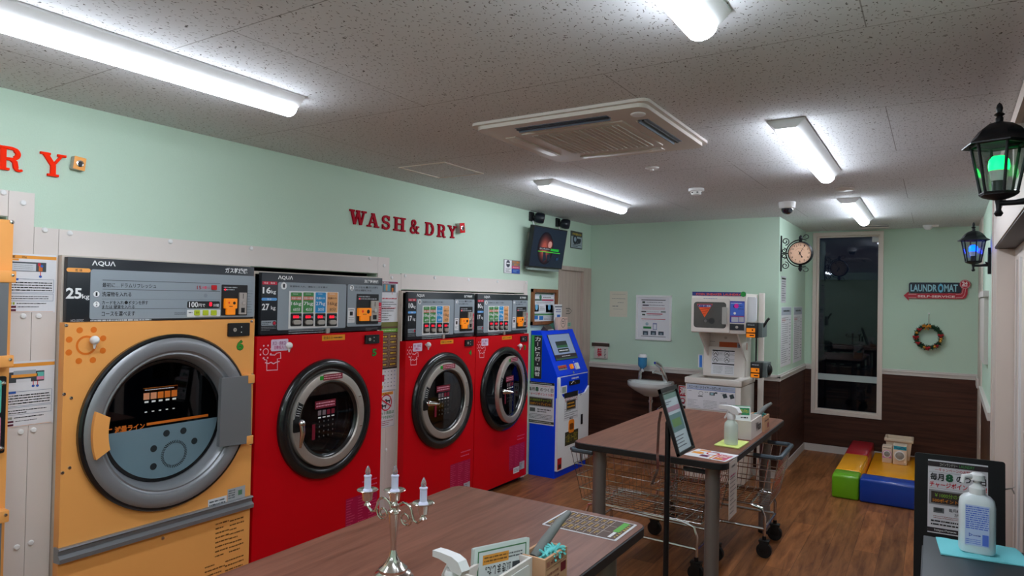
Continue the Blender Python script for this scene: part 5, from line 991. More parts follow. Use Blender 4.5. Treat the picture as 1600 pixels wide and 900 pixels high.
for a, b in ((.3, .24), (.58, .24), (.3, .44), (.58, .44)): mb.disc(lidp, (LU0 + a * LWd, LV1 - b * LHt), .03, K_G, .0016, 16, raw=True, inner=.026); mb.lines(lidp, lq(a + .08, b - .06, a + .18, b + .04), 3, K_G, .0016, 4, raw=True, hgt=.25); mb.stroke(lidp, [(LU0 + a * LWd - .015, LV1 - b * LHt - .01), (LU0 + a * LWd, LV1 - b * LHt + .012), (LU0 + a * LWd + .018, LV1 - b * LHt - .012)], .008, K_K, .002, raw=True)
mb.lines(lidp, lq(.25, .64, .48, .9), 6, K_G, .0016, 7, .6, raw=True, hgt=.25); mb.lines(lidp, lq(.54, .64, .74, .9), 5, K_G, .0016, 8, .6, raw=True, hgt=.25); mb.build('lid_notice', lid)
sq = FW(6.605); mb = MB(); mb.Z = (1050, 530, .13333); u0, v0, u1, v1 = mb._b(sq, (175, 518, 738, 858)); mb.rect(sq, (u0, v0, u1, v1), M_PAPER, .001, .001, raw=True); UW, VH = u1 - u0, v1 - v0
mb.rect(sq, kq(0, 0, 1, .2), I(176, 186, 206), .0025, raw=True); mb.rect(sq, kq(0, .195, 1, .215), I(90, 120, 190), .003, raw=True); mb.text(sq, 'スニーカードライヤーの使い方', kq(.04, .05, .71, .17), K_K, .003, .015, raw=True); mb.lines(sq, kq(.74, .05, .97, .16), 3, K_G, .003, 4, raw=True, hgt=.3)
for k in range(3):
    a = .02 + k * .335
    mb.lines(sq, kq(a, .62, a + .28, .97), 6, K_G, .003, 20 + k, .5, raw=True, hgt=.22); mb.lines(sq, kq(a + .02, .27, a + .1, .31), 1, K_K, .003, k, raw=True)
mb.disc(sq, (u0 + .3 * UW, v1 - .36 * VH), .022, K_G, .003, 16, raw=True, inner=.019); mb.rect(sq, kq(.24, .46, .34, .5), K_G, .003, raw=True); mb.rect(sq, kq(.48, .28, .59, .40), I(80, 90, 96), .003, raw=True); mb.rect(sq, kq(.5, .3, .56, .38), I(150, 190, 200), .0035, raw=True); mb.rect(sq, kq(.59, .26, .64, .32), I(60, 80, 84), .003, raw=True)
for q in (.78, .92): mb.stroke(sq, [(u0 + q * UW, v1 - .3 * VH), (u0 + (q + .03) * UW, v1 - .46 * VH)], .04, I(60, 74, 80), .003, raw=True)
mb.build('usage_notice', t)
dx0, dx1, dz0, dz1 = -2.052, -1.520, 1.486, 1.878
mb = MB(); mb.box((dx0, 6.60, dz0), (dx1, 7.12, dz1), M_IVORY, .008); mb.build('dryer_body', t)
df = FW(6.60); zd = (1060, 440, .13333)
mb = MB(); mb.Z = zd; mb.rect(df, (165, 118, 790, 172), I(30, 44, 120), .001, .003); mb.text(df, 'COIN SNEAKER LAUNDRY', (208, 134, 735, 166), I(244, 96, 64), .005, .02); u, v = df.uv(1060 + 762 * .13333, 440 + 148 * .13333); mb.disc(df, (u, v), .026, I(30, 150, 60), .0045, 14, raw=True); mb.build('name_strip', t)
mb = MB(); mb.Z = zd; mb.rect(df, (160, 190, 598, 600), M_IVORY, .0005, .014, .012); mb.lines(df, (300, 190, 460, 208), 1, I(120, 130, 170), .015, 3); mb.lines(df, (165, 574, 575, 590), 1, K_G, .015, 4, hgt=.4); mb.rect(df, (188, 236, 562, 550), M_BLACK, .015, 0, .03); ddoor = mb.build('dryer_door', t)
mb = MB(); mb.Z = zd; mb.rect(df, (192, 240, 558, 546), mat('dim_dryer_cavity', (84, 84, 82), .25, coat=.6, var=.2, bscale=6), .0155, 0, .028); mb.disc(df, (395, 460), .03, I(40, 42, 44), .016); mb.rect(df, (300, 440, 390, 478), I(50, 52, 54), .0158); mb.disc(df, (322, 460), .014, I(96, 96, 96), .0165); mb.disc(df, (500, 470), .02, I(56, 58, 60), .016, inner=.014); mb.build('door_window', ddoor)
mb = MB(); mb.Z = zd; T0 = [df.uv(1060 + x * .13333, 440 + y * .13333) for x, y in ((222, 262), (408, 262), (312, 420))]; mb.add([df.p3(*p, .0165) for p in T0], [(0, 1, 2)], I(240, 90, 30)); T1 = [df.uv(1060 + x * .13333, 440 + y * .13333) for x, y in ((230, 268), (400, 268), (384, 300), (246, 300))]; mb.add([df.p3(*p, .0172) for p in T1], [(0, 1, 2, 3)], I(50, 40, 130)); mb.text(df, 'ヒーター乾燥', (250, 274, 384, 296), K_W, .018, .01)
for k in range(3): mb.stroke(df, [(250 + k * 22, 330 + k * 26), (300, 322 + k * 28), (372 - k * 24, 316 + k * 26)], .004, I(150, 40, 20), .0172)
mb.build('door_decal', ddoor)
mb = MB(); mb.Z = zd; mb.rect(df, (526, 298, 576, 500), mat('handle_grey', (170, 168, 162), .4), .015, .03, .008); mb.build('door_handle', ddoor)
mb = MB(); mb.Z = zd; mb.rect(df, (608, 228, 774, 484), I(50, 60, 170), .001, .003); mb.rect(df, (612, 244, 770, 400), I(70, 110, 210), .0045); mb.disc(df, (682, 286), .022, I(230, 40, 170), .005); mb.disc(df, (660, 290), .014, I(60, 20, 60), .0045); mb.rect(df, (612, 402, 770, 412), I(200, 80, 70), .0048); mb.rect(df, (622, 414, 704, 474), I(186, 186, 196), .0048); mb.rect(df, (712, 414, 768, 474), I(186, 186, 196), .0048); mb.lines(df, (616, 246, 766, 262), 1, K_W, .005, 2); mb.disc(df, (662, 372), .012, K_W, .005); mb.lines(df, (700, 280, 762, 300), 1, I(30, 40, 90), .005, 4); mb.lines(df, (700, 315, 766, 330), 1, I(30, 30, 70), .005, 5); mb.rect(df, (604, 494, 770, 574), I(40, 42, 50), .001, .004); mb.disc(df, (686, 534), .013, M_STEEL, .006, th=.006); mb.build('dryer_controls', t)
mb = MB(); mb.box((-1.985, 6.98, 1.0), (-1.60, 7.18, dz0), M_IVORY, .004)
for sx in (-1.985, -1.615): mb.prism([(sx, 6.62, dz0), (sx, 6.98, dz0), (sx, 6.98, 1.2)], (.015, 0, 0), M_IVORY)
mb.build('support_bracket', t)
st = FW(6.98); mb = MB(); mb.Z = zd; mb.rect(st, (480, 704, 806, 800), I(190, 84, 30), .001, .001); mb.rect(st, (690, 718, 800, 786), I(170, 170, 180), .0025); mb.text(st, '洗剤', (700, 724, 790, 780), I(50, 54, 80), .003, .03); mb.rect(st, (354, 718, 368, 762), M_BLACK, .001); mb.disc(st, (556, 660), .014, M_STEEL, .001, th=.004); mb.lines(st, (305, 690, 430, 706), 1, K_G, .001, 3); mb.build('detergent_label', t)
bt = FW(7.0); mb = MB(); mb.Z = (1050, 530, .13333); mb.rect(bt, (312, 176, 366, 334), M_PAPER, .01, .004); mb.rect(bt, (326, 186, 356, 328), I(60, 130, 220), .0145); mb.build('side_card', t)
mb = MB(); mb.box((-1.505, 7.06, 0), (-1.455, 7.11, dz1 + .012), M_IVORY, .003); mb.tube([(-1.53, 7.09, dz0), (-1.53, 7.09, 1.05)], .008, M_BLACK, 8); mb.build('support_post', t)
mb = MB(); sg = FW(6.585); mb.rect(FW(6.66), (1166, 464, 1182, 503), mat('white_bag', (226, 230, 234), .6), -.02, .04, .02); mb.build('hanging_bag', t)
def cardunit(pz, lbl, arm):
    f = FW(6.55); mb = MB(); u0, v0, u1, v1 = mb._b(f, pz); mb.box((u0, 6.55, v0), (u1 + .02, 6.68, v1), M_BLACK, .004); mb.box((u0 + .012, 6.6, v0 + .004), (u1 + .055, 6.80, v1 - .003), mat('grey_unit_case', (110, 122, 122), .4)); o = mb.build('card_reader', t)
    h = v1 - v0; mb = MB(); mb.rect(f, (u0 + .008, v0 + .36 * h, u1 + .002, v0 + .64 * h), M_CARDORANGE, .0005, .008, raw=True); mb.rect(f, (u0 + .008, v0 + .03 * h, u1 + .002, v0 + .28 * h), M_CARDORANGE, .0005, .012, raw=True); mb.disc(f, (u0 + .75 * (u1 - u0), v0 + .52 * h), .008, M_BLACK, .009, raw=True); mb.rect(f, (u0 + .45 * (u1 - u0), v0 + .12 * h, u1 - .006, v0 + .2 * h), M_BLACK, .013, raw=True); mb.lines(f, (u0 + .015, v1 - .2 * h, u1 - .005, v1 - .1 * h), 1, I(190, 196, 200), .0006, 3, raw=True); mb.build('card_face', o)
    mb = MB()
    if arm: mb.tube([(u1 + .05, 6.66, v1 - .04), (u1 + .09, 6.66, v1 + .03), (u1 + .105, 6.66, v1 + .045)], .012, M_BLACK, 8)
    else: mb.ball((u1 + .06, 6.70, (v0 + v1) / 2), .055, M_BLACK, 14, 8, (.5, 1, 1))
    mb.tube([(-1.48, 7.06, (v0 + v1) / 2), (u1 + .02, 6.78, (v0 + v1) / 2)], .014, M_STEEL, 8); mb.build('reader_arm', o)
cardunit((1165.5, 504, 1179.5, 528), '', True); cardunit((1172.5, 566, 1186, 591), '', False)
# ------------------------------------------------------------------ alcove: clock, papers, sign, wreath
t = thing('wall_clock', 'round double sided station clock on a black scroll bracket', 'clock', (XA, 7.30, 2.3))
kc = Vector((-1.155, 7.30, 2.305)); CR = .118
mb = MB(); mb.lathe([(CR - .012, -.042), (CR, -.03), (CR + .004, 0), (CR, .03), (CR - .012, .042)], kc, -Y3, M_IRON, 44, cap=False); mb.build('clock_case', t)
M_FACE = mat('aged_clock_face', (232, 188, 158), .5, var=.12, bscale=9)
for sgn, nm in ((1, 'clock_face'), (-1, 'clock_face')):
    o = kc - Y3 * (.034 * sgn); p = Pl(o, X3 * sgn, Z3); mb = MB(); mb.disc(p, (0, 0), CR - .008, M_FACE, 0, 44, raw=True); mb.disc(p, (0, 0), CR - .02, I(120, 84, 66), .0006, 44, raw=True, inner=CR - .0225)
    for k in range(12):
        a = math.radians(90 - 30 * k); r = CR - .034; tx = str(k if k else 12); w_ = .007 * len(tx); mb.text(p, tx, (r * math.cos(a) - w_, r * math.sin(a) - .009, r * math.cos(a) + w_, r * math.sin(a) + .009), I(90, 60, 50), .001, .01, raw=True)
    mb.disc(p, (0, 0), .05, I(180, 124, 96), .0006, 24, raw=True, inner=.048, a0=30, a1=150); fo = mb.build(nm, t)
    mb = MB(); mb.stroke(p, [(-.01, -.02), (.034, .058)], [.007, .003], M_IRON, .003, raw=True); mb.stroke(p, [(-.012, .022), (.020, -.042)], [.006, .008], M_IRON, .004, raw=True); mb.disc(p, (.02, -.04), .008, M_IRON, .0045, 12, raw=True); mb.disc(p, (0, 0), .007, M_IRON, .005, 12, raw=True); mb.build('clock_hands', fo)
mb = MB()
for s_ in (1, -1): mb.lathe([(.012, CR), (.018, CR + .012), (.012, CR + .022), (.02, CR + .034), (.017, CR + .05), (.006, CR + .066), (0, CR + .068)], kc, Z3 * s_, M_IRON, 14)
mb.build('finial', t)
mb = MB(); mb.box((XA, 7.285, 2.12), (XA + .012, 7.315, 2.49), M_IRON, .003)
def spiral(c, r0, r1, a0, a1, n=26): return [(c[0] + (r0 + (r1 - r0) * i / n) * math.cos(math.radians(a0 + (a1 - a0) * i / n)), 7.30, c[1] + (r0 + (r1 - r0) * i / n) * math.sin(math.radians(a0 + (a1 - a0) * i / n))) for i in range(n + 1)]
for s_ in (1, -1):
    zz = 2.305
    mb.tube(spiral((XA + .045, zz + s_ * .125), .04, .008, -90 * s_, s_ * 420), .005, M_IRON, 6); mb.tube(spiral((XA + .032, zz + s_ * .03), .026, .008, 90 * s_, -s_ * 360), .005, M_IRON, 6)
    mb.tube([(kc.x + (CR + .02) * math.cos(math.radians(a)), 7.30, zz + (CR + .02) * math.sin(math.radians(a))) for a in range(int(90), int(181), 10)] if s_ > 0 else [(kc.x + (CR + .02) * math.cos(math.radians(a)), 7.30, zz + (CR + .02) * math.sin(math.radians(a))) for a in range(180, 271, 10)], .006, M_IRON, 6)
    mb.tube(spiral((kc.x + .055, zz + s_ * (CR + .045)), .03, .012, 180 * s_, -s_ * 120), .004, M_IRON, 6); mb.tube([(kc.x, 7.3, zz + s_ * (CR + .02)), (kc.x + .03, 7.3, zz + s_ * (CR + .022)), (kc.x + .055, 7.3, zz + s_ * (CR + .015))], .004, M_IRON, 6)
mb.tube([(XA, 7.3, 2.305), (kc.x - CR, 7.3, 2.305)], .006, M_IRON, 6); mb.build('scroll_bracket', t)
pa = Pl((XA, 0, 0), Y3, Z3)
def qa(a): a.R(.1, .06, .95, .12, BK); a.L(.1, .16, .9, .95, 9, (70, 74, 80), 2, .5, .35, 8)
paper('narrow_notice', pa, (1220.5, 431, 1227.5, 473), 'narrow printed strip under the clock', 'notice', qa, .002, mat('grey_paper', (196, 196, 200), .7))
def qb(a): a.R(.02, .01, .98, .14, (170, 178, 190)); a.L(.2, .04, .8, .1, 1, BK, 2, 1, .5); a.L(.06, .17, .7, .95, 22, GY, 1, .5, .3, 4); a.L(.8, .2, .95, .95, 14, GY, 1, .4, .3, 5); a.L(.06, .19, .4, .25, 2, RDC, 3, .7, .3)
paper('terms_sheet', pa, (1220.5, 479.5, 1235, 568), 'long printed terms sheet on alcove wall, nearer one', 'notice', qb, .002)
paper('terms_sheet', pa, (1240, 479.5, 1252, 562), 'long printed terms sheet on alcove wall, nearer the window', 'notice', qb, .002)
pbk = FW(YB)
t = thing('retro_sign', 'dark blue and red arrow shaped wall sign above the wreath', 'sign', pbk.p3(.03, 1.85))
zsn = (1400, 340, .15546); M_NAVY = mat('navy_tin', (18, 34, 52), .4, var=.1); M_TINRED = mat('red_tin', (184, 24, 46), .4, var=.08)
mb = MB(); mb.Z = zsn; mb.rect(pbk, (130, 652, 650, 760), M_NAVY, .004, .02, .02); mb.build('name_board', t)
mb = MB(); mb.Z = zsn; mb.text(pbk, 'LAUNDR', (148, 672, 412, 746), I(150, 200, 214), .026, .03); mb.text(pbk, 'MAT', (484, 672, 620, 746), I(150, 200, 214), .026, .03)
u0, v0, u1, v1 = mb._b(pbk, (420, 664, 478, 756)); mb.text(pbk, 'O', (u0, v0, u1, v1), I(110, 190, 220), .0265, .05, raw=True); mb.build('name_lettering', t)
mb = MB(); mb.Z = zsn; P = [pbk.uv(1400 + x * .15546, 340 + y * .15546) for x, y in ((78, 782), (128, 742), (128, 762), (640, 762), (658, 750), (662, 700), (720, 700), (718, 770), (704, 800), (680, 816), (640, 818), (128, 812), (128, 836))]
mb.prism([pbk.p3(*p, .004) for p in P], pbk.w * .02, M_TINRED)
for d in (0, 1): mb.stroke(pbk, [(125, 772 + 32 * d), (205, 771 + 34 * d)], .004, I(240, 210, 210), .0245); mb.stroke(pbk, [(600, 773 + 32 * d), (650 + 18 * d, 772 + 30 * d), (668 + 22 * d, 756 + 16 * d), (676 + 24 * d, 706)], .004, I(240, 210, 210), .0245)
mb.build('arrow', t)
mb = MB(); mb.Z = zsn; mb.text(pbk, 'SELF-SERVICE', (218, 780, 592, 806), I(244, 220, 220), .0245, .03); mb.build('arrow_lettering', t)
mb = MB(); mb.Z = zsn; mb.disc(pbk, (692, 672), .05, M_TINRED, .02, 28, th=.016); mb.disc(pbk, (692, 672), .045, I(244, 220, 220), .0365, 28, inner=.0425); mb.text(pbk, '24', (664, 644, 718, 680), I(244, 226, 226), .037, .04); mb.rect(pbk, (660, 684, 716, 692), I(244, 226, 226), .037); mb.build('roundel', t)
# wreath
wc = Vector((*aty(1450.5, 526.5, YB - .05),)); t = thing('christmas_wreath', 'green Christmas wreath with red bows and gold balls', 'wreath', (wc.x, YB, wc.z))
rw = .12; rnd = random.Random(4); mb = MB(); M_FIR = mat('fir_green', (24, 66, 40), .7, var=.3, bscale=40)
mb.lathe([(.026, 0)], wc, Y3, M_FIR, 4, cap=False)
for k in range(620):
    a = rnd.uniform(0, 2 * math.pi); b = rnd.uniform(0, 2 * math.pi); e = Vector((math.cos(a), 0, math.sin(a))); o = wc + e * rw; d = (e * math.cos(b) - Y3 * abs(math.sin(b)) * .9 + Vector((-math.sin(a), 0, math.cos(a))) * rnd.uniform(-.9, .9)).normalized()
    s_ = d.cross(Vector((rnd.random(), rnd.random(), rnd.random()))).normalized() * .0035; L_ = rnd.uniform(.025, .045)
    mb.add([o - s_, o + s_, o + d * L_ * .6 + s_ * 1.3, o + d * L_, o + d * L_ * .6 - s_ * 1.3], [(0, 1, 2, 3, 4)], M_FIR)
mb.tube([wc + Vector((math.cos(2 * math.pi * i / 28), 0, math.sin(2 * math.pi * i / 28))) * rw for i in range(28)], .018, M_FIR, 8, True); mb.build('wreath_foliage', t)
M_GOLD = mat('gold_ribbon', (190, 122, 36), .35, metal=.5, var=.1); M_BOW = mat('red_velvet', (170, 18, 30), .6, var=.1); M_GBALL = mat('gold_ball', (220, 170, 80), .2, metal=.9)
def bow(ang, s_, m, nm):
    c = wc + Vector((math.cos(ang), 0, math.sin(ang))) * rw - Y3 * .04; mb = MB(); X_, Z_ = Vector((1, 0, 0)), Vector((0, 0, 1))
    for q in (1, -1):
        mb.tube([c, c + X_ * q * s_ * .5 + Z_ * s_ * .35, c + X_ * q * s_ + Z_ * s_ * .2, c + X_ * q * s_ - Z_ * s_ * .1, c + X_ * q * s_ * .4 - Z_ * s_ * .05, c], [s_ * .12, s_ * .2, s_ * .24, s_ * .22, s_ * .18, s_ * .1], m, 8); mb.tube([c, c + X_ * q * s_ * .25 - Z_ * s_ * .45, c + X_ * q * s_ * .38 - Z_ * s_ * .95], [s_ * .1, s_ * .15, s_ * .17], m, 6)
    mb.ball(c, s_ * .22, m, 10, 6); mb.build(nm, t)
bow(math.radians(98), .042, M_GOLD, 'gold_bow'); bow(math.radians(12), .028, M_BOW, 'red_bow'); bow(math.radians(182), .03, M_BOW, 'red_bow'); bow(math.radians(265), .03, M_BOW, 'red_bow'); bow(math.radians(135), .024, M_BOW, 'red_bow'); bow(math.radians(215), .022, M_BOW, 'red_bow'); bow(math.radians(310), .022, M_BOW, 'red_bow')
for a in (158, -8, 252, 300, 340): mb = MB(); a = math.radians(a); mb.ball(wc + Vector((math.cos(a), 0, math.sin(a))) * rw - Y3 * .04, .017, M_GBALL, 14, 8); mb.build('gold_bauble', t)
mb = MB(); h_ = aty(1451.5, 490, YB); mb.ball(h_ - Y3 * .008, .01, M_WHITE, 10, 6); mb.tube([h_ - Y3 * .01, wc + Z3 * rw], .003, M_STEEL, 5); mb.build('hanging_hook', t)

# ------------------------------------------------------------------ wall lanterns on the right
def lantern(cx, cy, zb, zt, glow, nm, label, power):
    """six sided lantern; zb..zt is the height from drip finial to top finial"""
    H = zt - zb; t = thing('wall_lantern', label, 'lantern', (xr(cy), cy, zb + .1 * H), 'black lanterns on the right wall'); c = Vector((cx, cy, 0)); hx = math.radians(12)
    def zf(f): return zb + f * H
    W = .205 * H
    mb = MB(); mb.lathe([(.02 * H, zf(.0)), (.036 * H, zf(.025)), (.02 * H, zf(.055)), (.022 * H, zf(.1)), (.03 * H, zf(.14))], c, Z3, M_IRON, 14); mb.lathe([(.03 * H, zf(.14)), (.115 * H, zf(.165)), (.145 * H, zf(.185)), (.145 * H, zf(.2))], c, Z3, M_IRON, 6, False, hx); mb.build('lantern_base', t)
    mb = MB(); mb.lathe([(.225 * H, zf(.655)), (.285 * H, zf(.62)), (.285 * H, zf(.632)), (.22 * H, zf(.675)), (.195 * H, zf(.715)), (.155 * H, zf(.765)), (.10 * H, zf(.805)), (.03 * H, zf(.828))], c, Z3, M_IRON, 6, False, hx, cap=False); mb.lathe([(.028 * H, zf(.82)), (.03 * H, zf(.86)), (.022 * H, zf(.875)), (.042 * H, zf(.892)), (.02 * H, zf(.912)), (.027 * H, zf(.945)), (.018 * H, zf(.98)), (0, zf(1.0))], c, Z3, M_IRON, 14); mb.build('lantern_roof', t)
    # axis frame the lathe uses for Z
    tt = Vector((1, 0, 0)); e1 = Z3.cross(tt).normalized(); e2 = Z3.cross(e1)
    def rp(r, z, k): a = hx + k * math.pi / 3; return c + Z3 * z + e1 * (r * math.cos(a)) + e2 * (r * math.sin(a))
    mb = MB()
    for k in range(6): mb.tube([rp(.135 * H, zf(.2), k), rp(.215 * H, zf(.645), k)], .0135 * H, M_IRON, 6)
    for r, z in ((.14 * H, zf(.2)), (.212 * H, zf(.63))): mb.tube([rp(r, z, k) for k in range(6)], .013 * H, M_IRON, 6, True)
    fr = mb.build('lantern_cage', t)
    mb = MB()
    for k in range(6): mb.add([rp(.132 * H, zf(.2), k), rp(.132 * H, zf(.2), k + 1), rp(.21 * H, zf(.64), k + 1), rp(.21 * H, zf(.64), k)], [(0, 1, 2, 3)], M_GLASSCLEAR)
    mb.build('lantern_pane', fr)
    mb = MB(); mb.cyl(c + Z3 * zf(.2), c + Z3 * zf(.31), .05 * H, M_BLACK, 16); mb.lathe([(.058 * H, zf(.31)), (.066 * H, zf(.37)), (.074 * H, zf(.4))], c, Z3, M_WHITE, 18); so = mb.build('lamp_socket', t)
    mb = MB(); mb.lathe([(.074 * H, zf(.4)), (.08 * H, zf(.44)), (.074 * H, zf(.49)), (.05 * H, zf(.525)), (0, zf(.535))], c, Z3, mat('glow_' + nm, glow, .4, emit=power), 20); mb.build('lamp_bulb', so)
    xw = xr(cy); mb = MB(); za = zf(.115)
    mb.tube([(cx, cy, za), (cx + .4 * (xw - cx), cy, za), (cx + .75 * (xw - cx), cy, za + .01 * H), (xw - .02, cy, za + .06 * H)], [.024 * H, .024 * H, .034 * H, .06 * H], M_IRON, 10)
    mb.prism([(xw, cy - .05 * H * 1.5, za - .17 * H), (xw, cy + .05 * H * 1.5, za - .17 * H), (xw, cy + .13 * H, za - .05 * H), (xw, cy + .13 * H, za + .22 * H), (xw, cy, za + .36 * H), (xw, cy - .13 * H, za + .22 * H), (xw, cy - .13 * H, za - .05 * H)], (-.02, 0, 0), M_IRON); mb.build('wall_bracket', t)
gy = 2.95; g0 = aty(1561, 250, gy); gt = aty(1561, 160, gy); gb = aty(1560, 338, gy)
lantern(g0.x, gy, gb.z, gt.z, (0, 205, 78), 'green', 'black wall lantern with green bulb, nearer the camera', 3.0)
by = 6.4; b0 = aty(1521, 385, by); bt_ = aty(1521, 347, by); bb = aty(1521, 424, by)
lantern(b0.x, by, bb.z, bt_.z, (0, 46, 255), 'blue', 'black wall lantern with blue bulb, farther away', 8.0)
mb = MB(); wallbox(mb, 6.75, 7.75, 0, .03, 1.32, 1.9, M_RAIL); wallbox(mb, 6.7, 7.8, 0, .04, 1.88, 1.93, M_RAIL); tag(mb.build('cable_cover', None, (xr(7.2), 7.2, 1.32)), 'ivory box cover on the right wall below the blue lantern', 'cover box')

# ------------------------------------------------------------------ soft play corner
def soft(name, a, b, m, label): mb = MB(); mb.box(a, b, m, .022, 3); tag(mb.build(name, None, ((a[0] + b[0]) / 2, (a[1] + b[1]) / 2, a[2])), label, 'soft block', 'padded play corner blocks')
def vinyl(n, c): return mat('vinyl_' + n, c, .32, coat=.3, bump=.05, bscale=30)
VG, VY, VR, VB = vinyl('green', (110, 178, 20)), vinyl('yellow', (250, 170, 16)), vinyl('red', (176, 10, 34)), vinyl('blue', (6, 62, 164))
SX0, SX1, SH = -.79, -.565, .215
soft('soft_block', (SX0, 6.86, 0), (SX1, 7.12, SH), VG, 'green padded block at the front left of the play corner')
soft('soft_block', (SX0, 7.124, 0), (SX1, 7.92, SH), VY, 'yellow padded block between the green and red blocks')
soft('soft_block', (SX0, 7.924, 0), (SX1, 8.72, SH), VR, 'red padded block at the back of the play corner')
soft('soft_block', (SX1 + .006, 6.85, 0), (.30, 7.08, SH), VB, 'long blue padded block at the front of the play corner')
t = thing('play_mat', 'yellow padded floor mat with green edge behind the blue block', 'play mat', (-.13, 7.7, 0))
mb = MB(); mb.box((SX1 + .006, 7.09, 0), (.30, 7.28, .105), VG, .012); mb.build('mat_edge', t); mb = MB(); mb.box((SX1 + .006, 7.281, 0), (.30, 8.72, .105), VY, .012); mb.build('mat_panel', t)
def toy(x0, x1, y, h, d, label, acc, accb):
    z0 = .105; t = thing('toy_washing_machine', label, 'toy', ((x0 + x1) / 2, y + d / 2, z0)); w = x1 - x0
    mb = MB(); mb.box((x0, y, z0), (x1, y + d, z0 + h), mat('toy_cream', (226, 206, 186), .5, var=.04), .006); mb.build('toy_body', t)
    f = FW(y); cz = z0 + .47 * h if accb else z0 + .54 * h; cx = (x0 + x1) / 2; mb = MB(); mb.lathe([(.40 * w, 0), (.40 * w, .008), (.33 * w, .012), (.30 * w, .004)], (cx, y, cz), -Y3, M_WHITE, 28, cap=False); mb.lathe([(.3 * w, .003), (.18 * w, .010), (0, .014)], (cx, y, cz), -Y3, mat('toy_window', (150, 150, 150), .2, coat=.5), 24, cap=False); mb.build('toy_door', t)
    mb = MB()
    if accb: mb.rect(f, (x0 + .06 * w, z0 + .78 * h, x1 - .03 * w, z0 + .97 * h), acc, .001, raw=True); mb.stroke(f, [(x0 + .1 * w, z0 + .92 * h), (x0 + .4 * w, z0 + .82 * h), (x0 + .7 * w, z0 + .93 * h), (x1 - .08 * w, z0 + .82 * h)], .012, I(40, 110, 160), .0016, raw=True)
    else: mb.rect(f, (x0 + .04 * w, z0 + .3 * h, x1 - .04 * w, z0 + .38 * h), acc, .001, raw=True); mb.disc(f, (cx, cz), .46 * w, acc, .0008, 24, raw=True, inner=.41 * w); mb.lines(f, (x0 + .1 * w, z0 + .88 * h, x1 - .1 * w, z0 + .95 * h), 1, K_K, .001, 3, raw=True)
    mb.build('toy_panel', t)
q = atz(1378, 722, .105); q2 = atz(1393, 722, .105); TY = q.y
toy(aty(1378, 720, TY).x, aty(1393.5, 720, TY).x, TY, aty(1380, 697, TY).z - .105, .14, 'small white and pink toy washing machine on the yellow mat', I(210, 120, 200), False)
toy(aty(1395, 720, TY).x, aty(1417, 720, TY).x, TY - .03, aty(1400, 695, TY).z - .105, .16, 'cream toy washing machine with teal panel on the yellow mat', I(30, 160, 180), True)
BY_ = TY + .22; bx0, bx1, bz = aty(1381.5, 700, BY_).x, aty(1427, 700, BY_).x, aty(1400, 687, BY_).z
t = thing('storage_bin', 'cream storage bin with rolled rim behind the toy washing machines', 'bin', ((bx0 + bx1) / 2, BY_ + .12, .105))
M_BIN = mat('cream_bin', (226, 204, 178), .5, var=.03); mb = MB(); z0 = .105
ins = .035; R0 = [(bx0 + ins, BY_ + ins * .6, z0), (bx1 - ins, BY_ + ins * .6, z0), (bx1 - ins, BY_ + .26 - ins, z0), (bx0 + ins, BY_ + .26 - ins, z0)]; R1 = [(bx0 + .012, BY_ + .012, bz), (bx1 - .012, BY_ + .012, bz), (bx1 - .012, BY_ + .25, bz), (bx0 + .012, BY_ + .25, bz)]
R2_ = [(p[0] + (.012 if i in (0, 3) else -.012), p[1] + (.012 if i < 2 else -.012), p[2]) for i, p in enumerate(R1)]; R3 = [(p[0] + (.012 if i in (0, 3) else -.012), p[1] + (.012 if i < 2 else -.012), p[2] + .01) for i, p in enumerate(R0)]
mb.add(R0 + R1 + R2_ + R3, [(0, 1, 2, 3), (12, 13, 14, 15)] + [(4 * j + i, 4 * j + (i + 1) % 4, 4 * j + 4 + (i + 1) % 4, 4 * j + 4 + i) for j in range(3) for i in range(4)], M_BIN); mb.build('bin_body', t)
mb = MB()
for a, b in (((bx0, BY_, bz - .025), (bx1, BY_ + .02, bz + .006)), ((bx0, BY_ + .24, bz - .025), (bx1, BY_ + .262, bz + .006)), ((bx0, BY_, bz - .025), (bx0 + .02, BY_ + .262, bz + .006)), ((bx1 - .02, BY_, bz - .025), (bx1, BY_ + .262, bz + .006))): mb.box(a, b, M_BIN, .006)
mb.build('bin_rim', t)

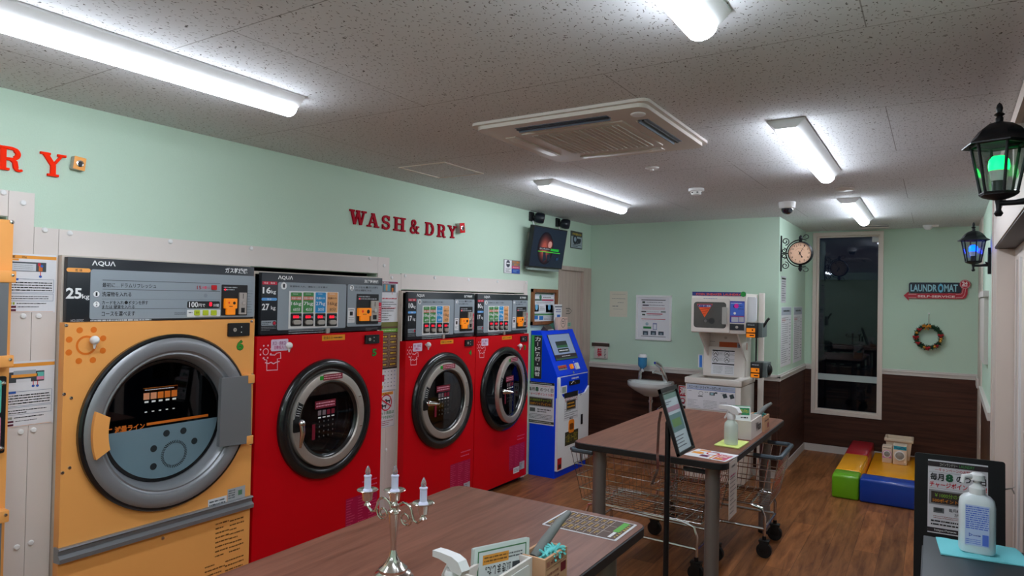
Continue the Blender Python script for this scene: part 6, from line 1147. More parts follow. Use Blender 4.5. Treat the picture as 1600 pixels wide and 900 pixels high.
# ------------------------------------------------------------------ the two work tables
TZ = .87; TX0, TX1 = -1.975, -.998
def table(y0, y1, label):
    t = thing('work_table', label, 'table', ((TX0 + TX1) / 2, (y0 + y1) / 2, 0), 'walnut laminate work tables')
    P = rr2(TX0, y0, TX1, y1, .06, 8); mb = MB(); mb.prism([(p[0], p[1], TZ - .036) for p in P], (0, 0, .036), M_TABLE); mb.build('tabletop', t)
    n = len(P); P2 = rr2(TX0 - .006, y0 - .006, TX1 + .006, y1 + .006, .066, 8); mb = MB(); vs = [(p[0], p[1], z) for z in (TZ - .004, TZ - .038) for p in P2]; mb.add([(p[0], p[1], TZ - .0005) for p in rr2(TX0 + .004, y0 + .004, TX1 - .004, y1 - .004, .056, 8)] + vs + [(p[0], p[1], TZ - .042) for p in P], [(j * n + i, j * n + (i + 1) % n, (j + 1) * n + (i + 1) % n, (j + 1) * n + i) for j in range(3) for i in range(n)], M_RUBBER, True); mb.build('edge_band', t)
    mb = MB(); mb.box((TX0 + .12, y0 + .14, TZ - .075), (TX1 - .12, y0 + .17, TZ - .036), M_LEGGREY); mb.box((TX0 + .12, y1 - .17, TZ - .075), (TX1 - .12, y1 - .14, TZ - .036), M_LEGGREY); mb.build('under_frame', t)
    for lx in (TX0 + .13, TX1 - .11):
        for ly in (y0 + .14, y1 - .16):
            mb = MB(); mb.cyl((lx, ly, .02), (lx, ly, TZ - .04), .043, M_LEGGREY, 24); mb.cyl((lx, ly, 0), (lx, ly, .022), .046, M_BLACK, 20); mb.lathe([(.07, TZ - .045), (.07, TZ - .037)], (lx, ly, 0), Z3, M_BLACK, 20); mb.build('leg', t)
table(.86, 2.655, 'dark walnut topped work table nearest the camera, bearing the candelabra'); table(3.885, 5.66, 'dark walnut topped work table farther back, with carts pushed under it')

def flatsheet(name, quad, z, label, cat, draw, m=None):
    """a thin sheet lying on a table; quad = four photo points (top left, top right, bottom right, bottom left of the sheet as printed)"""
    Q = [atz(*p, z) for p in quad]; u = (Q[1] - Q[0]) + (Q[2] - Q[3]); u.normalize(); v = (Q[0] - Q[3]) + (Q[1] - Q[2]); c = sum(Q, Vector()) / 4; v -= u * v.dot(u); v.normalize()
    W = ((Q[1] - Q[0]).length + (Q[2] - Q[3]).length) / 2; Hh = ((Q[0] - Q[3]).length + (Q[1] - Q[2]).length) / 2
    pl = Pl(c, u, v)
    if pl.w.z < 0: pl.w = -pl.w
    mb = MB(); mb.rect(pl, (-W / 2, -Hh / 2, W / 2, Hh / 2), m or M_PAPER, .0006, .0015, .006, raw=True)
    class A:
        def R(s, x0, y0, x1, y1, cc, k=1): mb.rect(pl, (-W / 2 + x0 * W, Hh / 2 - y1 * Hh, -W / 2 + x1 * W, Hh / 2 - y0 * Hh), ink(cc), .0022 + .0004 * k, raw=True)
        def L(s, x0, y0, x1, y1, n, cc, k=2, fill=.6, hgt=.5, seed=1): mb.lines(pl, (-W / 2 + x0 * W, Hh / 2 - y1 * Hh, -W / 2 + x1 * W, Hh / 2 - y0 * Hh), n, ink(cc), .0022 + .0004 * k, seed, fill, raw=True, hgt=hgt)
        def S(s, pts, wd, cc, k=3): mb.stroke(pl, [(-W / 2 + x * W, Hh / 2 - y * Hh) for x, y in pts], wd, ink(cc), .0022 + .0004 * k, raw=True)
        def D(s, x, y, r, cc, k=2, inner=0): mb.disc(pl, (-W / 2 + x * W, Hh / 2 - y * Hh), r, ink(cc), .0022 + .0004 * k, 24, raw=True, inner=inner)
        def T(s, x0, y0, x1, y1, tx, cc, k=3): mb.text(pl, tx, (-W / 2 + x0 * W, Hh / 2 - y1 * Hh, -W / 2 + x1 * W, Hh / 2 - y0 * Hh), ink(cc), .0022 + .0004 * k, .01, raw=True)
    draw(A()); return tag(mb.build(name, None, c), label, cat)
def menu(a):
    a.R(.03, .03, .97, .97, (84, 58, 48), 1); a.R(.84, .06, .92, .6, (90, 176, 60), 2); a.L(.93, .1, .97, .9, 8, (220, 190, 60), 3, .5, .4); a.R(.86, .62, .9, .9, (230, 230, 230), 2)
    for k in range(8): a.S([(.1 + .09 * k, .06), (.1 + .09 * k, .94)], .002, (214, 200, 190), 3)
    for v_ in (.36, .66): a.S([(.05, v_), (.83, v_)], .002, (214, 200, 190), 3)
    for k in range(8):
        for j in range(3): a.L(.025 + .09 * k + .015, .1 + .3 * j, .08 + .09 * k, .28 + .3 * j, 3, (226, 180, 60), 4, .5, .5, k * 3 + j)
flatsheet('price_menu', ((884, 797.5), (997, 821), (961, 846), (848, 820)), TZ, 'brown laminated price sheet with green bar on the nearest table', 'menu', menu)
def menu2(a):
    a.R(.1, .06, .36, .2, OGC); a.L(.42, .06, .6, .2, 2, GY); a.R(.04, .4, .28, .62, (230, 160, 70)); a.D(.2, .5, .03, OGC, 3); a.D(.5, .36, .04, RDC, 2, .03); a.R(.32, .62, .52, .86, (150, 70, 110)); a.L(.34, .64, .5, .84, 3, (90, 40, 80), 3); a.R(.58, .3, .62, .95, OGC); a.R(.66, .25, .95, .92, (206, 90, 120)); a.L(.7, .3, .92, .88, 4, (240, 220, 200), 3, .6, .5, 4); a.R(.7, .74, .86, .9, (230, 150, 60), 4)
flatsheet('guide_sheet', ((1091, 701), (1152, 712), (1136, 722), (1068, 711)), TZ, 'white laminated guide sheet with orange and pink print on the far table', 'menu', menu2)
# long sheet taped to the table corner
hf = LW(TX1 + .0065); mb = MB(); u0, u1, v1, v0 = 3.945, 4.125, TZ - .002, .535
mb.rect(hf, (u0, v0, u1, v1), mat('taped_paper', (206, 196, 188), .7), .0, .0015, raw=True); mb.lines(hf, (u0 + .02, v0 + .02, u1 - .02, v1 - .09), 9, I(110, 104, 104), .0022, 5, .4, raw=True, hgt=.28); mb.lines(hf, (u0 + .05, v1 - .05, u1 - .05, v1 - .02), 1, I(90, 84, 84), .0022, 6, raw=True); mb.lines(hf, (u0 + .02, v1 - .1, u1 - .04, v1 - .075), 1, I(170, 60, 110), .0022, 7, raw=True)
tag(mb.build('hanging_sheet', None, hf.p3((u0 + u1) / 2, v0)), 'long paper strip hanging from the right edge of the far table', 'notice')
# spray bottles
def spray(c, h, ang, label, mbody):
    t = thing('spray_bottle', label, 'spray bottle', c); c = Vector(c); Rz = Matrix.Translation(c) @ Matrix.Rotation(ang, 4, 'Z')
    def B(): m_ = MB(); m_.M = Rz; return m_
    mb = B(); r = .19 * h * .92; mb.lathe([(r * .9, 0), (r, .012 * h), (r, .47 * h), (r * .92, .55 * h), (r * .55, .63 * h), (r * .42, .66 * h), (r * .42, .70 * h)], (0, 0, 0), Z3, mbody, 28); mb.build('bottle_body', t)
    mb = B(); mb.lathe([(r * .62, .66 * h), (r * .64, .74 * h), (r * .5, .80 * h)], (0, 0, 0), Z3, M_WHITE, 24); mb.build('screw_collar', t)
    mb = B(); w_ = .075 * h; P = [(-.34, .90), (-.34, .985), (-.18, 1.0), (.06, 1.005), (.19, .97), (.27, .86), (.24, .80), (.05, .815), (-.04, .885), (-.2, .905)]
    mb.prism([(x * h, -w_, z * h) for x, z in P], (0, 2 * w_, 0), M_WHITE); hd = mb.build('spray_head', t)
    mb = B(); mb.tube([(-.06 * h, 0, .87 * h), (-.10 * h, 0, .80 * h), (-.155 * h, 0, .72 * h), (-.20 * h, 0, .655 * h)], [.035 * h, .036 * h, .03 * h, .02 * h], M_WHITE, 8); mb.build('trigger', hd)
    mb = B(); mb.box((-.37 * h, -.03 * h, .915 * h), (-.335 * h, .03 * h, .975 * h), M_WHITE, .003); mb.build('nozzle', hd)
M_MILKY = mat('milky_bottle', (208, 220, 208), .35, coat=.2, var=.02)
sq_ = atz(1142, 694, TZ + .008)
spray((sq_.x, sq_.y, TZ + .009), .245, -.35, 'milky spray bottle on the yellow cloth on the far table', M_MILKY)
sn = aty(705, 880, 1.50); spray((sn.x + .005, 1.50, TZ + .001), sn.z - TZ + .012 + .012, -.2, 'white spray bottle beside the card tray on the nearest table', M_WHITE)
def clothdraw(a): pass
flatsheet('cleaning_cloth', ((1134, 686.5), (1168, 692), (1157, 702), (1115, 697)), TZ, 'folded pale yellow cloth under the spray bottle on the far table', 'cloth', clothdraw, mat('yellow_cloth', (226, 240, 140), .9, bump=.3, bscale=200))
bpy.data.objects['cleaning_cloth'].scale = (1, 1, 4)
def openbox(name, x0, x1, y0, y1, h, m, label, cat, decor=None, z=TZ):
    mb = MB(); k = .008
    mb.box((x0, y0, z + .0005), (x1, y1, z + .008), m)
    for a, b in (((x0, y0), (x1, y0 + k)), ((x0, y1 - k), (x1, y1)), ((x0 + .0004, y0 + k), (x0 + k, y1 - k)), ((x1 - k, y0 + k), (x1 - .0004, y1 - k))): mb.box((*a, z + .0005), (*b, z + h), m)
    if decor: decor(mb)
    return tag(mb.build(name, None, ((x0 + x1) / 2, (y0 + y1) / 2, z)), label, cat)
M_WWOOD = mat('whitewashed_wood', (222, 214, 208), .6, var=.08, bscale=12)
def dec1(mb): f = LW(-1.03); mb.text(f, 'Wash', (4.80, .905, 4.95, .965), K_K, .001, .03, raw=True)
openbox('card_box', -1.17, -1.03, 4.66, 4.99, .125, M_WWOOD, 'white wooden box holding a green card on the far table', 'box', dec1)
mb = MB(); gp_ = Pl((-1.165, 4.73, TZ + .012), Vector((1, .35, 0)), Vector((-.1, .3, 1))); mb.rect(gp_, (0, 0, .115, .20), mat('card_white', (228, 234, 230), .5), 0, .006, raw=True); mb.rect(gp_, (.006, .135, .109, .185), I(30, 130, 80), .0065, raw=True); mb.text(gp_, '自由にお使い下さい', (.012, .148, .103, .174), I(226, 200, 40), .007, .02, raw=True); mb.lines(gp_, (.05, .108, .105, .128), 1, K_K, .007, 4, raw=True); mb.rect(gp_, (.0, .193, .115, .2), I(130, 180, 150), .0065, raw=True); tag(mb.build('notice_card', None, (-1.11, 4.78, TZ)), 'green and white card standing in the box on the far table', 'card')
def brown(mb_, x1, y0, y1, h):
    f = LW(x1); mb_.rect(f, (y0 + .02, TZ + h * .55, y1 - .02, TZ + h * .9), I(120, 50, 50), .001, raw=True) if False else None
M_KRAFT = mat('kraft_card', (206, 160, 124), .7, var=.05)
def dec2(mb): f = LW(-1.02); mb.lines(f, (5.03, TZ + .06, 5.17, TZ + .085), 1, I(110, 60, 50), .001, 3, raw=True); mb.rect(f, (5.12, TZ + .015, 5.17, TZ + .05), I(150, 60, 60), .001, raw=True)
openbox('brush_box', -1.14, -1.02, 5.01, 5.19, .105, M_KRAFT, 'kraft card box with duster behind the white box on far table', 'box', dec2)
M_MINT = mat('mint_chenille', (110, 206, 206), .9, bump=.5, bscale=120); M_HGREY = mat('grey_handle', (120, 124, 122), .45, var=.03)
def duster(base, tip, head, label, seed, s=1.0):
    t = thing('duster', label, 'duster', base); b = Vector(base); e = Vector(tip); d = e - b; mb = MB(); mb.tube([b, b + d * .3 + Vector((0, 0, .01)), b + d * .7 + Vector((0, 0, .012)), e], [.020 * s, .019 * s, .016 * s, .011 * s], M_HGREY, 12); mb.build('duster_handle', t)
    rnd = random.Random(seed); mb = MB(); h0, h1 = Vector(head[0]), Vector(head[1]); L_ = h1 - h0
    mb.tube([h0, h0 + L_ * .5, h1], [.014 * s, .02 * s, .012 * s], M_MINT, 10)
    for k in range(int(46 * s)):
        f_ = rnd.random(); o = h0 + L_ * f_; a = rnd.uniform(0, 2 * math.pi); dd = Vector((math.cos(a), math.sin(a), rnd.uniform(-.3, 1.2))).normalized(); mb.tube([o + dd * .012 * s, o + dd * .026 * s, o + dd * .038 * s + Vector((0, 0, -.006 * s))], [.0042 * s, .0046 * s, .004 * s], M_MINT, 5)
    mb.build('duster_head', t)
duster((-1.09, 5.02, TZ + .08), (-1.0, 5.15, TZ + .19), ((-1.08, 5.05, TZ + .10), (-1.06, 5.15, TZ + .10)), 'mint duster with grey handle in the box on the far table', 7, .9)
# near table: tray of cards, kraft box with duster
def dec3(mb): f = LW(-1.077); mb.rect(f, (1.68, TZ + .02, 1.83, TZ + .085), mat('tray_label', (230, 230, 228), .5), .001, .002, .01, raw=True)
openbox('card_tray', -1.195, -1.077, 1.62, 1.85, .10, M_WWOOD, 'white wooden tray of laminated cards on the nearest table', 'tray', dec3)
cu = (aty(835, 838, 1.885) - aty(739, 861, 1.68)); A_ = aty(739, 861, 1.68)
cpl_o = Vector((A_.x, 1.68, TZ + .02)); cdir = Vector((cu.x, cu.y, 0)); CWd = cdir.length * .9; ch_ = Pl(cpl_o, cdir, Vector((-.12, .22, 1)));
HC = (A_.z - TZ - .02)
for k in range(4):
    mb = MB(); off = -.006 * k; hh_ = HC * (1 - .012 * (k % 2)); mb.rect(ch_, (0, 0, CWd, hh_), mat('laminated_card', (214, 224, 220), .3, coat=.5), off, .004, .004, raw=True)
    if k == 0:
        mb.rect(ch_, (.012, .0, CWd - .012, hh_ - .012), I(70, 120, 80), .0045, raw=True); mb.rect(ch_, (.016, .0, CWd - .016, hh_ - .016), I(206, 212, 212), .005, raw=True); mb.rect(ch_, (.03, hh_ - .055, .125, hh_ - .026), I(222, 150, 60), .0055, raw=True); mb.lines(ch_, (.035, hh_ - .05, .12, hh_ - .03), 2, I(120, 80, 30), .006, 3, raw=True); mb.lines(ch_, (CWd - .08, hh_ - .05, CWd - .025, hh_ - .03), 2, I(90, 94, 96), .006, 4, raw=True)
        mb.text(ch_, '頂きました。', (.04, hh_ - .088, CWd - .07, hh_ - .060), K_K, .006, .02, raw=True, rot180=True); mb.text(ch_, '取り出させて', (.03, hh_ - .125, CWd - .07, hh_ - .094), K_K, .006, .02, raw=True, rot180=True); mb.rect(ch_, (CWd - .065, hh_ - .1, CWd - .03, hh_ - .062), I(60, 66, 70), .006, raw=True)
    tag(mb.build('laminated_card', None, ch_.p3(CWd / 2, 0, off)), 'front green bordered laminated card with upside down text in the tray' if k == 0 else 'plain laminated card packed behind the green bordered card', 'card', 'laminated cards in the near tray')
def dec4(mb):
    f = LW(-1.03); mb.text(f, 'HANDCRAFTED', (1.885, TZ + .073, 1.97, TZ + .09), I(120, 56, 50), .001, .02, raw=True); mb.rect(f, (1.86, TZ + .072, 1.88, TZ + .09), I(170, 110, 90), .001, raw=True); mb.rect(f, (1.955, TZ + .03, 1.99, TZ + .06), I(116, 30, 40), .001, raw=True); mb.rect(f, (1.858, TZ + .065, 1.995, TZ + .067), I(150, 96, 76), .001, raw=True); mb.lines(f, (1.865, TZ + .02, 1.945, TZ + .055), 2, I(150, 96, 76), .001, 4, raw=True)
openbox('brush_box', -1.125, -1.03, 1.853, 2.0, .10, M_KRAFT, 'kraft card box with duster on the nearest table', 'box', dec4)
db = aty(848, 858, 1.95); de = aty(889, 801, 2.16)
duster((-1.10, 1.90, TZ + .075), (de.x, de.y, de.z), ((-1.06, 1.90, TZ + .088), (-1.055, 1.975, TZ + .092)), 'mint duster with long grey handle in the kraft box, nearest table', 9, .9)
# candelabra
CBX = atz(615.5, 903, TZ).x
t = thing('candelabra', 'three armed silver candelabra with electric candles on the nearest table', 'candelabra', (CBX, 1.655, TZ)); cc = Vector((CBX, 1.655, 0)); z0 = TZ
mb = MB(); mb.lathe([(.066, z0 + .001), (.067, z0 + .008), (.06, z0 + .014), (.058, z0 + .02), (.046, z0 + .026), (.047, z0 + .036), (.036, z0 + .045), (.024, z0 + .058), (.015, z0 + .075), (.010, z0 + .095)], cc, Z3, M_BRASS, 36); mb.build('candelabra_base', t)
zc = 1.122
mb = MB(); mb.lathe([(.010, z0 + .09), (.0095, z0 + .11), (.013, z0 + .15), (.0165, zc - .055), (.017, zc - .04), (.021, zc - .036), (.021, zc - .03), (.010, zc - .024), (.014, zc - .01), (.007, zc + .0), (.007, zc + .01), (.013, zc + .016), (.006, zc + .024)], cc, Z3, M_BRASS, 24); mb.build('stem', t)
def cup(c, z, s_=1.0):
    mb = MB(); mb.lathe([(.006, z - .05), (.013, z - .046), (.007, z - .038), (.009, z - .034), (.016, z - .03), (.0185, z - .006), (.0195, z - .002), (.033, z + .002), (.036, z + .005), (.034, z + .006), (.02, z + .002), (.0, z + .001)], c, Z3, M_BRASS, 28, cap=False); cp_ = mb.build('candle_cup', t)
    mb = MB(); mb.lathe([(.0165, z + .001), (.0145, z + .006), (.0115, z + .009), (.0115, z + .047), (.0132, z + .049), (.0132, z + .053), (.007, z + .055)], c, Z3, mat('electric_candle', (206, 208, 232), .4), 20); mb.build('candle', cp_)
    mb = MB(); mb.lathe([(.0065, z + .054), (.0088, z + .061), (.0088, z + .066), (.0063, z + .076), (.0025, z + .083), (0, z + .086)], c, Z3, mat('flame_bulb', (220, 216, 220), .08, trans=.85), 16); mb.build('flame_bulb', cp_)
cup(cc, 1.155)
for s_, z in ((-1, 1.135), (1, 1.135)):
    c = cc + X3 * (.122 * s_); cup(c, z); za = zc - .035
    P = [cc + X3 * s_ * .012 + Z3 * za]
    for k in range(13): a = math.radians(180 - 15 * k); P.append(cc + X3 * s_ * (.045 + .03 * math.cos(a)) + Z3 * (za + .012 + .026 * math.sin(a)))
    P += [cc + X3 * s_ * .085 + Z3 * (za - .012), cc + X3 * s_ * .10 + Z3 * (za - .016), cc + X3 * s_ * .116 + Z3 * (za - .004), c + Z3 * (z - .048)]
    mb = MB(); mb.tube(P, .0042, M_BRASS, 8); mb.tube([cc + X3 * s_ * (.05 + (.026 - .018 * k / 20) * math.cos(math.radians(20 - 26 * k))) + Z3 * (za - .012 + (.024 - .016 * k / 20) * math.sin(math.radians(20 - 26 * k))) for k in range(21)], .0036, M_BRASS, 8); mb.build('scroll_arm', t)

# ------------------------------------------------------------------ laundry carts under the far table
def cart_parts():
    t = thing('laundry_cart', 'x', 'cart', (0, 0, 0), 'wire laundry carts under the far table')
    L2, W2 = .50, .26; l2, w2 = .43, .215; zt_, zb_ = .715, .37
    def side(z): f = (z - zb_) / (zt_ - zb_); return l2 + (L2 - l2) * f, w2 + (W2 - w2) * f
    mb = MB()
    for z in (zb_, .455, .54, .625, zt_ - .005): a, b = side(z); mb.tube([(x, y, z) for x, y in ((-a, -b), (a, -b), (a, b), (-a, b))], .0035 if z < zt_ - .01 else .006, M_WIRE, 5, True)
    n = 15
    for i in range(n + 1):
        f = -1 + 2 * i / n
        for s_ in (1, -1): mb.tube([(f * L2, s_ * W2, zt_), (f * l2, s_ * w2, zb_)], .0024, M_WIRE, 4)
        mb.tube([(f * l2, -w2, zb_), (f * l2, w2, zb_)], .003, M_WIRE, 4)
    n = 9
    for i in range(n + 1):
        f = -1 + 2 * i / n
        for s_ in (1, -1): mb.tube([(s_ * L2, f * W2, zt_), (s_ * l2, f * w2, zb_)], .0024, M_WIRE, 4)
        mb.tube([(-l2, f * w2, zb_), (l2, f * w2, zb_)], .0028, M_WIRE, 4)
    mb.build('wire_basket', t)
    M_RIM = mat('slate_rim', (76, 90, 100), .45, var=.03)
    for s_ in (1, -1):
        mb = MB(); P = [(s_ * .33, -W2 - .004, zt_ + .006), (s_ * (L2 - .02), -W2 - .006, zt_ + .006), (s_ * (L2 + .006), -W2 + .02, zt_ + .006), (s_ * (L2 + .006), W2 - .02, zt_ + .006), (s_ * (L2 - .02), W2 + .006, zt_ + .006), (s_ * .33, W2 + .004, zt_ + .006)]
        mb.tube(P, .016, M_RIM, 8); mb.build('end_handle', t)
    mb = MB(); a, b = .40, .205
    for s_ in (1, -1):
        for q in (1, -1): mb.tube([(s_ * (a - .1), q * b, zb_ - .01), (s_ * (a - .02), q * b, zb_ - .03), (s_ * a, q * b, zb_ - .09), (s_ * a, q * b, .13)], .011, M_WIRE, 8)
        mb.tube([(s_ * (a - .1), -b, zb_ - .012), (s_ * (a - .1), b, zb_ - .012)], .009, M_WIRE, 8); mb.tube([(s_ * a, -b, .2), (s_ * a, b, .2)], .009, M_WIRE, 8)
    for q in (1, -1): mb.tube([(-a, q * b, .2), (a, q * b, .2)], .011, M_WIRE, 8); mb.tube([(-a + .05, q * b, zb_ - .012), (a - .05, q * b, zb_ - .012)], .009, M_WIRE, 8)
    mb.build('tube_frame', t)
    for s_ in (1, -1):
        for q in (1, -1):
            x, y = s_ * a, q * b; mb = MB(); mb.cyl((x, y - .016, .052), (x, y + .016, .052), .052, M_BLACK, 22); mb.cyl((x, y - .019, .052), (x, y + .019, .052), .012, M_STEEL, 10)
            for e in (-.024, .020): mb.box((x - .03, y + e, .04), (x + .03, y + e + .004, .12), M_BLACK, .002)
            mb.box((x - .035, y - .026, .11), (x + .035, y + .026, .124), M_BLACK, .003); mb.cyl((x, y, .12), (x, y, .15), .014, M_BLACK, 10); mb.build('caster', t)
    return t
cart = cart_parts()
def copy_thing(r, loc, rz, label):
    o = r.copy(); COL.objects.link(o); o.location = loc; o.rotation_euler = (0, 0, rz); o['label'] = label
    for ch in list(r.children):
        c = ch.copy(); COL.objects.link(c); c.parent = o
        for g in ch.children:
            d = g.copy(); COL.objects.link(d); d.parent = c
    return o
cart.location = (-1.40, 5.155, 0); cart.rotation_euler = (0, 0, math.radians(1)); cart['label'] = 'rear wire laundry cart, its grey rim sticking out right of the far table'
copy_thing(cart, (-1.67, 4.51, 0), math.radians(-2), 'front wire laundry cart, its rim reaching left toward the blue kiosk')

# ------------------------------------------------------------------ tilted sign on a pole between the tables
t = thing('sign_stand', 'black pole stand holding a tilted framed notice between the tables', 'sign stand', (-1.165, 3.38, 0))
mb = MB(); mb.lathe([(.16, 0), (.16, .012), (.03, .022), (.02, .03)], (-1.165, 3.38, 0), Z3, M_BLACK, 36); mb.build('stand_base', t)
mb = MB(); mb.cyl((-1.165, 3.38, .02), (-1.165, 3.38, 1.165), .0145, M_BLACK, 16); mb.build('pole', t)
bp_ = Pl((-1.072, 3.262, 1.02), Y3, Vector((-.105, 0, .32))); BW, BH = .25, .342
mb = MB()
for b in ((0, 0, BW, .014), (0, BH - .022, BW, BH), (0, 0, .012, BH), (BW - .012, 0, BW, BH)): mb.rect(bp_, b, M_BLACK, -.004, .016, raw=True)
mb.rect(bp_, (.004, .004, BW - .004, BH - .004), M_BLACK, -.006, .004, raw=True); fr = mb.build('frame', t)
mb = MB(); mb.rect(bp_, (.012, .014, BW - .012, BH - .022), mat('glossy_notice', (196, 212, 216), .45, coat=.05), .0, raw=True); mb.rect(bp_, (.016, BH - .06, BW - .016, BH - .03), I(120, 150, 140), .0008, raw=True); mb.lines(bp_, (.03, BH - .09, .13, BH - .07), 2, I(90, 94, 110), .0008, 3, raw=True); mb.rect(bp_, (.02, BH - .125, BW - .02, BH - .10), I(176, 140, 156), .0008, raw=True); mb.rect(bp_, (.03, BH - .23, BW - .03, BH - .14), I(104, 140, 140), .0008, raw=True); mb.rect(bp_, (.06, BH - .205, BW - .06, BH - .165), I(110, 150, 90), .0012, raw=True); mb.lines(bp_, (.04, .03, BW - .05, BH - .245), 4, I(100, 104, 116), .0008, 6, .5, raw=True, hgt=.35); mb.build('framed_sheet', fr)
mb = MB(); mb.tube([(-1.165, 3.38, 1.13), (-1.165, 3.38, 1.165), bp_.p3(.125, .17, -.022)], .013, M_BLACK, 8); mb.build('tilt_joint', t)
mb = MB(); P0 = [(-1.19, 3.36, 1.22), (-1.20, 3.36, 1.16), (-1.205, 3.36, 1.0), (-1.20, 3.355, .92), (-1.225, 3.34, .84)]; mb.add([(x, y, z) for x, y, z in P0] + [(x - .018, y + .01, z - .004) for x, y, z in P0], [(i, i + 1, 6 + i, 5 + i) for i in range(4)], mat('smoky_film', (84, 70, 64), .15, coat=.6, trans=.4)); mb.build('plastic_strip', t)

# ------------------------------------------------------------------ lower right: board, cabinet, bottle
t = thing('easel_board', 'black A-frame board with a campaign poster behind the soap bottle', 'sign board', (.1, 4.25, 0))
eu = Vector((.985, .06, 0)); ev = Vector((0, .13, 1)); A0 = Vector((-.086, 4.16, .02)); ep = Pl(A0, eu, ev); BWd = .392
tl = ep.uv(1427, 706); tr = ep.uv(1567, 718)
EU0, EU1, EV1 = tl[0], tr[0], tl[1]
mb = MB(); mb.rect(ep, (EU0, .30, EU1, EV1), M_BLACK, 0, .02, .012, raw=True); mb.rect(ep, (EU0, 0, EU0 + .035, .32), M_BLACK, 0, .02, raw=True); mb.rect(ep, (EU1 - .035, 0, EU1, .32), M_BLACK, 0, .02, raw=True); mb.build('board', t)
mb = MB(); rp_ = Pl(A0 + Vector((0, .42, 0)), eu, Vector((0, -.27, 1)))
for u in (EU0, EU1 - .03): mb.rect(rp_, (u, 0, u + .03, EV1 - .03), M_BLACK, -.01, .018, raw=True)
mb.rect(rp_, (EU0, .2, EU1, .23), M_BLACK, -.01, .018, raw=True); mb.build('back_leg', t)
mb = MB(); ep2 = Pl(ep.p3(0, 0, .021), eu, ev); mb.Z = (1380, 680, .24444); u0, v0, u1, v1 = mb._b(ep2, (282, 152, 662, 652)); v0 = ep2.uv(1380 + 272 * .2444, 680 + 616 * .2444)[1]; u0 = ep2.uv(1380 + 276 * .2444, 680 + 380 * .2444)[0]; u1 = ep2.uv(1380 + 660 * .2444, 680 + 300 * .2444)[0]; UW, VH = u1 - u0, v1 - v0
def P_(b, c, w=.002): mb.rect(ep2, kq(*b), ink(c) if isinstance(c, tuple) else c, w, raw=True)
P_((0, 0, 1, 1), M_PAPER, .001); P_((0, .02, 1, .09), (50, 40, 44)); mb.text(ep2, 'コインランドリー', kq(.2, .035, .5, .075), I(220, 220, 210), .003, raw=True); mb.text(ep2, 'LAUNDRY', kq(.53, .035, .78, .075), I(70, 160, 80), .003, raw=True)
mb.text(ep2, '―キャンペーンのお知らせ―', kq(.12, .105, .88, .15), I(190, 40, 50), .003, .01, raw=True); mb.text(ep2, '毎月', kq(.04, .18, .27, .28), K_K, .003, .025, raw=True); mb.text(ep2, '8', kq(.3, .175, .43, .285), I(20, 96, 60), .003, .06, raw=True); mb.text(ep2, 'のつく日', kq(.48, .18, .97, .28), K_K, .003, .025, raw=True); mb.text(ep2, 'チャージポイント５倍！', kq(.03, .295, .98, .375), I(206, 30, 50), .003, .02, raw=True)
for b in ((.02, .165, .98, .168), (.02, .385, .98, .388)): P_(b, GY)
P_((.02, .41, .98, .61), (150, 150, 152)); P_((.06, .43, .94, .59), (60, 46, 40), .003); mb.text(ep2, '￥1000分のチャージで', kq(.12, .45, .9, .51), I(130, 180, 50), .004, .01, raw=True); mb.text(ep2, '500ポイントプレゼント', kq(.08, .525, .92, .575), I(230, 140, 30), .004, .015, raw=True)
P_((.1, .65, .28, .72), (100, 102, 104)); P_((.13, .66, .25, .70), (60, 64, 66), .0025); mb.text(ep2, '毎月8日、18日、28日', kq(.36, .64, .95, .69), K_K, .003, .01, raw=True); mb.text(ep2, 'が対象です', kq(.45, .7, .85, .745), K_K, .003, .01, raw=True); mb.lines(ep2, kq(.1, .755, .95, .8), 2, I(150, 70, 70), .003, 4, raw=True, hgt=.4); mb.lines(ep2, kq(.06, .81, .95, .9), 2, K_K, .003, 5, raw=True, hgt=.5)
P_((0, .925, 1, .985), (50, 40, 44)); mb.text(ep2, 'https://www.', kq(.12, .938, .5, .975), K_W, .003, .01, raw=True); mb.build('campaign_poster', t)
mb = MB(); q = ep.uv(1570, 765); mb.tube([ep.p3(EU1, q[1], .01), ep.p3(EU1 + .03, q[1] + .008, .0), ep.p3(EU1 + .04, q[1] - .02, .0)], .004, M_STEEL, 6); mb.tube([ep.p3(EU1 + .03, q[1] + .008, .0), ep.p3(EU1 + .045, q[1] + .02, .0)], .003, M_STEEL, 6); mb.build('side_latch', t)
CBZ = 1.0; cx0, cx1, cy0, cy1 = -.02, .282, 1.75, 2.74
t = thing('black_cabinet', 'dark grey cabinet at the lower right corner carrying the soap bottle', 'cabinet', ((cx0 + cx1) / 2, (cy0 + cy1) / 2, 0)); M_CAB = mat('slate_laminate', (40, 47, 54), .45, var=.04, bscale=4)
mb = MB(); mb.box((cx0 - .004, cy0, CBZ - .022), (cx1, cy1 + .004, CBZ), M_CAB, .003); mb.build('cabinet_top', t)
mb = MB(); mb.box((cx0 + .006, cy0 + .01, .06), (cx1 - .004, cy1 - .006, CBZ - .022), M_CAB); mb.box((cx0 + .03, cy0 + .03, 0), (cx1 - .03, cy1 - .03, .06), M_BLACK); mb.build('cabinet_body', t)
for a, b in ((cy0 + .015, (cy0 + cy1) / 2 - .004), ((cy0 + cy1) / 2 + .004, cy1 - .012)): mb = MB(); mb.box((cx0 - .008, a, .08), (cx0 + .006, b, CBZ - .03), M_CAB, .003); d = mb.build('cabinet_door', t)
M_TERRY = mat('aqua_towel', (130, 224, 232), .95, bump=.6, bscale=300)
Q = [atz(*p, CBZ + .006) for p in ((1462, 838), (1586, 855), (1600, 882), (1470, 864))]; mb = MB(); cz = CBZ + .0008
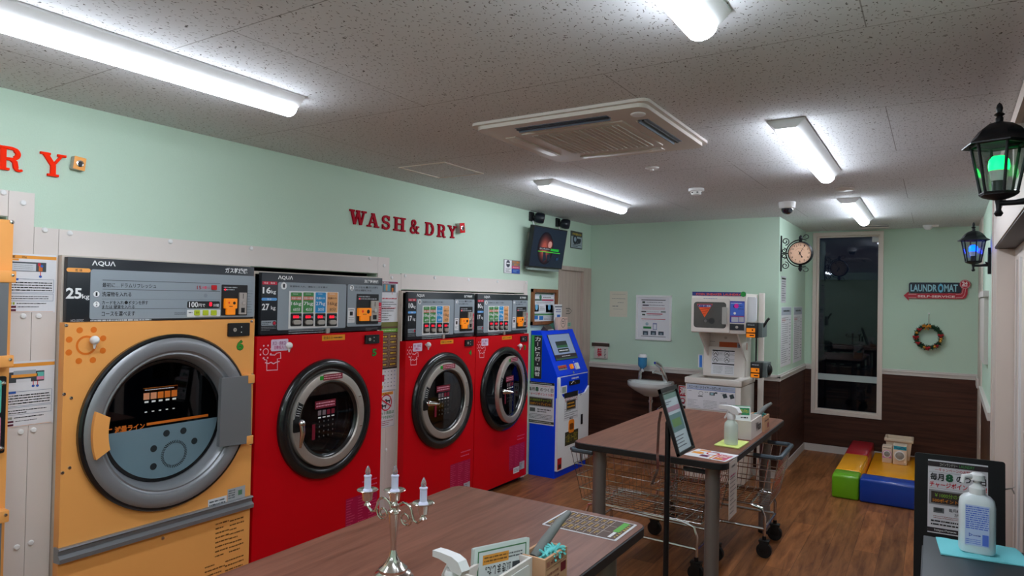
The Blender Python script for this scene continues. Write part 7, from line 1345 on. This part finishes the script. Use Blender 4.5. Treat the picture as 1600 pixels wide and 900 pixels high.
Q[1] = Vector((min(Q[1].x, .262), Q[1].y, 0)); Q[2] = Vector((.272, Q[2].y, 0)); nx, ny = 14, 8; vs = []; rnd = random.Random(2)
for L_ in (0, 1):
    for j in range(ny + 1):
        for i in range(nx + 1):
            a = Q[0].lerp(Q[1], i / nx); b = Q[3].lerp(Q[2], i / nx); p = a.lerp(b, j / ny); h = (.006 + .002 * math.sin(i * 1.3 + j)) * (1 if 0 < i < nx and 0 < j < ny else .6) if L_ else 0; vs.append((p.x, p.y, cz + h))
K_ = (nx + 1) * (ny + 1); fs = [(L_ * K_ + j * (nx + 1) + i, L_ * K_ + j * (nx + 1) + i + 1, L_ * K_ + (j + 1) * (nx + 1) + i + 1, L_ * K_ + (j + 1) * (nx + 1) + i) for L_ in (0, 1) for j in range(ny) for i in range(nx)]
rim = [j * (nx + 1) for j in range(ny + 1)] + [ny * (nx + 1) + i for i in range(1, nx + 1)] + [j * (nx + 1) + nx for j in range(ny - 1, -1, -1)] + [i for i in range(nx - 1, 0, -1)]
fs += [(rim[k], rim[(k + 1) % len(rim)], K_ + rim[(k + 1) % len(rim)], K_ + rim[k]) for k in range(len(rim))]
mb.add(vs, fs, M_TERRY, True); tag(mb.build('hand_towel', None, (.13, 2.6, CBZ)), 'aqua towel spread under the pump bottle on the cabinet', 'towel')
bb_ = atz(1526, 861, CBZ + .008); t = thing('pump_bottle', 'milky white pump bottle with blue label on the aqua towel', 'soap bottle', (bb_.x, bb_.y, CBZ + .008)); bc = Vector((bb_.x, bb_.y, CBZ + .009)); btop = aty(1522, 738, bb_.y).z; BH_ = btop - bc.z
bw, bd = .050, .036
def oval2(z, w, d, n=36): 
    P = []
    for i in range(n):
        a = 2 * math.pi * i / n; c_, s_ = math.cos(a), math.sin(a); e = .55; P.append((bc.x + w * math.copysign(abs(c_) ** e, c_), bc.y + d * math.copysign(abs(s_) ** e, s_), bc.z + z))
    return P
hb = BH_ * .73; rings = [oval2(0, bw * .92, bd * .9), oval2(.008, bw, bd), oval2(hb * .8, bw, bd), oval2(hb * .9, bw * .94, bd * .95), oval2(hb * .96, bw * .74, bd * .85), oval2(hb * .995, bw * .45, bd * .6), oval2(hb * 1.01, bw * .3, bd * .45)]
rings = [r for r in rings]; n = 36; vs = [p for r in rings for p in r]; mb = MB(); M_PUMP = mat('milky_plastic', (222, 230, 234), .35, coat=.2, var=.02)
mb.add(vs, [(j * n + i, j * n + (i + 1) % n, (j + 1) * n + (i + 1) % n, (j + 1) * n + i) for j in range(len(rings) - 1) for i in range(n)] + [tuple(range(n)), tuple(range((len(rings) - 1) * n, len(rings) * n))], M_PUMP, True); mb.build('bottle_body', t)
mb = MB(); lf = Pl((bc.x, bc.y - bd - .0008, bc.z), X3, Z3); w0 = -bw * .66; w1 = bw * .62; h0 = hb * .14; h1 = hb * .84
mb.rect(lf, (w0, h0, w1, h1), mat('label_film', (190, 206, 240), .4), 0, raw=True); mb.lines(lf, (w0 + .002, h0 + .4 * (h1 - h0), w1 - .002, h1 - .003), 11, I(80, 110, 210), .0006, 5, .8, raw=True, hgt=.55); mb.lines(lf, (w0 + .022, h0 + .23 * (h1 - h0), w0 + .042, h0 + .28 * (h1 - h0)), 1, I(40, 60, 160), .0006, 6, raw=True); mb.disc(lf, (w0 + .014, h0 + .26 * (h1 - h0)), .007, I(60, 90, 200), .0006, 3, raw=True, inner=.004); mb.rect(lf, (w1 - .018, h0 + .03 * (h1 - h0), w1 - .002, h0 + .3 * (h1 - h0)), I(90, 120, 215), .0006, raw=True); mb.lines(lf, (w0 + .002, h0 + .03 * (h1 - h0), w1 - .022, h0 + .17 * (h1 - h0)), 3, I(100, 130, 220), .0006, 7, raw=True, hgt=.4); mb.build('bottle_label', t)
mb = MB(); mb.lathe([(.021, hb), (.022, hb + .002), (.022, hb + .02), (.018, hb + .024), (.012, hb + .03), (.0085, hb + .034), (.0085, BH_ - .02)], bc, Z3, M_WHITE, 22); mb.lathe([(.0085, BH_ - .026), (.021, BH_ - .022), (.021, BH_ - .006), (.015, BH_ - .001), (0, BH_)], bc, Z3, M_WHITE, 22); mb.tube([bc + Vector((0, 0, BH_ - .014)), bc + Vector((-.025, -.014, BH_ - .011)), bc + Vector((-.038, -.022, BH_ - .012)), bc + Vector((-.041, -.024, BH_ - .032))], [.010, .008, .0075, .006], M_WHITE, 10); mb.build('pump_head', t)
